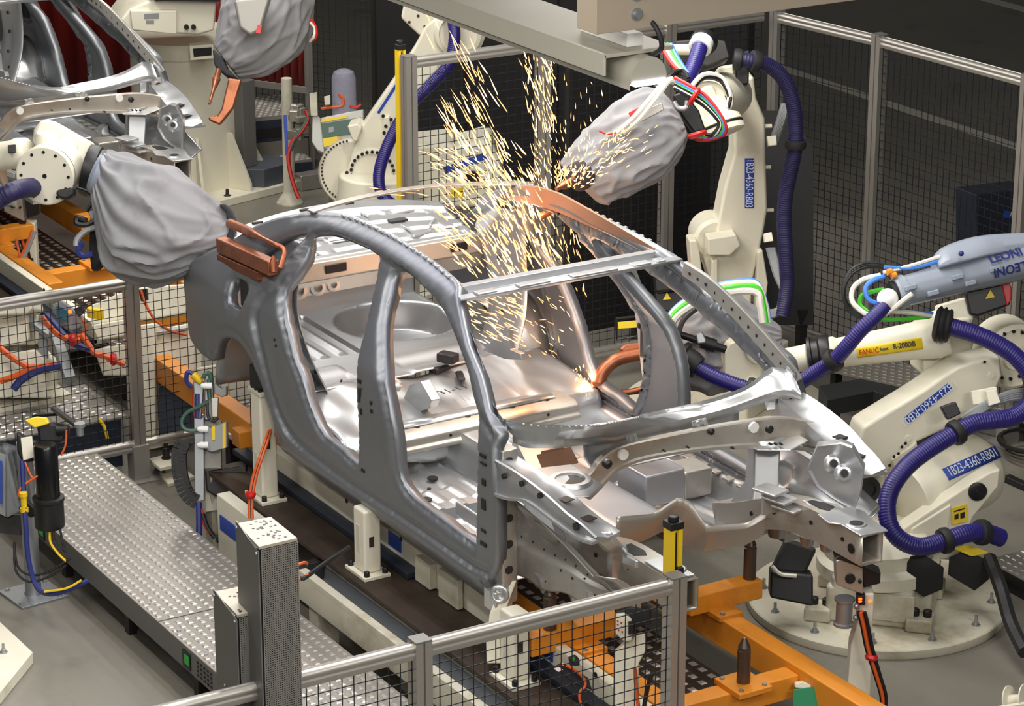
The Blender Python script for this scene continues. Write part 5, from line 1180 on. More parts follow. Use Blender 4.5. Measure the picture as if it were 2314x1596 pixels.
for k in range(2): cable([(1395 + k * 14, 300, 13.70), (1430 + k * 12, 268 + k * 4, 13.66), (1470 + k * 10, 222 + k * 4, 13.66), (1500 + k * 9, 186, 13.7), (1518 + k * 3, 178 + k * 8, 13.75)], .013, 'white_cable', 'cable_white', g3)
cb = [('red_cable', 'red_cable', -8), ('blue_cable', 'blue_cable', -2), ('black_cable', 'black', 6), ('white_cable', 'cable_white', 12), ('green_cable', 'green', 4), ('black_cable', 'black', 15)]
for k, (nm, m_, o_) in enumerate(cb):
    cable([(1525, 184 + o_, 13.95), (1558, 202 + o_, 13.9), (1590, 222 + o_, 13.88), (1616, 250 + o_ * .8, 13.86), (1634 - o_ * .5, 282, 13.86), (1626 - o_, 304, 13.88), (1590, 312 - o_ * .5, 13.92), (1552, 306, 13.97)], .012, nm, m_, g3)
for p, n_ in (((1573, 218), (1, .6)), ((1580, 304), (.3, 1))): q = MB(); c = U(p[0], p[1], d=13.86); q.lathe(c - RT * .01, RT * n_[0] - UP * n_[1], [(.045, -.012), (.052, 0), (.045, .012)], 16); q.build('cable_tie', 'red', g3)
for k, (m_, x) in enumerate((('red_cable', 0), ('cable_white', 6), ('green', 14), ('blue_cable', 22))): cable([(1494 + x, 100, 14.5), (1504 + x, 122, 14.45), (1522 + x * .9, 148, 14.4), (1545 + x * .5, 168, 14.35)], .012, {'red_cable': 'red_cable', 'cable_white': 'white_cable', 'green': 'green_cable', 'blue_cable': 'blue_cable'}[m_], m_, g3)
for k in range(3): cable([(1480 + k * 6, 200, 14.05), (1500 + k * 8, 178 - k * 4, 14.1), (1530 + k * 6, 172 - k * 6, 14.15), (1556, 190 - k * 6, 14.1)], .012, 'black_cable', 'black', g3)
for k in range(2): cable([(1560, 205 - k * 6, 14.2), (1590, 176 - k * 7, 14.25), (1628, 182 - k * 7, 14.3), (1648, 215 - k * 4, 14.3), (1644, 244, 14.3)], .014, 'black_cable' if k == 0 else 'white_cable', 'black' if k == 0 else 'cable_white', g3)
q = MB(); q.prism(D([(1520, 215), (1545, 205), (1580, 250), (1596, 296), (1568, 300), (1540, 262)], 14.02), FW * .10); q.build('gun_flange', 'black', g3, .012)
q = MB(); q.tube(D([(1522, 230), (1532, 244), (1550, 244), (1554, 228)], 13.9), .014, 10, 6); q.build('hook_bracket', 'galv', g3)
# ------------------------------------------------------------------ robot behind the tall fence, arm reaching up
r4 = thing('welding_robot', 'cream welding robot with slanting arm and blue hose behind the yellow post', 'robot', (-6.6, 2.0, 0), 'cream welding robots')
F4 = Face(U(860, 300, d=18.3), -4)
q = MB(); q.prism(F4.pts([(786, 402), (792, 350), (817, 284), (896, 170), (933, 112), (960, 60), (1000, 26), (1060, 24), (1094, 60), (1092, 100), (1060, 130), (1000, 150), (960, 190), (930, 240), (905, 300), (906, 380), (900, 440), (870, 470), (820, 470), (792, 440)]), -F4.n * .2); q.build('lower_arm', 'ivory', r4, .02, seg=3)
q = MB(); q.lathe(F4(800, 388, -.16), F4.n, [(.22, -.06), (.235, 0), (.235, .05), (.22, .07)], 44); q.build('shoulder_flange', 'ivory', r4, ang=40)
bolts(F4(800, 388, -.09), F4.n, .215, 26, .007, .01, 'bolt', 'pin_steel', r4, .2, 3.2)
q = MB(); q.lathe(F4(842, 390, .0), F4.n, [(.165, -.02), (.165, .012), (.155, .016), (.13, .016), (.125, .004), (.04, .004)], 44); q.build('shoulder_joint', 'ivory', r4, ang=30)
bolts(F4(842, 390, .016), F4.n, .142, 26, .011, .012, 'bolt', 'black', r4)
q = MB(); q.prism(F4.pts([(784, 285), (808, 280), (818, 290), (806, 322), (796, 318)], .06), -F4.n * .18); q.build('arm_nose', 'ivory', r4, .012)
q = MB(); q.lathe(F4(1036, 76, .02), F4.n, [(.17, -.22), (.17, -.02), (.15, .0), (.15, .02), (.125, .03), (.125, .01), (.05, .01)], 44); q.build('elbow_joint', 'ivory', r4, ang=30)
bolts(F4(1036, 76, .03), F4.n, .137, 28, .009, .012, 'bolt', 'black', r4)
q = MB(); q.prism(F4.pts([(905, 42), (914, 0), (930, -60), (1010, -60), (1000, 0), (985, 40), (950, 84)], -.02), -F4.n * .25); q.build('elbow_housing', 'ivory', r4, .02)
q = MB()
for p in ((936, 10), (945, 36), (972, 16), (960, 60), (925, 50)): q.lathe(F4(p[0], p[1], -.02), F4.n, [(.010, 0), (.010, .004)], 8)
q.each('bolt', 'pin_steel', r4)
P = F4.pts([(852, 254), (897, 184), (902, 188), (857, 258)], .001); decal(F4, P, 'blue_tag', 'blue_label', r4)
q = MB(); q.prism(F4.pts([(866, 268), (880, 262), (884, 310), (862, 322)], .03), -F4.n * .05); q.build('arm_bracket', 'ivory', r4, .006)
q = MB()
for p in ((884, 270), (872, 285), (868, 300), (784, 390), (866, 262)): q.lathe(F4(p[0], p[1], .031), F4.n, [(.012, 0), (.012, .006)], 8)
q.each('bolt', 'black', r4)
hose('dress_hose', r4, [(992, -60, 17.9), (1002, -15, 17.9), (1022, 40, 17.9), (1027, 90, 17.9), (1014, 145, 17.92), (975, 190, 17.95), (930, 235, 17.98), (895, 290, 18.0), (868, 350, 18.0), (856, 400, 18.0), (864, 440, 18.0), (895, 470, 18.0)], .040)
q = MB(); q.lathe(V((-6.6, 2.0, 0)), (0, 0, 1), [(.45, 0), (.45, .05)], 48); q.build('floor_disc', 'ivory_dirty', r4)
q = MB(); q.box(V((-6.6, 2.0, .25)), (.5, .5, .4), .4); q.lathe(V((-6.6, 2, .45)), (0, 0, 1), [(.3, 0), (.26, .35)], 32); q.build('base_casting', 'ivory', r4, .02)
# balancer and body of another robot behind the fence
r5 = thing('welding_robot', 'cream robot body with blue tag seen through the mesh behind the sparks', 'robot', (-6.3, 2.9, 0), 'cream welding robots')
F5 = Face(U(1030, 390, d=18.6), 0)
q = MB(); q.prism(F5.pts([(930, 330), (1010, 322), (1032, 334), (1090, 316), (1112, 322), (1132, 360), (1140, 420), (1120, 470), (940, 470)]), -F5.n * .4); q.build('body', 'ivory', r5, .03)
P = F5.pts([(1002, 378), (1098, 344), (1102, 358), (1006, 393)], .002); decal(F5, P, 'blue_tag', 'blue_label', r5)
q = MB(); q.lathe(F5(1068, 402, .0), F5.n, [(.05, 0), (.05, .02), (.03, .02)], 24); q.build('black_cap', 'black', r5)
P = F5.pts([(1018, 428), (1048, 424), (1048, 444), (1018, 448)], .002); decal(F5, P, 'warning_label', 'yellow_label', r5)
q = MB(); q.lathe(V((-6.55, 3.0, 0)), (0, 0, 1), [(.35, 0), (.35, .05), (.25, .05), (.25, .55)], 40); q.build('pedestal', 'ivory', r5)
# ------------------------------------------------------------------ robot pedestal at the back and its gun
r6 = thing('robot_pedestal', 'tall round cream robot pedestal with gusseted floor plate behind the second car', 'pedestal', (-9.55, 1.95, 0))
pc = V((-9.55, 1.95, 0)); zt = U(385, 92, d=20.4).z
q = MB(); q.lathe(pc, (0, 0, 1), [(.40, 0), (.40, zt - .12), (.415, zt - .12), (.425, zt - .06), (.43, zt)], 64); q.build('column', 'ivory', r6, ang=40)
q = MB(); q.box(pc + V((.10, .14, .03)), (.98, .98, .06), .25); q.build('foot_plate', 'ivory', r6, .006)
for an in (-.9, -.25, .45, 1.1, 2.5):
    d_ = V((math.cos(an), math.sin(an), 0)); s_ = V((-d_.y, d_.x, 0)) * .012; q = MB(); q.prism([pc + d_ * .39 + V((0, 0, .06)) - s_, pc + d_ * .60 + V((0, 0, .06)) - s_, pc + d_ * .60 + V((0, 0, .12)) - s_, pc + d_ * .43 + V((0, 0, .48)) - s_, pc + d_ * .39 + V((0, 0, .48)) - s_], s_ * 2); q.build('gusset', 'ivory', r6, .003)
q = MB()
for an in (-.55, .1, .8): p = pc + V((math.cos(an) * .56, math.sin(an) * .56, .06)); q.lathe(p, (0, 0, 1), [(.03, 0), (.015, .01), (.012, .05)], 8)
q.each('anchor_bolt', 'dark_steel', r6)
F6 = Face(U(455, 120, d=20.05), 10)
q = MB(); q.prism(F6.pts([(428, 104), (482, 100), (484, 132), (430, 137)]), -F6.n * .1); o = q.build('hatch_frame', 'ivory', r6, .004)
q = MB(); q.prism(F6.pts([(436, 110), (478, 107), (478, 125), (438, 129)], .003), -F6.n * .02); q.build('hatch_opening', 'black', o)
q = MB(); q.prism(F6.pts([(250, 76), (262, 58), (292, 20), (330, 4), (430, -10), (490, 0), (484, 70), (446, 80), (300, 70)], .12), -F6.n * .7); q.build('robot_base', 'ivory', r6, .02)
q = MB(); q.prism(F6.pts([(294, 24), (400, 24), (400, 78), (300, 68)], .16), -F6.n * .1); q.build('base_cover', 'ivory', r6, .008)
q = MB(); q.prism(F6.pts([(326, 31), (359, 30), (359, 42), (326, 43)], .163), -F6.n * .003); q.prism(F6.pts([(330, 46), (348, 46), (348, 54), (330, 54)], .163), -F6.n * .003); q.each('type_plate', 'grey_box', r6)
q = MB()
for p in ((421, 60), (437, 60)): q.lathe(F6(p[0], p[1], .14), F6.n, [(.018, 0), (.018, .03)], 10)
q.each('base_bolt', 'black', r6)
q = MB(); q.prism(F6.pts([(340, -10), (500, -14), (496, 4), (350, 2)], .2), -F6.n * .6); q.build('turret_seal', 'black', r6)
g2 = gun('welding gun under grey cloth pointing down at the second car front', U(600, 60, d=18.2))
bag([((482, 104), (538, 178)), ((486, 62), (612, 168)), ((494, 12), (684, 106)), ((505, -40), (708, 18)), ((530, -95), (700, -60))], 18.2, .8, 9.1, .10).build('cloth_cover', 'cloth', g2, ang=80, sub=1)
q = MB(); q.prism(D([(479, 108), (500, 128), (512, 152), (538, 178), (510, 172), (484, 150)], 18.05), FW * .2); q.build('nose_collar', 'cloth_dark', g2, .02)
q = MB(); q.lathe(U(494, 160, d=18.0), U(472, 240, d=17.6) - U(494, 160, d=18.0), [(.02, 0), (.02, .1), (.028, .12), (.012, .26), (.008, .45)], 12); q.build('upper_electrode', 'copper', g2)
q = MB(); q.prism(D([(516, 176), (546, 180), (528, 242), (508, 268), (496, 282), (472, 272), (470, 264), (490, 262), (500, 246)], 17.85), FW * .06); q.build('lower_electrode', 'copper', g2, .012)
q = MB(); q.prism(D([(528, 0), (612, -10), (588, 70), (564, 80), (540, 62)], 17.78), FW * .1); q.build('gun_body', 'alu_matte', g2, .02)
q = MB(); q.prism(D([(582, 56), (592, 57), (588, 76), (578, 74)], 17.76), FW * .02); q.build('red_tag', 'red', g2)
for k in range(2): cable([(702, 44 + k * 6, 18.1), (712, 60 + k * 4, 18.1), (714 - k * 4, 82, 18.1), (702, 94, 18.15)], .012, 'red_cable' if k == 0 else 'white_cable', 'red_cable' if k == 0 else 'cable_white', g2)
# ------------------------------------------------------------------ robot wrist at the picture edge and its gun on the rear pillar
r7 = thing('welding_robot', 'cream robot wrist with bolted round cover reaching in over the low fence', 'robot', (-4.6, -1.4, 0), 'cream welding robots')
dd = 14.55; wax = (-FW * .80 - V((0, 0, 1)) * .25 - RT * .12).normalized(); wc = U(101, 398, d=dd - .05)
q = MB(); q.lathe(wc, wax, [(.135, -.26), (.15, -.20), (.155, -.06), (.15, -.05), (.15, -.035), (.157, -.03), (.157, -.005), (.15, 0)], 56); q.build('wrist_housing', 'ivory', r7, ang=35)
q = MB(); q.lathe(wc, wax, [(.1515, -.05), (.1515, -.035)], 56, False); q.build('cover_seal', 'black', r7)
bolts(wc, wax, .128, 12, .0085, .004, 'cover_bolt', 'black', r7); q = MB(); q.lathe(wc, wax, [(.012, 0), (.012, .004)], 10); q.build('cover_plug', 'black', r7)
q = MB(); q.prism(D([(72, 330), (74, 292), (88, 274), (102, 268), (124, 274), (190, 312), (206, 318), (202, 366), (190, 404), (168, 398), (120, 330)], dd + .12), FW * .22); q.build('wrist_yoke', 'ivory', r7, .03, seg=3)
q = MB(); q.lathe(U(108, 350, d=dd + .1), (0, 0, 1), [(.065, -.1), (.065, .10), (.05, .12)], 28); q.build('yoke_pin', 'ivory', r7, ang=40)
q = MB(); q.prism(D([(132, 304), (176, 322), (170, 374), (134, 356)], dd + .10), FW * .1); q.build('yoke_cover', 'ivory', r7, .015)
q = MB(); q.lathe(U(60, 345, d=dd + .15), U(-60, 362, d=dd + .3) - U(60, 345, d=dd + .15), [(.06, -.02), (.08, 0), (.085, .05), (.075, .1), (.085, .35)], 32); q.build('forearm', 'ivory', r7, ang=40)
q = MB(); q.prism(D([(17, 328), (35, 326), (35, 345), (18, 347)], dd + .05), FW * .02); q.build('square_port', 'black', r7, .004)
nx_ = (U(240, 395, d=dd) - U(180, 380, d=dd)).normalized(); q = MB(); q.lathe(U(198, 384, d=dd + .05), nx_, [(.09, -.02), (.135, -.01), (.14, .02), (.135, .05), (.125, .055), (.125, .08), (.11, .09)], 40); q.build('wrist_ring', 'black', r7, ang=35)
hose('dress_hose', r7, [(-40, 480, 14.2), (0, 448, 14.2), (35, 430, 14.22), (70, 424, 14.5), (90, 424, 14.75)], .05, 'hose_dull')
cable([(174, 425, 14.4), (200, 435, 14.35), (212, 450, 14.35), (196, 478, 14.35)], .010, 'black_cable', 'black', r7)
q = MB(); q.prism(D([(125, 430), (165, 422), (168, 440), (150, 452), (128, 446)], 14.45), FW * .1); q.build('cable_gland', 'rubber', r7, .015)
q = MB(); q.lathe(V((-4.9, -2.6, 0)), (0, 0, 1), [(.6, 0), (.6, .05), (.36, .05), (.32, .7)], 40); q.build('pedestal', 'ivory', r7)
q = MB(); q.bar((-4.9, -2.6, .6), U(-300, 300, d=14.9), .2, .2); q.bar(U(-300, 300, d=14.9), U(-60, 362, d=dd + .3), .17, .17); q.each('lower_arm', 'ivory', r7, .03)
g7 = gun('welding gun under grey cloth with long copper arms at the rear side window', U(360, 500, d=14.3))
bag([((236, 340), (206, 436)), ((256, 346), (216, 500)), ((322, 366), (230, 594)), ((384, 392), (288, 638)), ((434, 420), (362, 646)), ((474, 446), (432, 620)), ((500, 464), (486, 594)), ((516, 478), (512, 566)), ((531, 492), (529, 540))], 14.3, .75, 3.3, .13).build('cloth_cover', 'cloth', g7, ang=80, sub=1)
q = MB(); q.lathe(U(222, 390, d=14.3), U(250, 402, d=14.3) - U(222, 390, d=14.3), [(.10, -.02), (.115, 0), (.115, .03), (.10, .05)], 32); q.build('cover_collar', 'leoni_grey', g7)
q = MB(); q.prism(D([(204, 470), (236, 560), (226, 604), (206, 615), (200, 560)], 14.4), FW * .15); q.build('gun_body', 'cloth_dark', g7, .02)
q = MB(); q.prism(D([(494, 462), (508, 460), (522, 476), (532, 500), (528, 545), (500, 590), (478, 606), (500, 560), (518, 520), (510, 480)], 14.22), FW * .12); q.build('nose_collar', 'cloth_dark', g7, .01)
e_ = lambda L, da, db: [U(a, b, d=da + (db - da) * i / (len(L) - 1)) for i, (a, b) in enumerate(L)]
P = e_([(520, 505), (555, 520), (580, 532), (624, 554)], 13.95, 13.38); q = MB(); q.tube(P, .018, 12, 4, radf=lambda i, N: (.024 if i / N < .45 else .024 - .013 * min(1, (i / N - .45) / .25))); q.tube(e_([(620, 552), (638, 560), (642, 572), (637, 590), (632, 606)], 13.38, 13.34), .012, 10, 5); q.build('upper_electrode', 'copper', g7)
P = e_([(500, 552), (560, 580), (618, 606)], 13.95, 13.40); q = MB(); q.bar(P[0], P[2], .06, .075); q.build('lower_electrode', 'copper', g7, .008)
q = MB(); q.bar(P[0] - UP * .068, P[1].lerp(P[2], .55) - UP * .064, .05, .045); q.bar(P[0] - UP * .034, P[1].lerp(P[2], .5) - UP * .034, .02, .01); q.each('electrode_shunt', 'copper_dark', g7, .004)
q = MB(); q.lathe(P[2], UP, [(.022, -.02), (.022, .03), (.012, .045), (.008, .06)], 12); q.build('electrode_tip', 'copper_dark', g7)
for k, (nm, m_, L) in enumerate((('grey_cable', 'grey_box', [(225, 512), (196, 520), (175, 540), (172, 556)]), ('blue_cable', 'navy_cable', [(184, 548), (178, 568), (188, 578), (210, 574)]), ('black_cable', 'black', [(196, 500), (176, 492), (174, 505), (196, 508), (216, 498)]))): cable(L, .016, nm, m_, g7, 14.3)
q = MB(); q.prism(D([(198, 478), (228, 472), (226, 492), (206, 496)], 14.35), FW * .05); q.build('grey_box', 'grey_box', g7, .004)
q = MB(); q.prism(D([(192, 506), (222, 500), (222, 512), (192, 518)], 14.38), FW * .03); q.build('green_block', 'green_board', g7, .004)
# ================================================================== THINGS AROUND THE LINE
def DP(L, d, t=.05): q = MB(); q.prism(D(L, d), FW * t); return q
# ------------------------------------------------------------------ sensor column beside the walkway
t = thing('sensor_column', 'galvanised post with tall black sensor housing and blue hose on the grey floor', 'sensor post', (-3.04, -1.88, 0))
b0 = V((-3.06, -1.87, 0))
q = MB(); q.box(b0 + V((0, 0, .006)), (.26, .26, .012), .1); q.build('base_plate', 'galv', t, .002)
q = MB()
for sx in (-.1, .1):
    for sy in (-.1, .1): q.lathe(b0 + V((sx, sy, .012)), (0, 0, 1), [(.012, 0), (.012, .008)], 8)
q.each('bolt', 'galv', t)
q = MB(); q.lathe(b0, (0, 0, 1), [(.052, .0), (.040, .03), (.040, .82)], 24); q.build('post', 'galv', t)
h0 = U(113, 1190, d=13.55); up1 = V((0, 0, 1))
hz = U(113, 985, d=13.55).z - h0.z
q = MB(); q.lathe(h0, up1, [(.070, 0), (.073, .006), (.073, .135), (.078, .14), (.078, .155), (.06, .16)], 36); q.build('housing_cup', 'black', t, ang=35)
q = MB(); q.lathe(h0, up1, [(.058, .15), (.058, hz), (.05, hz + .01)], 28); q.build('housing_tube', 'black_shiny', t, ang=40)
q = MB(); q.prism(D([(82, 962), (100, 955), (138, 958), (146, 990), (140, 1002), (88, 1000)], 13.5), FW * .14); q.build('housing_head', 'black', t, .02, seg=3)
q = MB(); q.prism(D([(36, 976), (58, 992), (84, 1000), (86, 1040), (50, 1048), (38, 1020)], 13.55), FW * .10); q.build('drive_unit', 'black', t, .01)
q = MB(); q.prism(D([(46, 990), (72, 986), (77, 1034), (52, 1042)], 13.47), FW * .015); q.build('cream_cover', 'ivory', t, .004)
q = MB(); q.prism(D([(55, 950), (80, 942), (104, 944), (110, 958), (78, 968)], 13.48), FW * .05); q.build('yellow_cap', 'yellow_label', t, .006)
q = MB(); q.bar(U(120, 923, d=13.6), U(178, 965, d=13.3), .03, .02); q.build('swing_arm', 'dark_steel', t, .006)
q = MB(); q.lathe(U(180, 962, d=13.3), (0, 0, -1), [(.026, -.012), (.026, .006), (.018, .01), (.016, .05)], 16); q.build('probe', 'galv', t)
q = MB(); q.bar(U(76, 940, d=13.7), U(138, 935, d=13.6), .03, .014); q.build('cross_bracket', 'black', t, .004)
q = MB(); q.lathe(U(138, 972, d=13.5), RT, [(.03, -.02), (.03, .035), (.024, .04)], 18); q.build('end_knob', 'black', t)
cable([(50, 1040, 13.42), (54, 1110, 13.42), (58, 1180, 13.42), (64, 1260, 13.44), (80, 1320, 13.45), (105, 1342, 13.42), (150, 1335, 13.4), (200, 1312, 13.4)], .013, 'air_hose', 'navy_cable', t)
cable([(112, 1200, 13.5), (114, 1226, 13.5), (130, 1250, 13.5), (150, 1270, 13.5)], .006, 'yellow_cable', 'yellow', t); cable([(100, 1338, 13.4), (150, 1330, 13.38), (184, 1312, 13.38)], .006, 'yellow_cable', 'yellow', t)
for L in ([(120, 1195), (124, 1225), (146, 1252)], [(136, 1196), (142, 1230), (148, 1250)], [(32, 1225), (40, 1280), (70, 1300), (110, 1292), (160, 1262)], [(32, 1230), (36, 1290), (66, 1315), (110, 1304), (150, 1278)]): cable(L, .006, 'black_cable', 'black', t, 13.5)
cable([(56, 1044, 13.42), (72, 1078, 13.42), (86, 1076, 13.42)], .005, 'orange_cable', 'orange_cable', t); cable([(78, 1080, 13.42), (50, 1100, 13.42), (42, 1118, 13.42), (46, 1124, 13.42)], .006, 'orange_cable', 'orange_cable', t); cable([(150, 972, 13.46), (148, 1005, 13.46), (138, 1030, 13.46)], .005, 'orange_cable', 'orange_cable', t)
q = MB(); q.lathe(U(54, 1135, d=13.41), (0, 0, 1), [(.02, -.05), (.02, -.03), (.015, -.03), (.015, .03), (.02, .03), (.02, .05)], 12); q.build('hose_joint', 'yellow', t)
q = MB(); q.prism(D([(40, 1150), (60, 1130), (86, 1158), (70, 1172)], 13.62), FW * .06); q.build('post_clamp', 'black', t, .008)
t = thing('control_box', 'grey box with blue edge strip cut by the picture edge, beside the black sensor housing', 'box', U(15, 1150, d=13.75))
q = MB(); q.prism(D([(-40, 1010), (12, 1028), (12, 1168), (-40, 1140)], 13.78), FW * .01); q.hexa(D([(-20, 1150), (16, 1170), (48, 1154), (12, 1138), (-20, 1010), (12, 1028), (48, 1012), (10, 1000)], 13.8)); q.build('cabinet', 'grey_box', t)
q = MB(); q.prism(D([(-2, 1040), (5, 1043), (5, 1140), (-2, 1136)], 13.76), FW * .004); q.build('blue_strip', 'blue_label', t)
q = MB(); q.prism(D([(-40, 1160), (46, 1165), (46, 1210), (-40, 1200)], 13.85), FW * .1); q.build('stand_bar', 'dark_steel', t)
# ------------------------------------------------------------------ pneumatic valve post
t = thing('valve_post', 'grey valve post with green hoses and black cable chain near the car tail', 'valve post', (-3.25, -.86, 0))
dv = 14.15
q = MB(); q.prism(D([(438, 945), (452, 948), (461, 942), (461, 1132), (440, 1136)], dv - .02), FW * .05); q.build('upright', 'galv', t, .004)
q = MB(); q.prism(D([(462, 950), (500, 950), (500, 1060), (462, 1060)], dv + .02), FW * .05); q.build('column', 'alu_matte', t, .004)
q = MB(); q.prism(D([(462, 960), (478, 968), (478, 1022), (462, 1014)], dv - .08), FW * .09); q.prism(D([(478, 968), (512, 952), (512, 1012), (478, 1022)], dv - .08), FW * .09); q.build('valve_box', 'grey_box', t, .004)
q = MB(); q.prism(D([(478, 965), (486, 962), (486, 994), (478, 996)], dv - .085), FW * .003); q.prism(D([(503, 958), (510, 956), (510, 1012), (503, 1014)], dv - .085), FW * .003); q.each('yellow_strip', 'yellow', t)
q = MB(); q.prism(D([(484, 866), (500, 878), (512, 872), (512, 894), (500, 898), (484, 890)], dv - .08), FW * .08); q.build('valve_head', 'grey_box', t, .006)
q = MB(); q.prism(D([(436, 862), (460, 862), (460, 880), (454, 950), (440, 950)], dv), FW * .04); q.prism(D([(462, 854), (482, 850), (482, 950), (462, 950)], dv), FW * .05); q.each('valve_block', 'galv', t, .006)
q = MB(); q.prism(D([(476, 900), (494, 898), (492, 944), (478, 944)], dv - .07), FW * .03); q.build('slider_plate', 'alu', t, .006)
q = MB()
for a, b in ((462, 970), (462, 1006), (470, 872)): q.lathe(U(a, b, d=dv - .09), -RT, [(.016, -.02), (.016, .02), (.01, .035)], 10)
q.each('fitting', 'white', t)
q = MB(); q.tube(D([(472, 858), (472, 880), (474, 905)], dv - .06), .011, 10, 4); q.build('green_hose', 'hose_green', t)
cable([(458, 856, dv - .05), (464, 846, dv - .05), (474, 846, dv - .05), (476, 872, dv - .05)], .012, 'green_hose', 'hose_green', t)
cable([(470, 908, dv - .08), (448, 920, dv - .08), (424, 932, dv - .08), (411, 950, dv - .08), (414, 966, dv - .08), (432, 974, dv - .08), (460, 970, dv - .08)], .010, 'green_hose', 'hose_green', t)
cable([(468, 905, dv - .08), (470, 940, dv - .08), (482, 952, dv - .08), (494, 944, dv - .08)], .008, 'black_cable', 'black', t)
cable([(434, 876, dv - .02), (422, 862, dv - .02), (424, 842, dv - .02), (438, 846, dv - .02)], .012, 'blue_hose', 'navy_cable', t); q = MB(); q.lathe(U(436, 846, d=dv - .02), RT - UP, [(.02, 0), (.02, .04), (.014, .06)], 10); q.build('elbow_fitting', 'yellow', t)
cable([(446, 890, dv), (446, 930, dv), (446, 950, dv)], .012, 'blue_hose', 'navy_cable', t); cable([(438, 880, dv + .02), (438, 915, dv + .02), (442, 945, dv + .02)], .008, 'red_hose', 'red_cable', t)
# cable chain
q = MB(); P = resample(cr(D([(416, 998), (406, 1020), (405, 1050), (409, 1080), (418, 1108), (432, 1126), (446, 1134)], dv - .02), 6), 17)
for a, b in zip(P, P[1:]):
    m_ = (a + b) / 2; tt = (b - a).normalized(); s_ = tt.cross(FW).normalized()
    for k in (-1, 1): q.bar(a + s_ * .03 * k, b + s_ * .03 * k, .014, .05, FW)
    q.bar(m_ - s_ * .03, m_ + s_ * .03, .02, .04, FW)
q.build('cable_chain', 'black', t, weld=False)
q = MB(); q.prism(D([(406, 998), (440, 992), (440, 1000), (412, 1008)], dv - .03), FW * .06); q.build('chain_bracket', 'black', t)
q = MB(); q.prism(D([(462, 1065), (556, 1050), (560, 1085), (545, 1090), (545, 1110), (500, 1130), (466, 1110)], dv + .06), FW * .1); q.build('dark_shroud', 'dark_steel', t, .01)
q = MB(); q.prism(D([(462, 1060), (500, 1060), (504, 1152), (464, 1158)], dv + .10), FW * .04); q.build('shroud_plate', 'ivory_dirty', t, .004)
for L, nm, m_, r in (([(449, 1136), (450, 1170), (450, 1212)], 'blue_hose', 'navy_cable', .016), ([(456, 1150), (462, 1185), (480, 1210), (510, 1216), (540, 1196)], 'red_cable', 'red_cable', .007), ([(458, 1160), (468, 1190), (486, 1216)], 'black_cable', 'black', .012), ([(522, 1150), (518, 1190), (506, 1212), (488, 1218)], 'black_hose', 'rubber', .022)): cable(L, r, nm, m_, t, dv - .05)
q = MB(); q.prism(D([(506, 1142), (524, 1132), (532, 1160), (512, 1164)], dv - .02), FW * .06); q.build('plug_block', 'dark_steel', t, .006)
# cream footing with blue plate below the clamp post
t = thing('footing_block', 'cream block with blue plate carrying the rear clamp post', 'block', U(560, 1190, d=13.9))
q = MB(); q.hexa([V(p) for p in ((-2.78, -.98, .0), (-2.3, -.98, .0), (-2.3, -.905, .0), (-2.78, -.905, .0), (-2.78, -.98, .46), (-2.3, -.98, .46), (-2.3, -.905, .46), (-2.78, -.905, .46))]); q.build('block', 'ivory', t, .006)
q = MB(); q.span((-2.74, -.985, .28), (-2.56, -.98, .36)); q.build('blue_plate', 'blue_label', t)
t = thing('cable_bundle', 'orange and black cable tied along the rear clamp post', 'cable', U(575, 1160, d=13.55))
for k, (m_, o_) in enumerate((('orange_cable', -3), ('black', 3), ('orange_cable', 6))): cable([(566 + o_ * .6, 1172, 13.62), (566 + o_ * .6, 1130, 13.62), (574 + o_ * .6, 1080, 13.62), (590 + o_ * .5, 1030, 13.62), (604 + o_ * .4, 990, 13.68), (613, 964, 13.75)], .009, 'cable', m_, t)
q = MB(); q.lathe(U(566, 1118, d=13.61), (0, 0, 1), [(.024, -.012), (.028, 0), (.024, .012)], 12); q.build('cable_tie', 'red', t)
# white feet on the floor behind the walkway
t = thing('floor_bracket', 'cream stepped floor bracket with black levelling bolt beside the fence post', 'bracket', U(380, 1050, z=.05))
q = MB(); P = [U(a, b, z=.10) for a, b in [(336, 1036), (395, 1022), (420, 1044), (362, 1058)]]; q.prism(P, (0, 0, -.02)); P = [U(a, b, z=.02) for a, b in [(360, 1066), (410, 1052), (440, 1076), (380, 1094)]]; q.prism(P, (0, 0, -.02)); q.build('bracket_plate', 'ivory', t, .003)
q = MB(); q.prism([U(342, 1040, z=.08), U(362, 1058, z=.08), U(376, 1070, z=.01), U(352, 1052, z=.01)], (0, 0, .004)); q.lathe(U(376, 1036, z=.10), (0, 0, 1), [(.028, 0), (.028, .008), (.02, .01), (.02, .06), (.012, .065), (.012, .09)], 12); q.build('levelling_bolt', 'black', t)
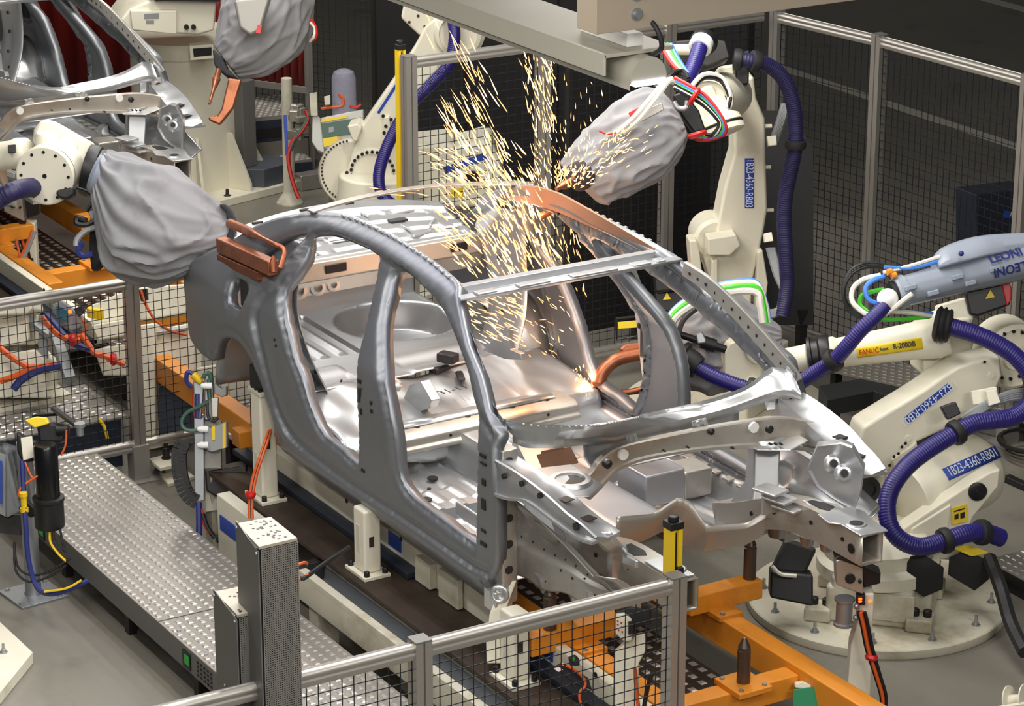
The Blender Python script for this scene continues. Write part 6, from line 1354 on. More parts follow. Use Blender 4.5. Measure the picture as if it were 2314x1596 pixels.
# ------------------------------------------------------------------ perforated light-curtain columns
def perf_column(label, L, d, side, corner):
    """L: top-face pixel corners left, back, right, front"""
    t = thing('perforated_column', label, 'machine column', U(corner[0], corner[1], d=d), 'perforated grey columns')
    zt = side; l_, b_, r_, f_ = [U(p[0], p[1], z=zt) for p in L]
    q = MB(); q.prism([l_, f_, r_, b_], (0, 0, -.012)); q.build('top_plate', 'grey_top', t, .001)
    q = MB(); rnd = random.Random(int(zt * 100))
    for i in range(26):
        u, v = rnd.uniform(.08, .92), rnd.uniform(.08, .92); p = l_ + (f_ - l_) * u + (b_ - l_) * v; q.box(p, (.009, .009, .002))
    q.build('top_vent', 'black', t, weld=False)
    q = MB()
    for u in (.35, .65): p = l_ + (f_ - l_) * u + (b_ - l_) * .5; q.lathe(p, (0, 0, 1), [(.006, 0), (.005, .008), (.002, .01)], 8)
    q.each('screw', 'galv', t)
    dn_ = V((0, 0, -1.75)); nrm = (f_ - l_).normalized(); out = nrm.cross(V((0, 0, 1)));
    if out.dot(HN) < 0: out = -out
    q = MB(); q.prism([l_ + out * .004 + V((0, 0, .012)), f_ + out * .004 - V((0, 0, .02)), f_ + out * .004 + dn_, l_ + out * .004 + dn_], -out * .004); q.build('side_plate', 'grey_paint', t)
    q = MB()
    for u, dz in ((.04, -.01), (.94, -.03), (.40, -.34)): p = l_.lerp(f_, u) + V((0, 0, dz)) + out * .004; q.lathe(p, out, [(.007, 0), (.005, .005)], 8)
    q.each('screw', 'galv', t)
    p = l_.lerp(f_, .42) + out * .004; q = MB(); q.prism([p + V((0, 0, -.32)), p + out * .10 + V((0, 0, -1.2)), p + V((0, 0, -1.2))], nrm * .004); q.build('gusset', 'grey_paint', t)
    # perforated front: strips with real holes between them
    a = f_ + (r_ - f_) * .06; b = r_; w = (b - a); W = w.length; w.normalize(); n_ = w.cross(V((0, 0, 1)))
    if n_.dot(HN) < 0: n_ = -n_
    q = MB(); pit = .0088; nc = int(W / pit); H = 1.55; nr = int(H / pit)
    for i in range(nc + 1):
        x = a + w * (W * i / nc); q.bar(x + V((0, 0, -.014)), x + V((0, 0, -H)), .0040, .002, n_)
    for j in range(nr + 1):
        z = V((0, 0, -.016 - j * pit)); q.bar(a + z, b + z, .002, .0040)
    q.build('perforated_sheet', 'alu_matte', t, weld=False)
    q = MB(); q.prism([a - n_ * .012 + V((0, 0, -.014)), b - n_ * .012 + V((0, 0, -.014)), b - n_ * .012 + dn_, a - n_ * .012 + dn_], -n_ * .004); q.prism([f_ - n_ * .004 + V((0, 0, -.014)), a - n_ * .004 + V((0, 0, -.014)), a - n_ * .004 + dn_, f_ - n_ * .004 + dn_], -n_ * .02); q.prism([b_ + V((0, 0, -.014)), r_ + V((0, 0, -.014)), r_ + dn_, b_ + dn_], -n_ * .002); q.build('inner_shell', 'black', t)
    q = MB(); q.box((l_ + f_ + b_ + r_) / 4 + V((0, 0, -1.80)), (.3, .3, .02)); q.build('base_plate', 'grey_paint', t)
mat('grey_top', (168, 160, 146), .5, .1, .04, 6)
perf_column('tall grey column with perforated mesh side in front of the car line', [(535, 1183), (612, 1168), (672, 1216), (585, 1236)], 10.05, 1.84, (600, 1600))
perf_column('shorter grey column with dotted top beside the taller perforated one', [(484, 1337), (560, 1322), (622, 1372), (536, 1390)], 9.8, 1.53, (510, 1600))
# ------------------------------------------------------------------ yellow light-curtain bars
def ybar(label, x, y, h, w=.055):
    t = thing('light_curtain', label, 'light curtain', (x, y, 0), 'yellow light curtains')
    q = MB(); a = w / 2; q.loft([[V((x + u, y + v, z)) for u, v in ((-a, -a), (a, -a), (a, -.008), (a - .01, -.006), (a - .01, .006), (a, .008), (a, a), (-a, a))] for z in (.02, h - .03)]); q.build('housing', 'yellow', t, ang=30)
    q = MB(); q.span((x + a - .010, y - .006, .1), (x + a - .008, y + .006, h - .05)); q.build('lens_strip', 'black', t)
    q = MB(); q.box((x, y, h - .02), (w + .008, w + .008, .03)); q.lathe((x, y, h - .005), (0, 0, 1), [(.022, 0), (.022, .02), (.018, .022)], 14); q.build('end_cap', 'black', t, .003)
    q = MB(); q.box((x + .028, y + .012, h - .215), (.03, .03, .04)); q.box((x, y, .01), (.09, .09, .02)); q.each('bracket', 'black', t, .003)
ybar('yellow light curtain bar with black cap behind the front fence post', .70, -.585, 1.475)
ybar('yellow light curtain bar on the tall back fence, beside the slanting robot arm', -4.33, .945, 2.24, .045)
# ------------------------------------------------------------------ clamps on cream stands with indicator lights
def clamp_stand(label, px, py, d, fl=1.0, cables_=True, low=0.0):
    o = U(px, py, d=d)       # top of the stand column
    t = thing('clamp_stand', label, 'clamp stand', (o.x, o.y, 0), 'rail clamp stands')
    s = d / 11.8
    def T(L, off=0.0): return [o + RT * ((a) * d / FOC * fl) - V((0, 0, 1)) * (b * d / FOC / .93) + HN * off for a, b in L]
    q = MB(); q.prism(T([(-8, 0), (26, 0), (26, 110), (30, 300), (-28, 300), (-22, 120), (-8, 60)], .0), -HN * .09); q.build('stand', 'ivory', t, .008)
    q = MB(); bz = V((o.x, o.y, 0)); q.box(bz + V((0, 0, .01)), (.22, .22, .02)); q.build('foot_plate', 'ivory', t)
    q = MB(); q.prism(T([(-68, -85), (-52, -92), (-6, -70), (-2, -8), (-64, -30)], .05), -HN * .10); q.build('clamp_body', 'alu', t, .006)
    q = MB(); q.prism(T([(-72, -92), (-52, -104), (2, -76), (-4, -68)], .055), -HN * .10); q.build('clamp_jaw', 'dark_steel', t, .006)
    q = MB(); q.prism(T([(-4, -62), (40, -44), (40, -18), (2, -8)], -.02), -HN * .07); q.build('clamp_arm', 'black', t, .006)
    q = MB(); q.lathe(T([(-34, -46)], .055)[0], HN, [(.022, -.02), (.022, .004), (.012, .004)], 16); q.lathe(T([(-12, -40)], .058)[0], HN, [(.008, -.02), (.008, .004)], 10); q.each('pivot', 'black', t)
    q = MB(); q.lathe(T([(-42, 6)], .02)[0], (0, 0, -1), [(.045, 0), (.045, .008), (.036, .012), (.036, .11), (.045, .115), (.045, .125)], 20); q.build('air_cylinder', 'galv', t, ang=30)
    q = MB(); q.prism(T([(-18, -8), (2, -8), (2, 14), (-18, 14)], .06), -HN * .04); q.build('switch_block', 'black', t, .003)
    q = MB(); q.box(T([(-10, -2)], .063)[0], (.008, .014, .006)); q.box(T([(-10, 4)], .063)[0], (.008, .014, .006)); q.sphere(T([(12, 4)], .06)[0], .008, 8); q.each('indicator_light', 'led_red', t)
    for k in (16, 42): q = MB(); q.sphere(T([(-18, k)], .06)[0], .014, 10); q.build('fitting', 'galv', t)
    if cables_:
        for k, (m_, a) in enumerate((('orange_cable', 8), ('black', 0), ('black', 14), ('orange_cable', 4))):
            q = MB(); q.tube(T([(-14 + a, 24), (-4 + a, 60), (8 + a, 110), (30 + a * .8, 170), (46 + a * .8, 220), (46 + a * .6, 255), (36 + a * .5, 275)], .07 + .006 * k), .008, 7, 7); q.build('cable', m_, t)
        q = MB(); q.lathe(T([(20, 128)], .08)[0], (0, .2, 1), [(.024, -.012), (.03, 0), (.024, .012)], 14); q.build('cable_tie', 'red', t)
    q = MB(); q.prism(T([(8, 76), (15, 76), (15, 104), (8, 104)], .002), -HN * .002); q.build('name_plate', 'brown_plate', t)
clamp_stand('cream clamp stand with red lights and orange cable under the far front rail', 1950, 1342, 11.95)
clamp_stand('cream clamp stand with red lights beside the second car, left of the orange beam', 60, 505, 17.8, fl=.72, cables_=True)
# stand behind the front fence with black clamp
t = thing('clamp_stand', 'cream stepped clamp stand with black clamp behind the front mesh fence', 'clamp stand', (.45, -.42, .47), 'rail clamp stands')
dd = 11.42
q = DP([(1390, 1475), (1412, 1455), (1440, 1436), (1458, 1432), (1460, 1470), (1444, 1500), (1444, 1700), (1390, 1700)], dd, .09); q.build('stand', 'ivory', t, .006)
q = DP([(1392, 1388), (1412, 1386), (1428, 1400), (1428, 1448), (1412, 1452), (1392, 1434)], dd - .04, .09); q.build('clamp_body', 'ivory', t, .006)
q = DP([(1388, 1384), (1420, 1372), (1472, 1376), (1472, 1412), (1430, 1420), (1418, 1392)], dd, .08); q.build('clamp_jaw', 'black', t, .006)
q = DP([(1420, 1405), (1432, 1404), (1432, 1432), (1420, 1434)], dd - .05, .03); q.build('switch_block', 'black', t)
q = MB()
for a, b in ((1396, 1404), (1396, 1412), (1404, 1408), (1404, 1418), (1398, 1424), (1406, 1428)): q.lathe(U(a, b, d=dd - .041), -FW, [(.004, 0), (.004, .003)], 6)
q.build('bolt', 'red', t, weld=False)
cable([(1434, 1510, dd - .04), (1438, 1560, dd - .04), (1444, 1610, dd - .04)], .008, 'orange_cable', 'orange_cable', t); cable([(1474, 1520, dd - .04), (1462, 1560, dd - .04), (1452, 1620, dd - .04)], .010, 'black_cable', 'black', t)
q = MB(); q.box((.45, -.62, .481), (.2, .14, .02)); q.build('foot_plate', 'ivory', t)
# switch box with green light on the carrier beam
t = thing('switch_box', 'small black switch box with green light and orange wire behind the front fence', 'switch box', U(1295, 1500, d=11.6))
q = DP([(1252, 1510), (1270, 1500), (1330, 1535), (1338, 1560), (1300, 1548)], 11.6, .05); q.build('box', 'black', t, .004)
q = DP([(1252, 1512), (1262, 1508), (1272, 1514), (1262, 1519)], 11.58, .01); q.build('label', 'white', t)
q = MB(); q.sphere(U(1296, 1490, d=11.58), .008, 8); q.build('green_light', 'led_green', t); q = MB(); q.sphere(U(1271, 1502, d=11.57), .006, 8); q.build('red_light', 'led_red', t)
q = DP([(1284, 1488), (1300, 1482), (1310, 1492), (1310, 1505), (1288, 1505)], 11.62, .05); q.build('sensor', 'black', t, .004)
cable([(1280, 1505), (1300, 1515), (1320, 1535), (1322, 1552), (1312, 1562), (1310, 1580), (1316, 1596)], .006, 'orange_wire', 'orange_cable', t, 11.56)
# ------------------------------------------------------------------ green board and reel
t = thing('green_board', 'green square plate with cream block on the orange beam end', 'plate', U(1820, 1590, d=11.9))
q = DP([(1792, 1559), (1854, 1551), (1854, 1620), (1792, 1625)], 11.74, .012); q.build('plate', 'green_board', t, .002)
q = DP([(1797, 1555), (1797, 1545), (1815, 1541), (1833, 1549), (1833, 1558)], 11.76, .06); q.build('block', 'ivory', t, .004)
t = thing('cable_reel', 'cream cable reel cut by the lower picture corner', 'reel', U(2290, 1620, d=12.0))
q = MB(); c_ = U(2280, 1586, d=12.0); ax = (RT * .75 - FW * .5 + V((0, 0, .1))).normalized(); q.lathe(c_, ax, [(.07, 0), (.07, .006), (.03, .008), (.03, .075), (.075, .078), (.075, .084)], 36); q.build('spool', 'ivory', t, ang=35)
q = MB(); q.bar(U(2240, 1605, d=11.9), U(2330, 1590, d=11.9), .02, .02); q.build('axle', 'ivory', t, .004); p_ = U(2315, 1600, d=12.0); q = MB(); q.bar((p_.x, p_.y, 0), p_, .06, .06); q.box((p_.x, p_.y, .01), (.25, .25, .02)); q.build('reel_stand', 'ivory', t, .004)
# ------------------------------------------------------------------ white floor plate at the picture corner
t = thing('robot_floor_plate', 'cream eight-sided floor plate with anchor bolt at the lower picture corner', 'plate', (-2.7, -2.3, 0))
P = [U(a, b, z=.06) for a, b in [(-60, 1380), (0, 1405), (74, 1474), (0, 1566), (-70, 1600)]]; q = MB(); q.prism(P, (0, 0, -.058)); q.build('plate', 'ivory', t, .003)
q = MB(); q.lathe(U(8, 1475, z=.06), (0, 0, 1), [(.02, 0), (.02, .004), (.012, .006), (.012, .018), (.007, .02), (.007, .045)], 10); q.build('anchor_bolt', 'galv', t)
# ------------------------------------------------------------------ black step frame and tread plates by the far fence
t = thing('step_frame', 'black angled step frame on short legs behind the car front, beside the fence', 'step frame', (-2.6, 3.1, 0))
P = [U(a, b, z=.30) for a, b in [(1850, 872), (1972, 850), (2150, 905), (2130, 935), (1975, 884), (1870, 905)]]; q = MB(); q.prism(P, (0, 0, -.10)); q.build('frame', 'dark_paint' if 'dark_paint' in MAT else 'black', t, .004)
q = MB()
for a, b in ((1880, 893), (1972, 878), (2090, 912)): p = U(a, b, z=.30); q.lathe((p.x, p.y, 0), (0, 0, 1), [(.05, 0), (.05, .2)], 14)
q.each('leg', 'dark_steel', t)
t = thing('tread_platform', 'dull tread plate platform between the black step frame and the fence', 'platform', (-2.6, 3.25, 0))
a, b = U(1860, 812, z=.31), U(2180, 880, z=.31); v_ = b - a; L_ = v_.length; an = math.atan2(v_.y, v_.x)
deck('deck_plate', 0, L_, -.16, .20, .31, .008, 'tread_dull' if 'tread_dull' in MAT else 'alu_matte', t, .05, rot=an, o=(a.x, a.y))
q = MB()
for f_ in (.1, .5, .9): p = a.lerp(b, f_); q.box((p.x, p.y, .151), (.05, .05, .30))
q.each('leg', 'dark_steel', t)
t = thing('tread_plate', 'tread plate floor behind the copper electrodes, under the far robot', 'tread plate', (-3.3, 1.9, 0))
deck('plate', -3.15, -2.1, 1.10, 1.72, .20, .006, 'alu_matte', t, .05, 'alu')
q = MB(); q.span((-3.1, 1.15, 0), (-2.15, 1.66, .194)); q.build('support', 'dark_steel', t)
t = thing('tread_plate', 'tread plate ramp at the picture edge behind the round robot plate', 'tread plate', (.1, 2.9, 0))
deck('plate', -.75, .6, 2.32, 3.0, .12, .006, 'alu_matte', t, .05, 'alu'); q = MB(); q.span((-.7, 2.34, 0), (.55, 2.98, .114)); q.build('support', 'dark_steel', t)
# ------------------------------------------------------------------ dark cabinet by the far fence
t = thing('equipment_cabinet', 'dark blue-grey cabinet with blue tag beyond the fence at the picture edge', 'cabinet', (-4.6, 5.3, 0))
FC = Face(U(2290, 500, d=18.6), 30)
q = MB(); q.prism(FC.pts([(2206, 440), (2330, 425), (2330, 620), (2206, 600)]), -FC.n * .22); q.build('cabinet', 'navy_plate', t, .01)
P = FC.pts([(2268, 475), (2340, 486), (2340, 500), (2268, 492)], .003); _, dn = decal(FC, P, 'blue_tag', 'blue_label', t); text_mesh('1B23-4360', .05, sum(P, V()) / 4 + dn * .004, P[1] - P[0], P[0] - P[3], 'lettering', 'text_white', t, .0006, sx=.85)
q = MB(); q.prism(FC.pts([(2206, 600), (2330, 620), (2330, 640), (2206, 622)], -.01), -FC.n * .2); q.build('plinth', 'black', t)
t = thing('coiled_cable', 'black coiled cable with yellow stripe on the floor behind the robot with the balancer', 'cable', U(2300, 1000, z=0))
for k in range(5): q = MB(); c_ = U(2330, 995, z=.02 + .024 * k); q.tube([c_ + V((math.cos(a) * .18, math.sin(a) * .18, 0)) for a in np.linspace(0, 2 * PI, 25)], .012, 7); q.build('loop', 'yellow' if k == 3 else 'black', t)
t = thing('floor_duct', 'thin black cable duct lying on the floor at the picture edge', 'cable duct', U(2290, 1095, z=0))
q = MB(); q.bar(U(2274, 1080, z=.02), U(2335, 1108, z=.02), .05, .04); q.build('duct', 'black', t, .006)
t = thing('equipment_box', 'low dark grey box behind the balancer robot', 'box', U(2240, 1020, z=0))
q = MB(); p = U(2230, 1010, z=0); q.box(p + V((-.25, .3, .22)), (.5, .4, .44), .3); q.build('box', 'grey_paint', t, .01)
# ------------------------------------------------------------------ steps and control box at the back
t = thing('access_steps', 'dark steel steps with shining tread plates behind the round pedestal', 'steps', U(630, 330, z=0))
a = U(568, 267, z=.48); b = U(696, 254, z=.48); v_ = b - a; an = math.atan2(v_.y, v_.x); s_ = v_.normalized(); n_ = V((-s_.y, s_.x, 0)); W_ = v_.length
deck('tread', 0, W_, .0, .62, .48, .03, 'alu_matte', t, .045, 'lug_glint', rot=an, o=(a.x, a.y))
q = MB(); q.prism([a - V((0, 0, .03)), b - V((0, 0, .03)), b - V((0, 0, .20)), a - V((0, 0, .20))], n_ * .55); q.build('riser', 'navy_plate', t, .004)
q = MB()
for f_ in (.16, .46, .76): p = a.lerp(b, f_) - n_ * .004 - V((0, 0, .13)); q.box(p, (.13, .006, .07), an)
q.each('riser_opening', 'black', t)
q = MB(); q.prism([a - V((0, 0, .20)), b - V((0, 0, .20)), V((b.x, b.y, 0)), V((a.x, a.y, 0))], n_ * .5); q.build('lower_panel', 'brown_grey', t, .004)
a2 = U(589, 372, z=.16); b2 = U(708, 362, z=.16); deck('tread', 0, (b2 - a2).length, .0, .30, .16, .02, 'alu_matte', t, .045, 'lug_glint', rot=an, o=(a2.x, a2.y))
q = MB(); q.hexa([V((p.x, p.y, z)) for z in (0, .138) for p in (a2 + n_ * .02, b2 + n_ * .02, b2 + n_ * .28, a2 + n_ * .28)]); q.build('tread_box', 'navy_plate', t)
P = [U(x, y, z=.0) for x, y in [(538, 420), (548, 440), (598, 442), (642, 430), (655, 414), (600, 406)]]; q = MB(); q.prism(P, (0, 0, .20)); q.build('octagon_base', 'navy_light', t, .006)
q = MB(); p = U(548, 380, z=.20); q.box((p.x - .06, p.y + .05, .20 + .33), (.13, .13, .66), .3); q.build('side_post', 'grey_paint', t, .006)
for k, (lab, L, h) in enumerate((('large black screen standing behind the robots beyond the tall fence', [(-8.75, 3.15), (-6.6, 5.0)], 2.7), ('black screen panel behind the tall fence posts and the upright robot', [(-4.75, 2.35), (-4.75, 3.35)], 1.95))):
    A_, B_ = V((L[0][0], L[0][1], 0)), V((L[1][0], L[1][1], 0)); t = thing('black_screen', lab, 'screen', (A_ + B_) / 2, 'black screens')
    d_ = (B_ - A_).normalized(); q = MB(); q.bar(A_ + V((0, 0, h / 2 + .1)), B_ + V((0, 0, h / 2 + .1)), .02, h - .1); q.build('sheet', 'screen_black', t)
    q = MB(); k_ = 4 if k == 0 else 2
    for i in range(k_ + 1): p = A_.lerp(B_, i / k_) - V((.02, 0, 0)); q.bar(p, p + V((0, 0, h + .05)), .05, .05)
    q.each('post', 'dark_steel', t)
t = thing('dark_board', 'slanted dark board behind the large blue hose beside the fence', 'board', U(1790, 735, d=16.6)); q = DP([(1712, 250), (1782, 250), (1838, 335), (1838, 735), (1712, 735)], 16.6, .02); q.build('board', 'screen_black', t); p_ = U(1812, 700, d=16.6); q = MB(); q.bar((p_.x, p_.y, 0), p_, .05, .05); p_ = U(1730, 700, d=16.6); q.bar((p_.x, p_.y, 0), p_, .05, .05); q.each('leg', 'dark_steel', t)
t = thing('control_box', 'pale grey control box with yellow labels beside the flange of the slanting robot', 'control box', U(760, 440, d=19.3))
d9 = 19.3
q = MB(); q.prism(D([(706, 252), (724, 266), (734, 348), (716, 340), (704, 320)], d9 - .02), FW * .3); q.prism(D([(724, 266), (822, 246), (822, 335), (734, 348)], d9), FW * .3); q.build('enclosure', 'grey_light' if 'grey_light' in MAT else 'lamp_grey', t, .012)
q = DP([(725, 270), (785, 261), (785, 266), (726, 277)], d9 - .01, .01); q.build('yellow_label', 'yellow_label', t)
q = DP([(726, 280), (816, 265), (816, 300), (727, 312)], d9 - .01, .01); q.build('display_panel', 'hose_green', t)
q = DP([(743, 288), (754, 286), (754, 298), (743, 300)], d9 - .015, .01); q.build('switch', 'grey_box', t)
q = DP([(727, 314), (762, 308), (764, 326), (729, 333)], d9 - .01, .01); q.build('yellow_label', 'yellow_label', t); q = DP([(764, 320), (770, 308), (776, 318)], d9 - .012, .005); q.build('warning_triangle', 'orange', t)
q = DP([(735, 336), (780, 329), (780, 342), (735, 347)], d9 - .01, .01); q.build('blue_tag', 'blue_label', t)
q = DP([(752, 345), (768, 343), (768, 420), (752, 420)], d9 + .1, .1); q.build('stand', 'grey_paint', t); p = U(760, 445, z=0); q = MB(); q.bar(U(760, 415, d=d9 + .15), (U(760, 415, d=d9 + .15).x, U(760, 415, d=d9 + .15).y, 0), .08, .08); q.build('stand_leg', 'grey_paint', t)
q = MB(); c_ = U(778, 232, d=d9 + .1); q.lathe(c_ - V((0, 0, .12)), (0, 0, 1), [(.085, 0), (.085, .30), (.07, .34), (.03, .36)], 24); q.build('clear_cover', 'clear_plastic', t)
cable([(765, 212, d9), (776, 225, d9), (772, 240, d9), (745, 243, d9), (725, 246, d9)], .010, 'orange_cable', 'orange_cable', t); cable([(790, 240, d9), (805, 243, d9), (816, 236, d9)], .010, 'red_cable', 'red_cable', t)
q = DP([(699, 212), (716, 208), (718, 262), (702, 262)], d9 - .05, .05); q.build('terminal_block', 'ivory_dirty', t, .004); q = DP([(732, 218), (746, 215), (746, 236), (734, 238)], d9 - .03, .05); q.build('small_block', 'ivory_dirty', t, .004)
t = thing('pipe_stand', 'thin cream post on a round foot with red hose and blue strip at the back', 'stand', U(655, 462, z=0))
p = U(655, 460, z=0); q = MB(); q.lathe(p, (0, 0, 1), [(.10, 0), (.10, .012), (.05, .08), (.045, .1), (.04, .95)], 16); q.build('post', 'ivory_dirty', t)
q = MB(); q.prism(D([(640, 260), (648, 260), (651, 345), (645, 352)], 20.2), FW * .02); q.build('blue_strip', 'blue_label', t)
for L, nm, m_ in (([(692, 250), (696, 270), (682, 296), (662, 320), (652, 350), (656, 390), (668, 430), (676, 448)], 'red_hose', 'red_cable'), ([(704, 246), (690, 280), (668, 312), (656, 340)], 'green_hose', 'hose_green')): cable(L, .016, nm, m_, t, 20.0)
q = MB(); rnd = random.Random(4)
for k in range(14): q.box(U(rnd.uniform(655, 695), rnd.uniform(238, 310), d=20.15 + rnd.uniform(0, .1)), (rnd.uniform(.04, .09), rnd.uniform(.04, .09), rnd.uniform(.04, .1)), rnd.uniform(0, 1))
q.build('valve_cluster', 'brown_steel', t, .006, weld=False)
t = thing('floor_rail', 'pale metal rail lying on the floor below the control box', 'rail', U(720, 410, z=0)); q = MB(); q.bar(U(672, 412, z=.06), U(760, 398, z=.06), .12, .12); q.build('rail', 'alu', t, .01)
# ------------------------------------------------------------------ machine bases behind the low fence
t = thing('robot_riser', 'cream robot riser block seen through the low fence at the picture edge', 'riser', U(30, 800, d=15.6))
q = MB(); q.prism(D([(-40, 690), (68, 682), (72, 700), (62, 710), (-40, 716)], 15.4), FW * .4); q.prism(D([(-40, 716), (60, 708), (64, 768), (54, 778), (-40, 788)], 15.5), FW * .4); q.prism(D([(-40, 800), (80, 790), (105, 815), (105, 900), (-40, 900)], 15.5), FW * .4); q.build('riser_block', 'ivory', t, .012)
q = MB(); p = U(30, 880, d=15.8); q.box((p.x, p.y, p.z / 2), (.5, .5, p.z)); q.build('riser_base', 'ivory_dirty', t)
t = thing('brace_frame', 'grey slanting support frame under the line behind the low fence', 'frame', U(150, 840, d=15.3))
q = MB(); q.bar(U(122, 750, d=15.5), U(158, 860, d=15.3), .06, .06); q.bar(U(98, 712, d=15.6), U(98, 810, d=15.6), .05, .05); q.bar(U(60, 720, d=15.6), U(130, 770, d=15.5), .05, .03); q.build('frame', 'grey_box', t, .004)
t = thing('line_machine_base', 'cream machine base with valve block and yellow knobs behind the low fence', 'machine base', U(240, 800, d=15.6))
dm = 15.55
q = MB(); q.prism(D([(205, 735), (280, 722), (280, 760), (222, 770)], dm), FW * .5); q.prism(D([(205, 690), (276, 660), (280, 722), (205, 736)], dm + .3), FW * .3); q.build('base_block', 'ivory', t, .01)
q = MB(); q.prism(D([(212, 790), (280, 778), (290, 850), (232, 850)], dm), FW * .3); q.build('lower_block', 'ivory_dirty', t, .01)
q = MB(); q.prism(D([(128, 690), (150, 702), (150, 726), (128, 714)], dm - .1), FW * .05); q.build('blue_panel', 'hose_teal' if 'hose_teal' in MAT else 'navy_cable', t)
q = MB(); q.prism(D([(118, 688), (140, 680), (186, 716), (182, 740), (160, 748), (118, 706)], dm - .05), FW * .1); q.build('valve_block', 'grey_box', t, .006)
q = MB()
for a, b in ((206, 716), (216, 718), (226, 720)): q.lathe(U(a, b, d=dm - .1), (0, 0, 1), [(.022, 0), (.022, .05), (.016, .055)], 12)
q.each('yellow_knob', 'yellow', t)
q = MB(); q.prism(D([(166, 698), (186, 690), (192, 704), (176, 716)], dm - .12), FW * .06); q.build('sensor', 'black', t, .006); q = MB(); q.sphere(U(158, 705, d=dm - .15), .012, 8); q.build('orange_light', 'led_red', t)
t = thing('line_machine_base', 'cream machine housing with bright top edge behind the low fence under the car tail', 'machine base', U(370, 850, d=15.5))
q = MB(); q.prism(D([(312, 650), (440, 640), (440, 690), (418, 708), (312, 725)], 15.8), FW * .4); q.prism(D([(312, 735), (350, 730), (352, 985), (316, 990)], 15.6), FW * .3); q.prism(D([(350, 745), (440, 728), (440, 840), (404, 850), (352, 848)], 15.7), FW * .35); q.build('housing', 'ivory', t, .012)
q = MB(); q.prism(D([(348, 745), (424, 735), (424, 741), (348, 753)], 15.66), FW * .05); q.build('bright_edge', 'bright_steel', t)
q = MB(); q.prism(D([(352, 850), (404, 850), (440, 870), (440, 970), (352, 985)], 15.75), FW * .3); q.build('dark_recess', 'navy_plate', t, .01)
q = MB(); q.prism(D([(404, 838), (540, 815), (560, 905), (440, 920)], 15.8), FW * .3); q.build('side_housing', 'ivory_dirty', t, .012)
q = MB(); q.prism(D([(313, 655), (332, 652), (334, 678), (318, 682)], 15.7), FW * .05); q.build('black_block', 'black', t, .006)
t = thing('low_platform', 'dull tread plate step crossing behind the low fence', 'platform', (-4.9, -1.3, 0))
deck('deck_plate', -5.05, -4.45, -1.9, -.75, .30, .01, 'alu_matte', t, .055, 'alu'); q = MB(); q.span((-5.0, -1.88, 0), (-4.47, -.78, .29)); q.build('support', 'navy_plate', t)
t = thing('orange_cable_bundle', 'orange and blue cables running down under the orange beam behind the low fence', 'cable', U(200, 780, d=15.3))
for L, nm, m_, r in (([(98, 716), (115, 738), (135, 756), (160, 768), (182, 770)], 'orange_cable', 'orange_cable', .022), ([(104, 712), (125, 735), (145, 760), (165, 776), (205, 790)], 'blue_cable', 'navy_cable', .02), ([(184, 756), (200, 780), (214, 798), (240, 806), (282, 824)], 'orange_cable', 'orange_cable', .018), ([(186, 720), (192, 735), (188, 755), (176, 760), (164, 768)], 'orange_cable', 'orange_cable', .010), ([(-10, 778), (20, 802), (50, 822), (74, 830), (130, 824)], 'orange_cable', 'orange_cable', .018), ([(74, 830), (40, 848), (0, 862)], 'orange_cable', 'orange_cable', .018), ([(140, 826), (90, 836), (50, 858), (30, 880)], 'blue_cable', 'navy_cable', .022), ([(318, 656), (330, 690), (350, 722), (385, 748), (424, 758)], 'orange_cable', 'orange_cable', .008), ([(222, 945), (236, 965), (243, 992)], 'yellow_cable', 'yellow', .01)): cable(L, r, nm, m_, t, 15.35)
q = MB()
for a, b in ((164, 768), (256, 812)): q.lathe(U(a, b, d=15.3), RT, [(.03, -.015), (.038, 0), (.03, .015)], 12)
q.each('cable_tie', 'red', t)
t = thing('cable_run', 'orange and grey cable hanging down beside the clamp stand of the second car', 'cable', U(40, 620, d=17.5))
for L, nm, m_, r in (([(74, 520), (60, 556), (44, 588), (30, 625), (8, 668), (-10, 690)], 'orange_cable', 'orange_cable', .012), ([(78, 522), (64, 560), (48, 592), (34, 628), (12, 670), (-6, 692)], 'grey_cable', 'grey_box', .014), ([(36, 540), (44, 575), (46, 588)], 'orange_cable', 'orange_cable', .008)): cable(L, r, nm, m_, t, 17.4)
# cross cable by the front channel rail
t = thing('rail_cable', 'black cable with orange ends crossing the channel rail to the clamp post', 'cable', U(700, 1300, d=12.9))
cable([(680, 1308, 12.75), (690, 1305, 12.75), (730, 1276, 12.85), (790, 1236, 12.95)], .011, 'cable', 'rubber', t); cable([(672, 1310, 12.74), (686, 1307, 12.75), (696, 1298, 12.76)], .008, 'orange_end', 'orange_cable', t); cable([(670, 1278, 12.8), (686, 1272, 12.82), (694, 1274, 12.84)], .008, 'orange_end', 'orange_cable', t)
t = thing('floor_cable', 'black cable lying on the dark floor below the channel rail', 'cable', U(720, 1365, z=.02)); q = MB(); q.tube([U(a, b, z=.02) for a, b in [(672, 1348), (700, 1368), (740, 1372), (790, 1368), (830, 1370)]], .012, 7, 6); q.build('cable', 'rubber', t)
# pale tapered post leaning below the car nose
t = thing('support_leg', 'pale tapered support leg under the sill end, in front of the orange frame', 'support', U(1120, 1480, d=11.9)); q = DP([(1130, 1320), (1168, 1312), (1128, 1420), (1100, 1450), (1106, 1390)], 11.95, .06); q.build('leg', 'ivory', t, .006)
q = DP([(1098, 1440), (1130, 1420), (1132, 1500), (1100, 1500)], 11.97, .07); q.build('foot', 'ivory', t, .006)
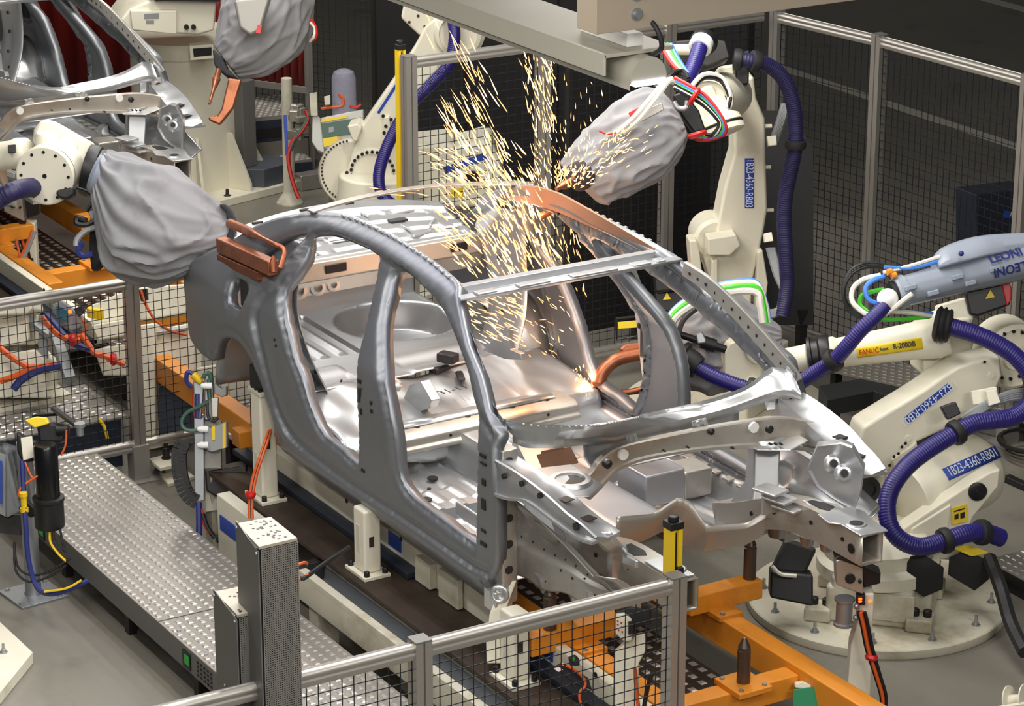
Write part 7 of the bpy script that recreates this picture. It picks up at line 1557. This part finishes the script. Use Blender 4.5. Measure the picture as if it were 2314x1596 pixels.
# ================================================================== SPARKS
def spark_field(label, seeds, name='spark_shower'):
    t = MB(); hot = []; rnd = random.Random(11)
    for (poly, n, ang, spread, l0, l1, d0, d1, w) in seeds:
        xs = [p[0] for p in poly]; ys_ = [p[1] for p in poly]; k = 0; tries = 0
        while k < n and tries < n * 40:
            tries += 1
            x, y = rnd.uniform(min(xs), max(xs)), rnd.uniform(min(ys_), max(ys_))
            if not pip([(x, y)], poly)[0]: continue
            a = math.radians(ang(x, y) + rnd.gauss(0, spread)); L = rnd.uniform(l0, l1) * 1.2; dd_ = rnd.uniform(d0, d1)
            p = U(x, y, d=dd_); u = (RT * math.cos(a) + UP * math.sin(a) + FW * rnd.uniform(-.3, .3)).normalized(); L *= dd_ / FOC; r = w * .74 * rnd.uniform(.7, 1.25) * dd_ / FOC
            s_ = u.cross(FW).normalized(); v_ = s_.cross(u)
            q = [p]
            mid = p + u * L * .5
            ring = [mid + s_ * r, mid + v_ * r, mid - s_ * r, mid - v_ * r]; e = p + u * L; ring2 = [p + u * L * .12 + s_ * r * .9, p + u * L * .12 + v_ * r * .9, p + u * L * .12 - s_ * r * .9, p + u * L * .12 - v_ * r * .9]
            t.add([p] + ring2 + ring + [e], [(0, 2, 1), (0, 3, 2), (0, 4, 3), (0, 1, 4), (1, 2, 6, 5), (2, 3, 7, 6), (3, 4, 8, 7), (4, 1, 5, 8), (9, 5, 6), (9, 6, 7), (9, 7, 8), (9, 8, 5)]); k += 1
    o = t.build(name, 'spark', None, weld=False); o.data.materials.append(MAT['spark_core'])
    for p in o.data.polygons: p.material_index = 1 if random.Random(p.index // 12).random() < .38 else 0
    tag(o, label, 'sparks', None, 'stuff'); return o
dirA = lambda x, y: math.degrees(math.atan2(-(y - 760), x - 1290))        # away from the weld on the rail
up = lambda a: (lambda x, y: a)
spark_field('fan of orange welding sparks flying up from inside the car body past the roof rail', [
    ([(1000, 420), (1180, 330), (1240, 420), (1290, 640), (1060, 640), (990, 520)], 330, lambda x, y: 118 + (1230 - x) * .10, 7, 12, 34, 13.3, 14.2, 1.7),
    ([(1100, 380), (1200, 400), (1250, 600), (1120, 620)], 150, lambda x, y: 116, 8, 12, 30, 13.4, 14.0, 1.8),
    ([(960, 340), (1080, 330), (1100, 410), (1010, 420)], 60, up(150), 10, 10, 24, 13.4, 14.0, 1.5),
    ([(1000, 250), (1080, 220), (1180, 380), (1050, 400)], 85, up(118), 6, 20, 44, 13.4, 14.0, 1.6),
    ([(1040, 120), (1080, 110), (1150, 260), (1060, 260)], 26, up(117), 5, 26, 48, 13.4, 14.0, 1.6),
    ([(960, 40), (1040, 30), (1060, 150), (990, 150)], 8, up(113), 4, 32, 46, 13.3, 13.8, 1.7),
    ([(830, 420), (990, 430), (980, 450), (850, 440)], 8, up(172), 5, 20, 34, 13.6, 14.0, 1.5)])
spark_field('thinner column of orange sparks rising under the overhead lamp', [
    ([(1175, 100), (1255, 110), (1260, 300), (1200, 320)], 120, up(104), 8, 8, 26, 13.6, 14.3, 1.5),
    ([(1190, 280), (1280, 260), (1290, 430), (1220, 430)], 75, up(106), 9, 7, 20, 13.6, 14.3, 1.2),
    ([(1250, 100), (1390, 160), (1380, 330), (1260, 300)], 36, up(98), 8, 6, 14, 13.6, 14.4, 1.1),
    ([(1260, 430), (1310, 480), (1330, 700), (1280, 620)], 46, up(106), 10, 8, 22, 13.5, 14.0, 1.2)])
spark_field('burst of short orange sparks around the nose of the gun on the roof rail', [
    ([(1250, 370), (1290, 330), (1400, 290), (1440, 330), (1370, 400), (1320, 430), (1262, 425)], 150, lambda x, y: math.degrees(math.atan2(-(y - 440), x - 1265)), 22, 5, 15, 13.2, 13.62, 1.4),
    ([(1255, 380), (1320, 380), (1320, 425), (1255, 425)], 60, lambda x, y: 75, 30, 4, 12, 13.2, 13.55, 1.7),
    ([(1380, 280), (1480, 280), (1480, 330), (1390, 420)], 14, up(30), 12, 8, 16, 13.2, 13.5, 1.2)])
spark_field('low spray of orange sparks inside the car over the rear seat area', [
    ([(1035, 680), (1180, 660), (1200, 790), (1090, 780)], 110, lambda x, y: 152, 8, 12, 26, 13.2, 14.0, 1.5),
    ([(1150, 700), (1290, 640), (1300, 800), (1200, 820)], 46, up(140), 14, 6, 16, 13.4, 14.0, 1.2),
    ([(1295, 820), (1340, 830), (1340, 900), (1300, 895)], 34, up(90), 30, 3, 8, 13.7, 14.0, 1.6)])
# ================================================================== LIGHT AND CAMERA
sc = bpy.context.scene
cam_d = bpy.data.cameras.new('camera'); cam = bpy.data.objects.new('camera', cam_d); COL.objects.link(cam); sc.camera = cam
cam_d.sensor_width = 36; cam_d.lens = FOC / 2314 * 36; cam_d.clip_end = 200; cam_d.clip_start = .1
cam.matrix_world = Matrix((RT, UP, -FW)).transposed().to_4x4(); cam.location = CAM
w = bpy.data.worlds.new('hall'); sc.world = w; w.use_nodes = True
w.node_tree.nodes['Background'].inputs[0].default_value = (.9, .87, .80, 1); w.node_tree.nodes['Background'].inputs[1].default_value = .055
def area(name, loc, sx, sy, power, col=(1, .965, .90), rot=(0, 0, 0)):
    l = bpy.data.lights.new(name, 'AREA'); l.shape = 'RECTANGLE'; l.size = sx; l.size_y = sy; l.energy = power; l.color = col
    o = bpy.data.objects.new(name, l); COL.objects.link(o); o.location = loc; o.rotation_euler = rot; return o
for i, (x, y, p) in enumerate(LAMPS): area('unseen_light', (x, y, 4.4), 2.2, .16, p)
for x, y, z, p in ((6.0, -6.5, 6.2, 170), (9.0, -1.5, 6.2, 170)):  # tilted lights added out of view to brighten camera-facing surfaces
    o = area('unseen_light', (x, y, z), 2.4, .3, p); o.rotation_euler = (V((-1, 0, .8)) - V((x, y, z))).to_track_quat('-Z', 'Y').to_euler()
for nm, p, en, r in (('weld_glow', (-2.16, .50, 1.86), 7, .04), ('weld_glow', (-2.05, .45, 1.45), 4, .05), ('weld_glow', (-1.98, .72, 1.02), 1.5, .03)):
    l = bpy.data.lights.new(nm, 'POINT'); l.energy = en; l.color = (1, .52, .25); l.shadow_soft_size = r
    o = bpy.data.objects.new(nm, l); COL.objects.link(o); o.location = p
sc.view_settings.view_transform = 'Standard'; sc.view_settings.look = 'None'; sc.view_settings.gamma = 1; sc.view_settings.exposure = EXPO
sc.view_settings.use_curve_mapping = False
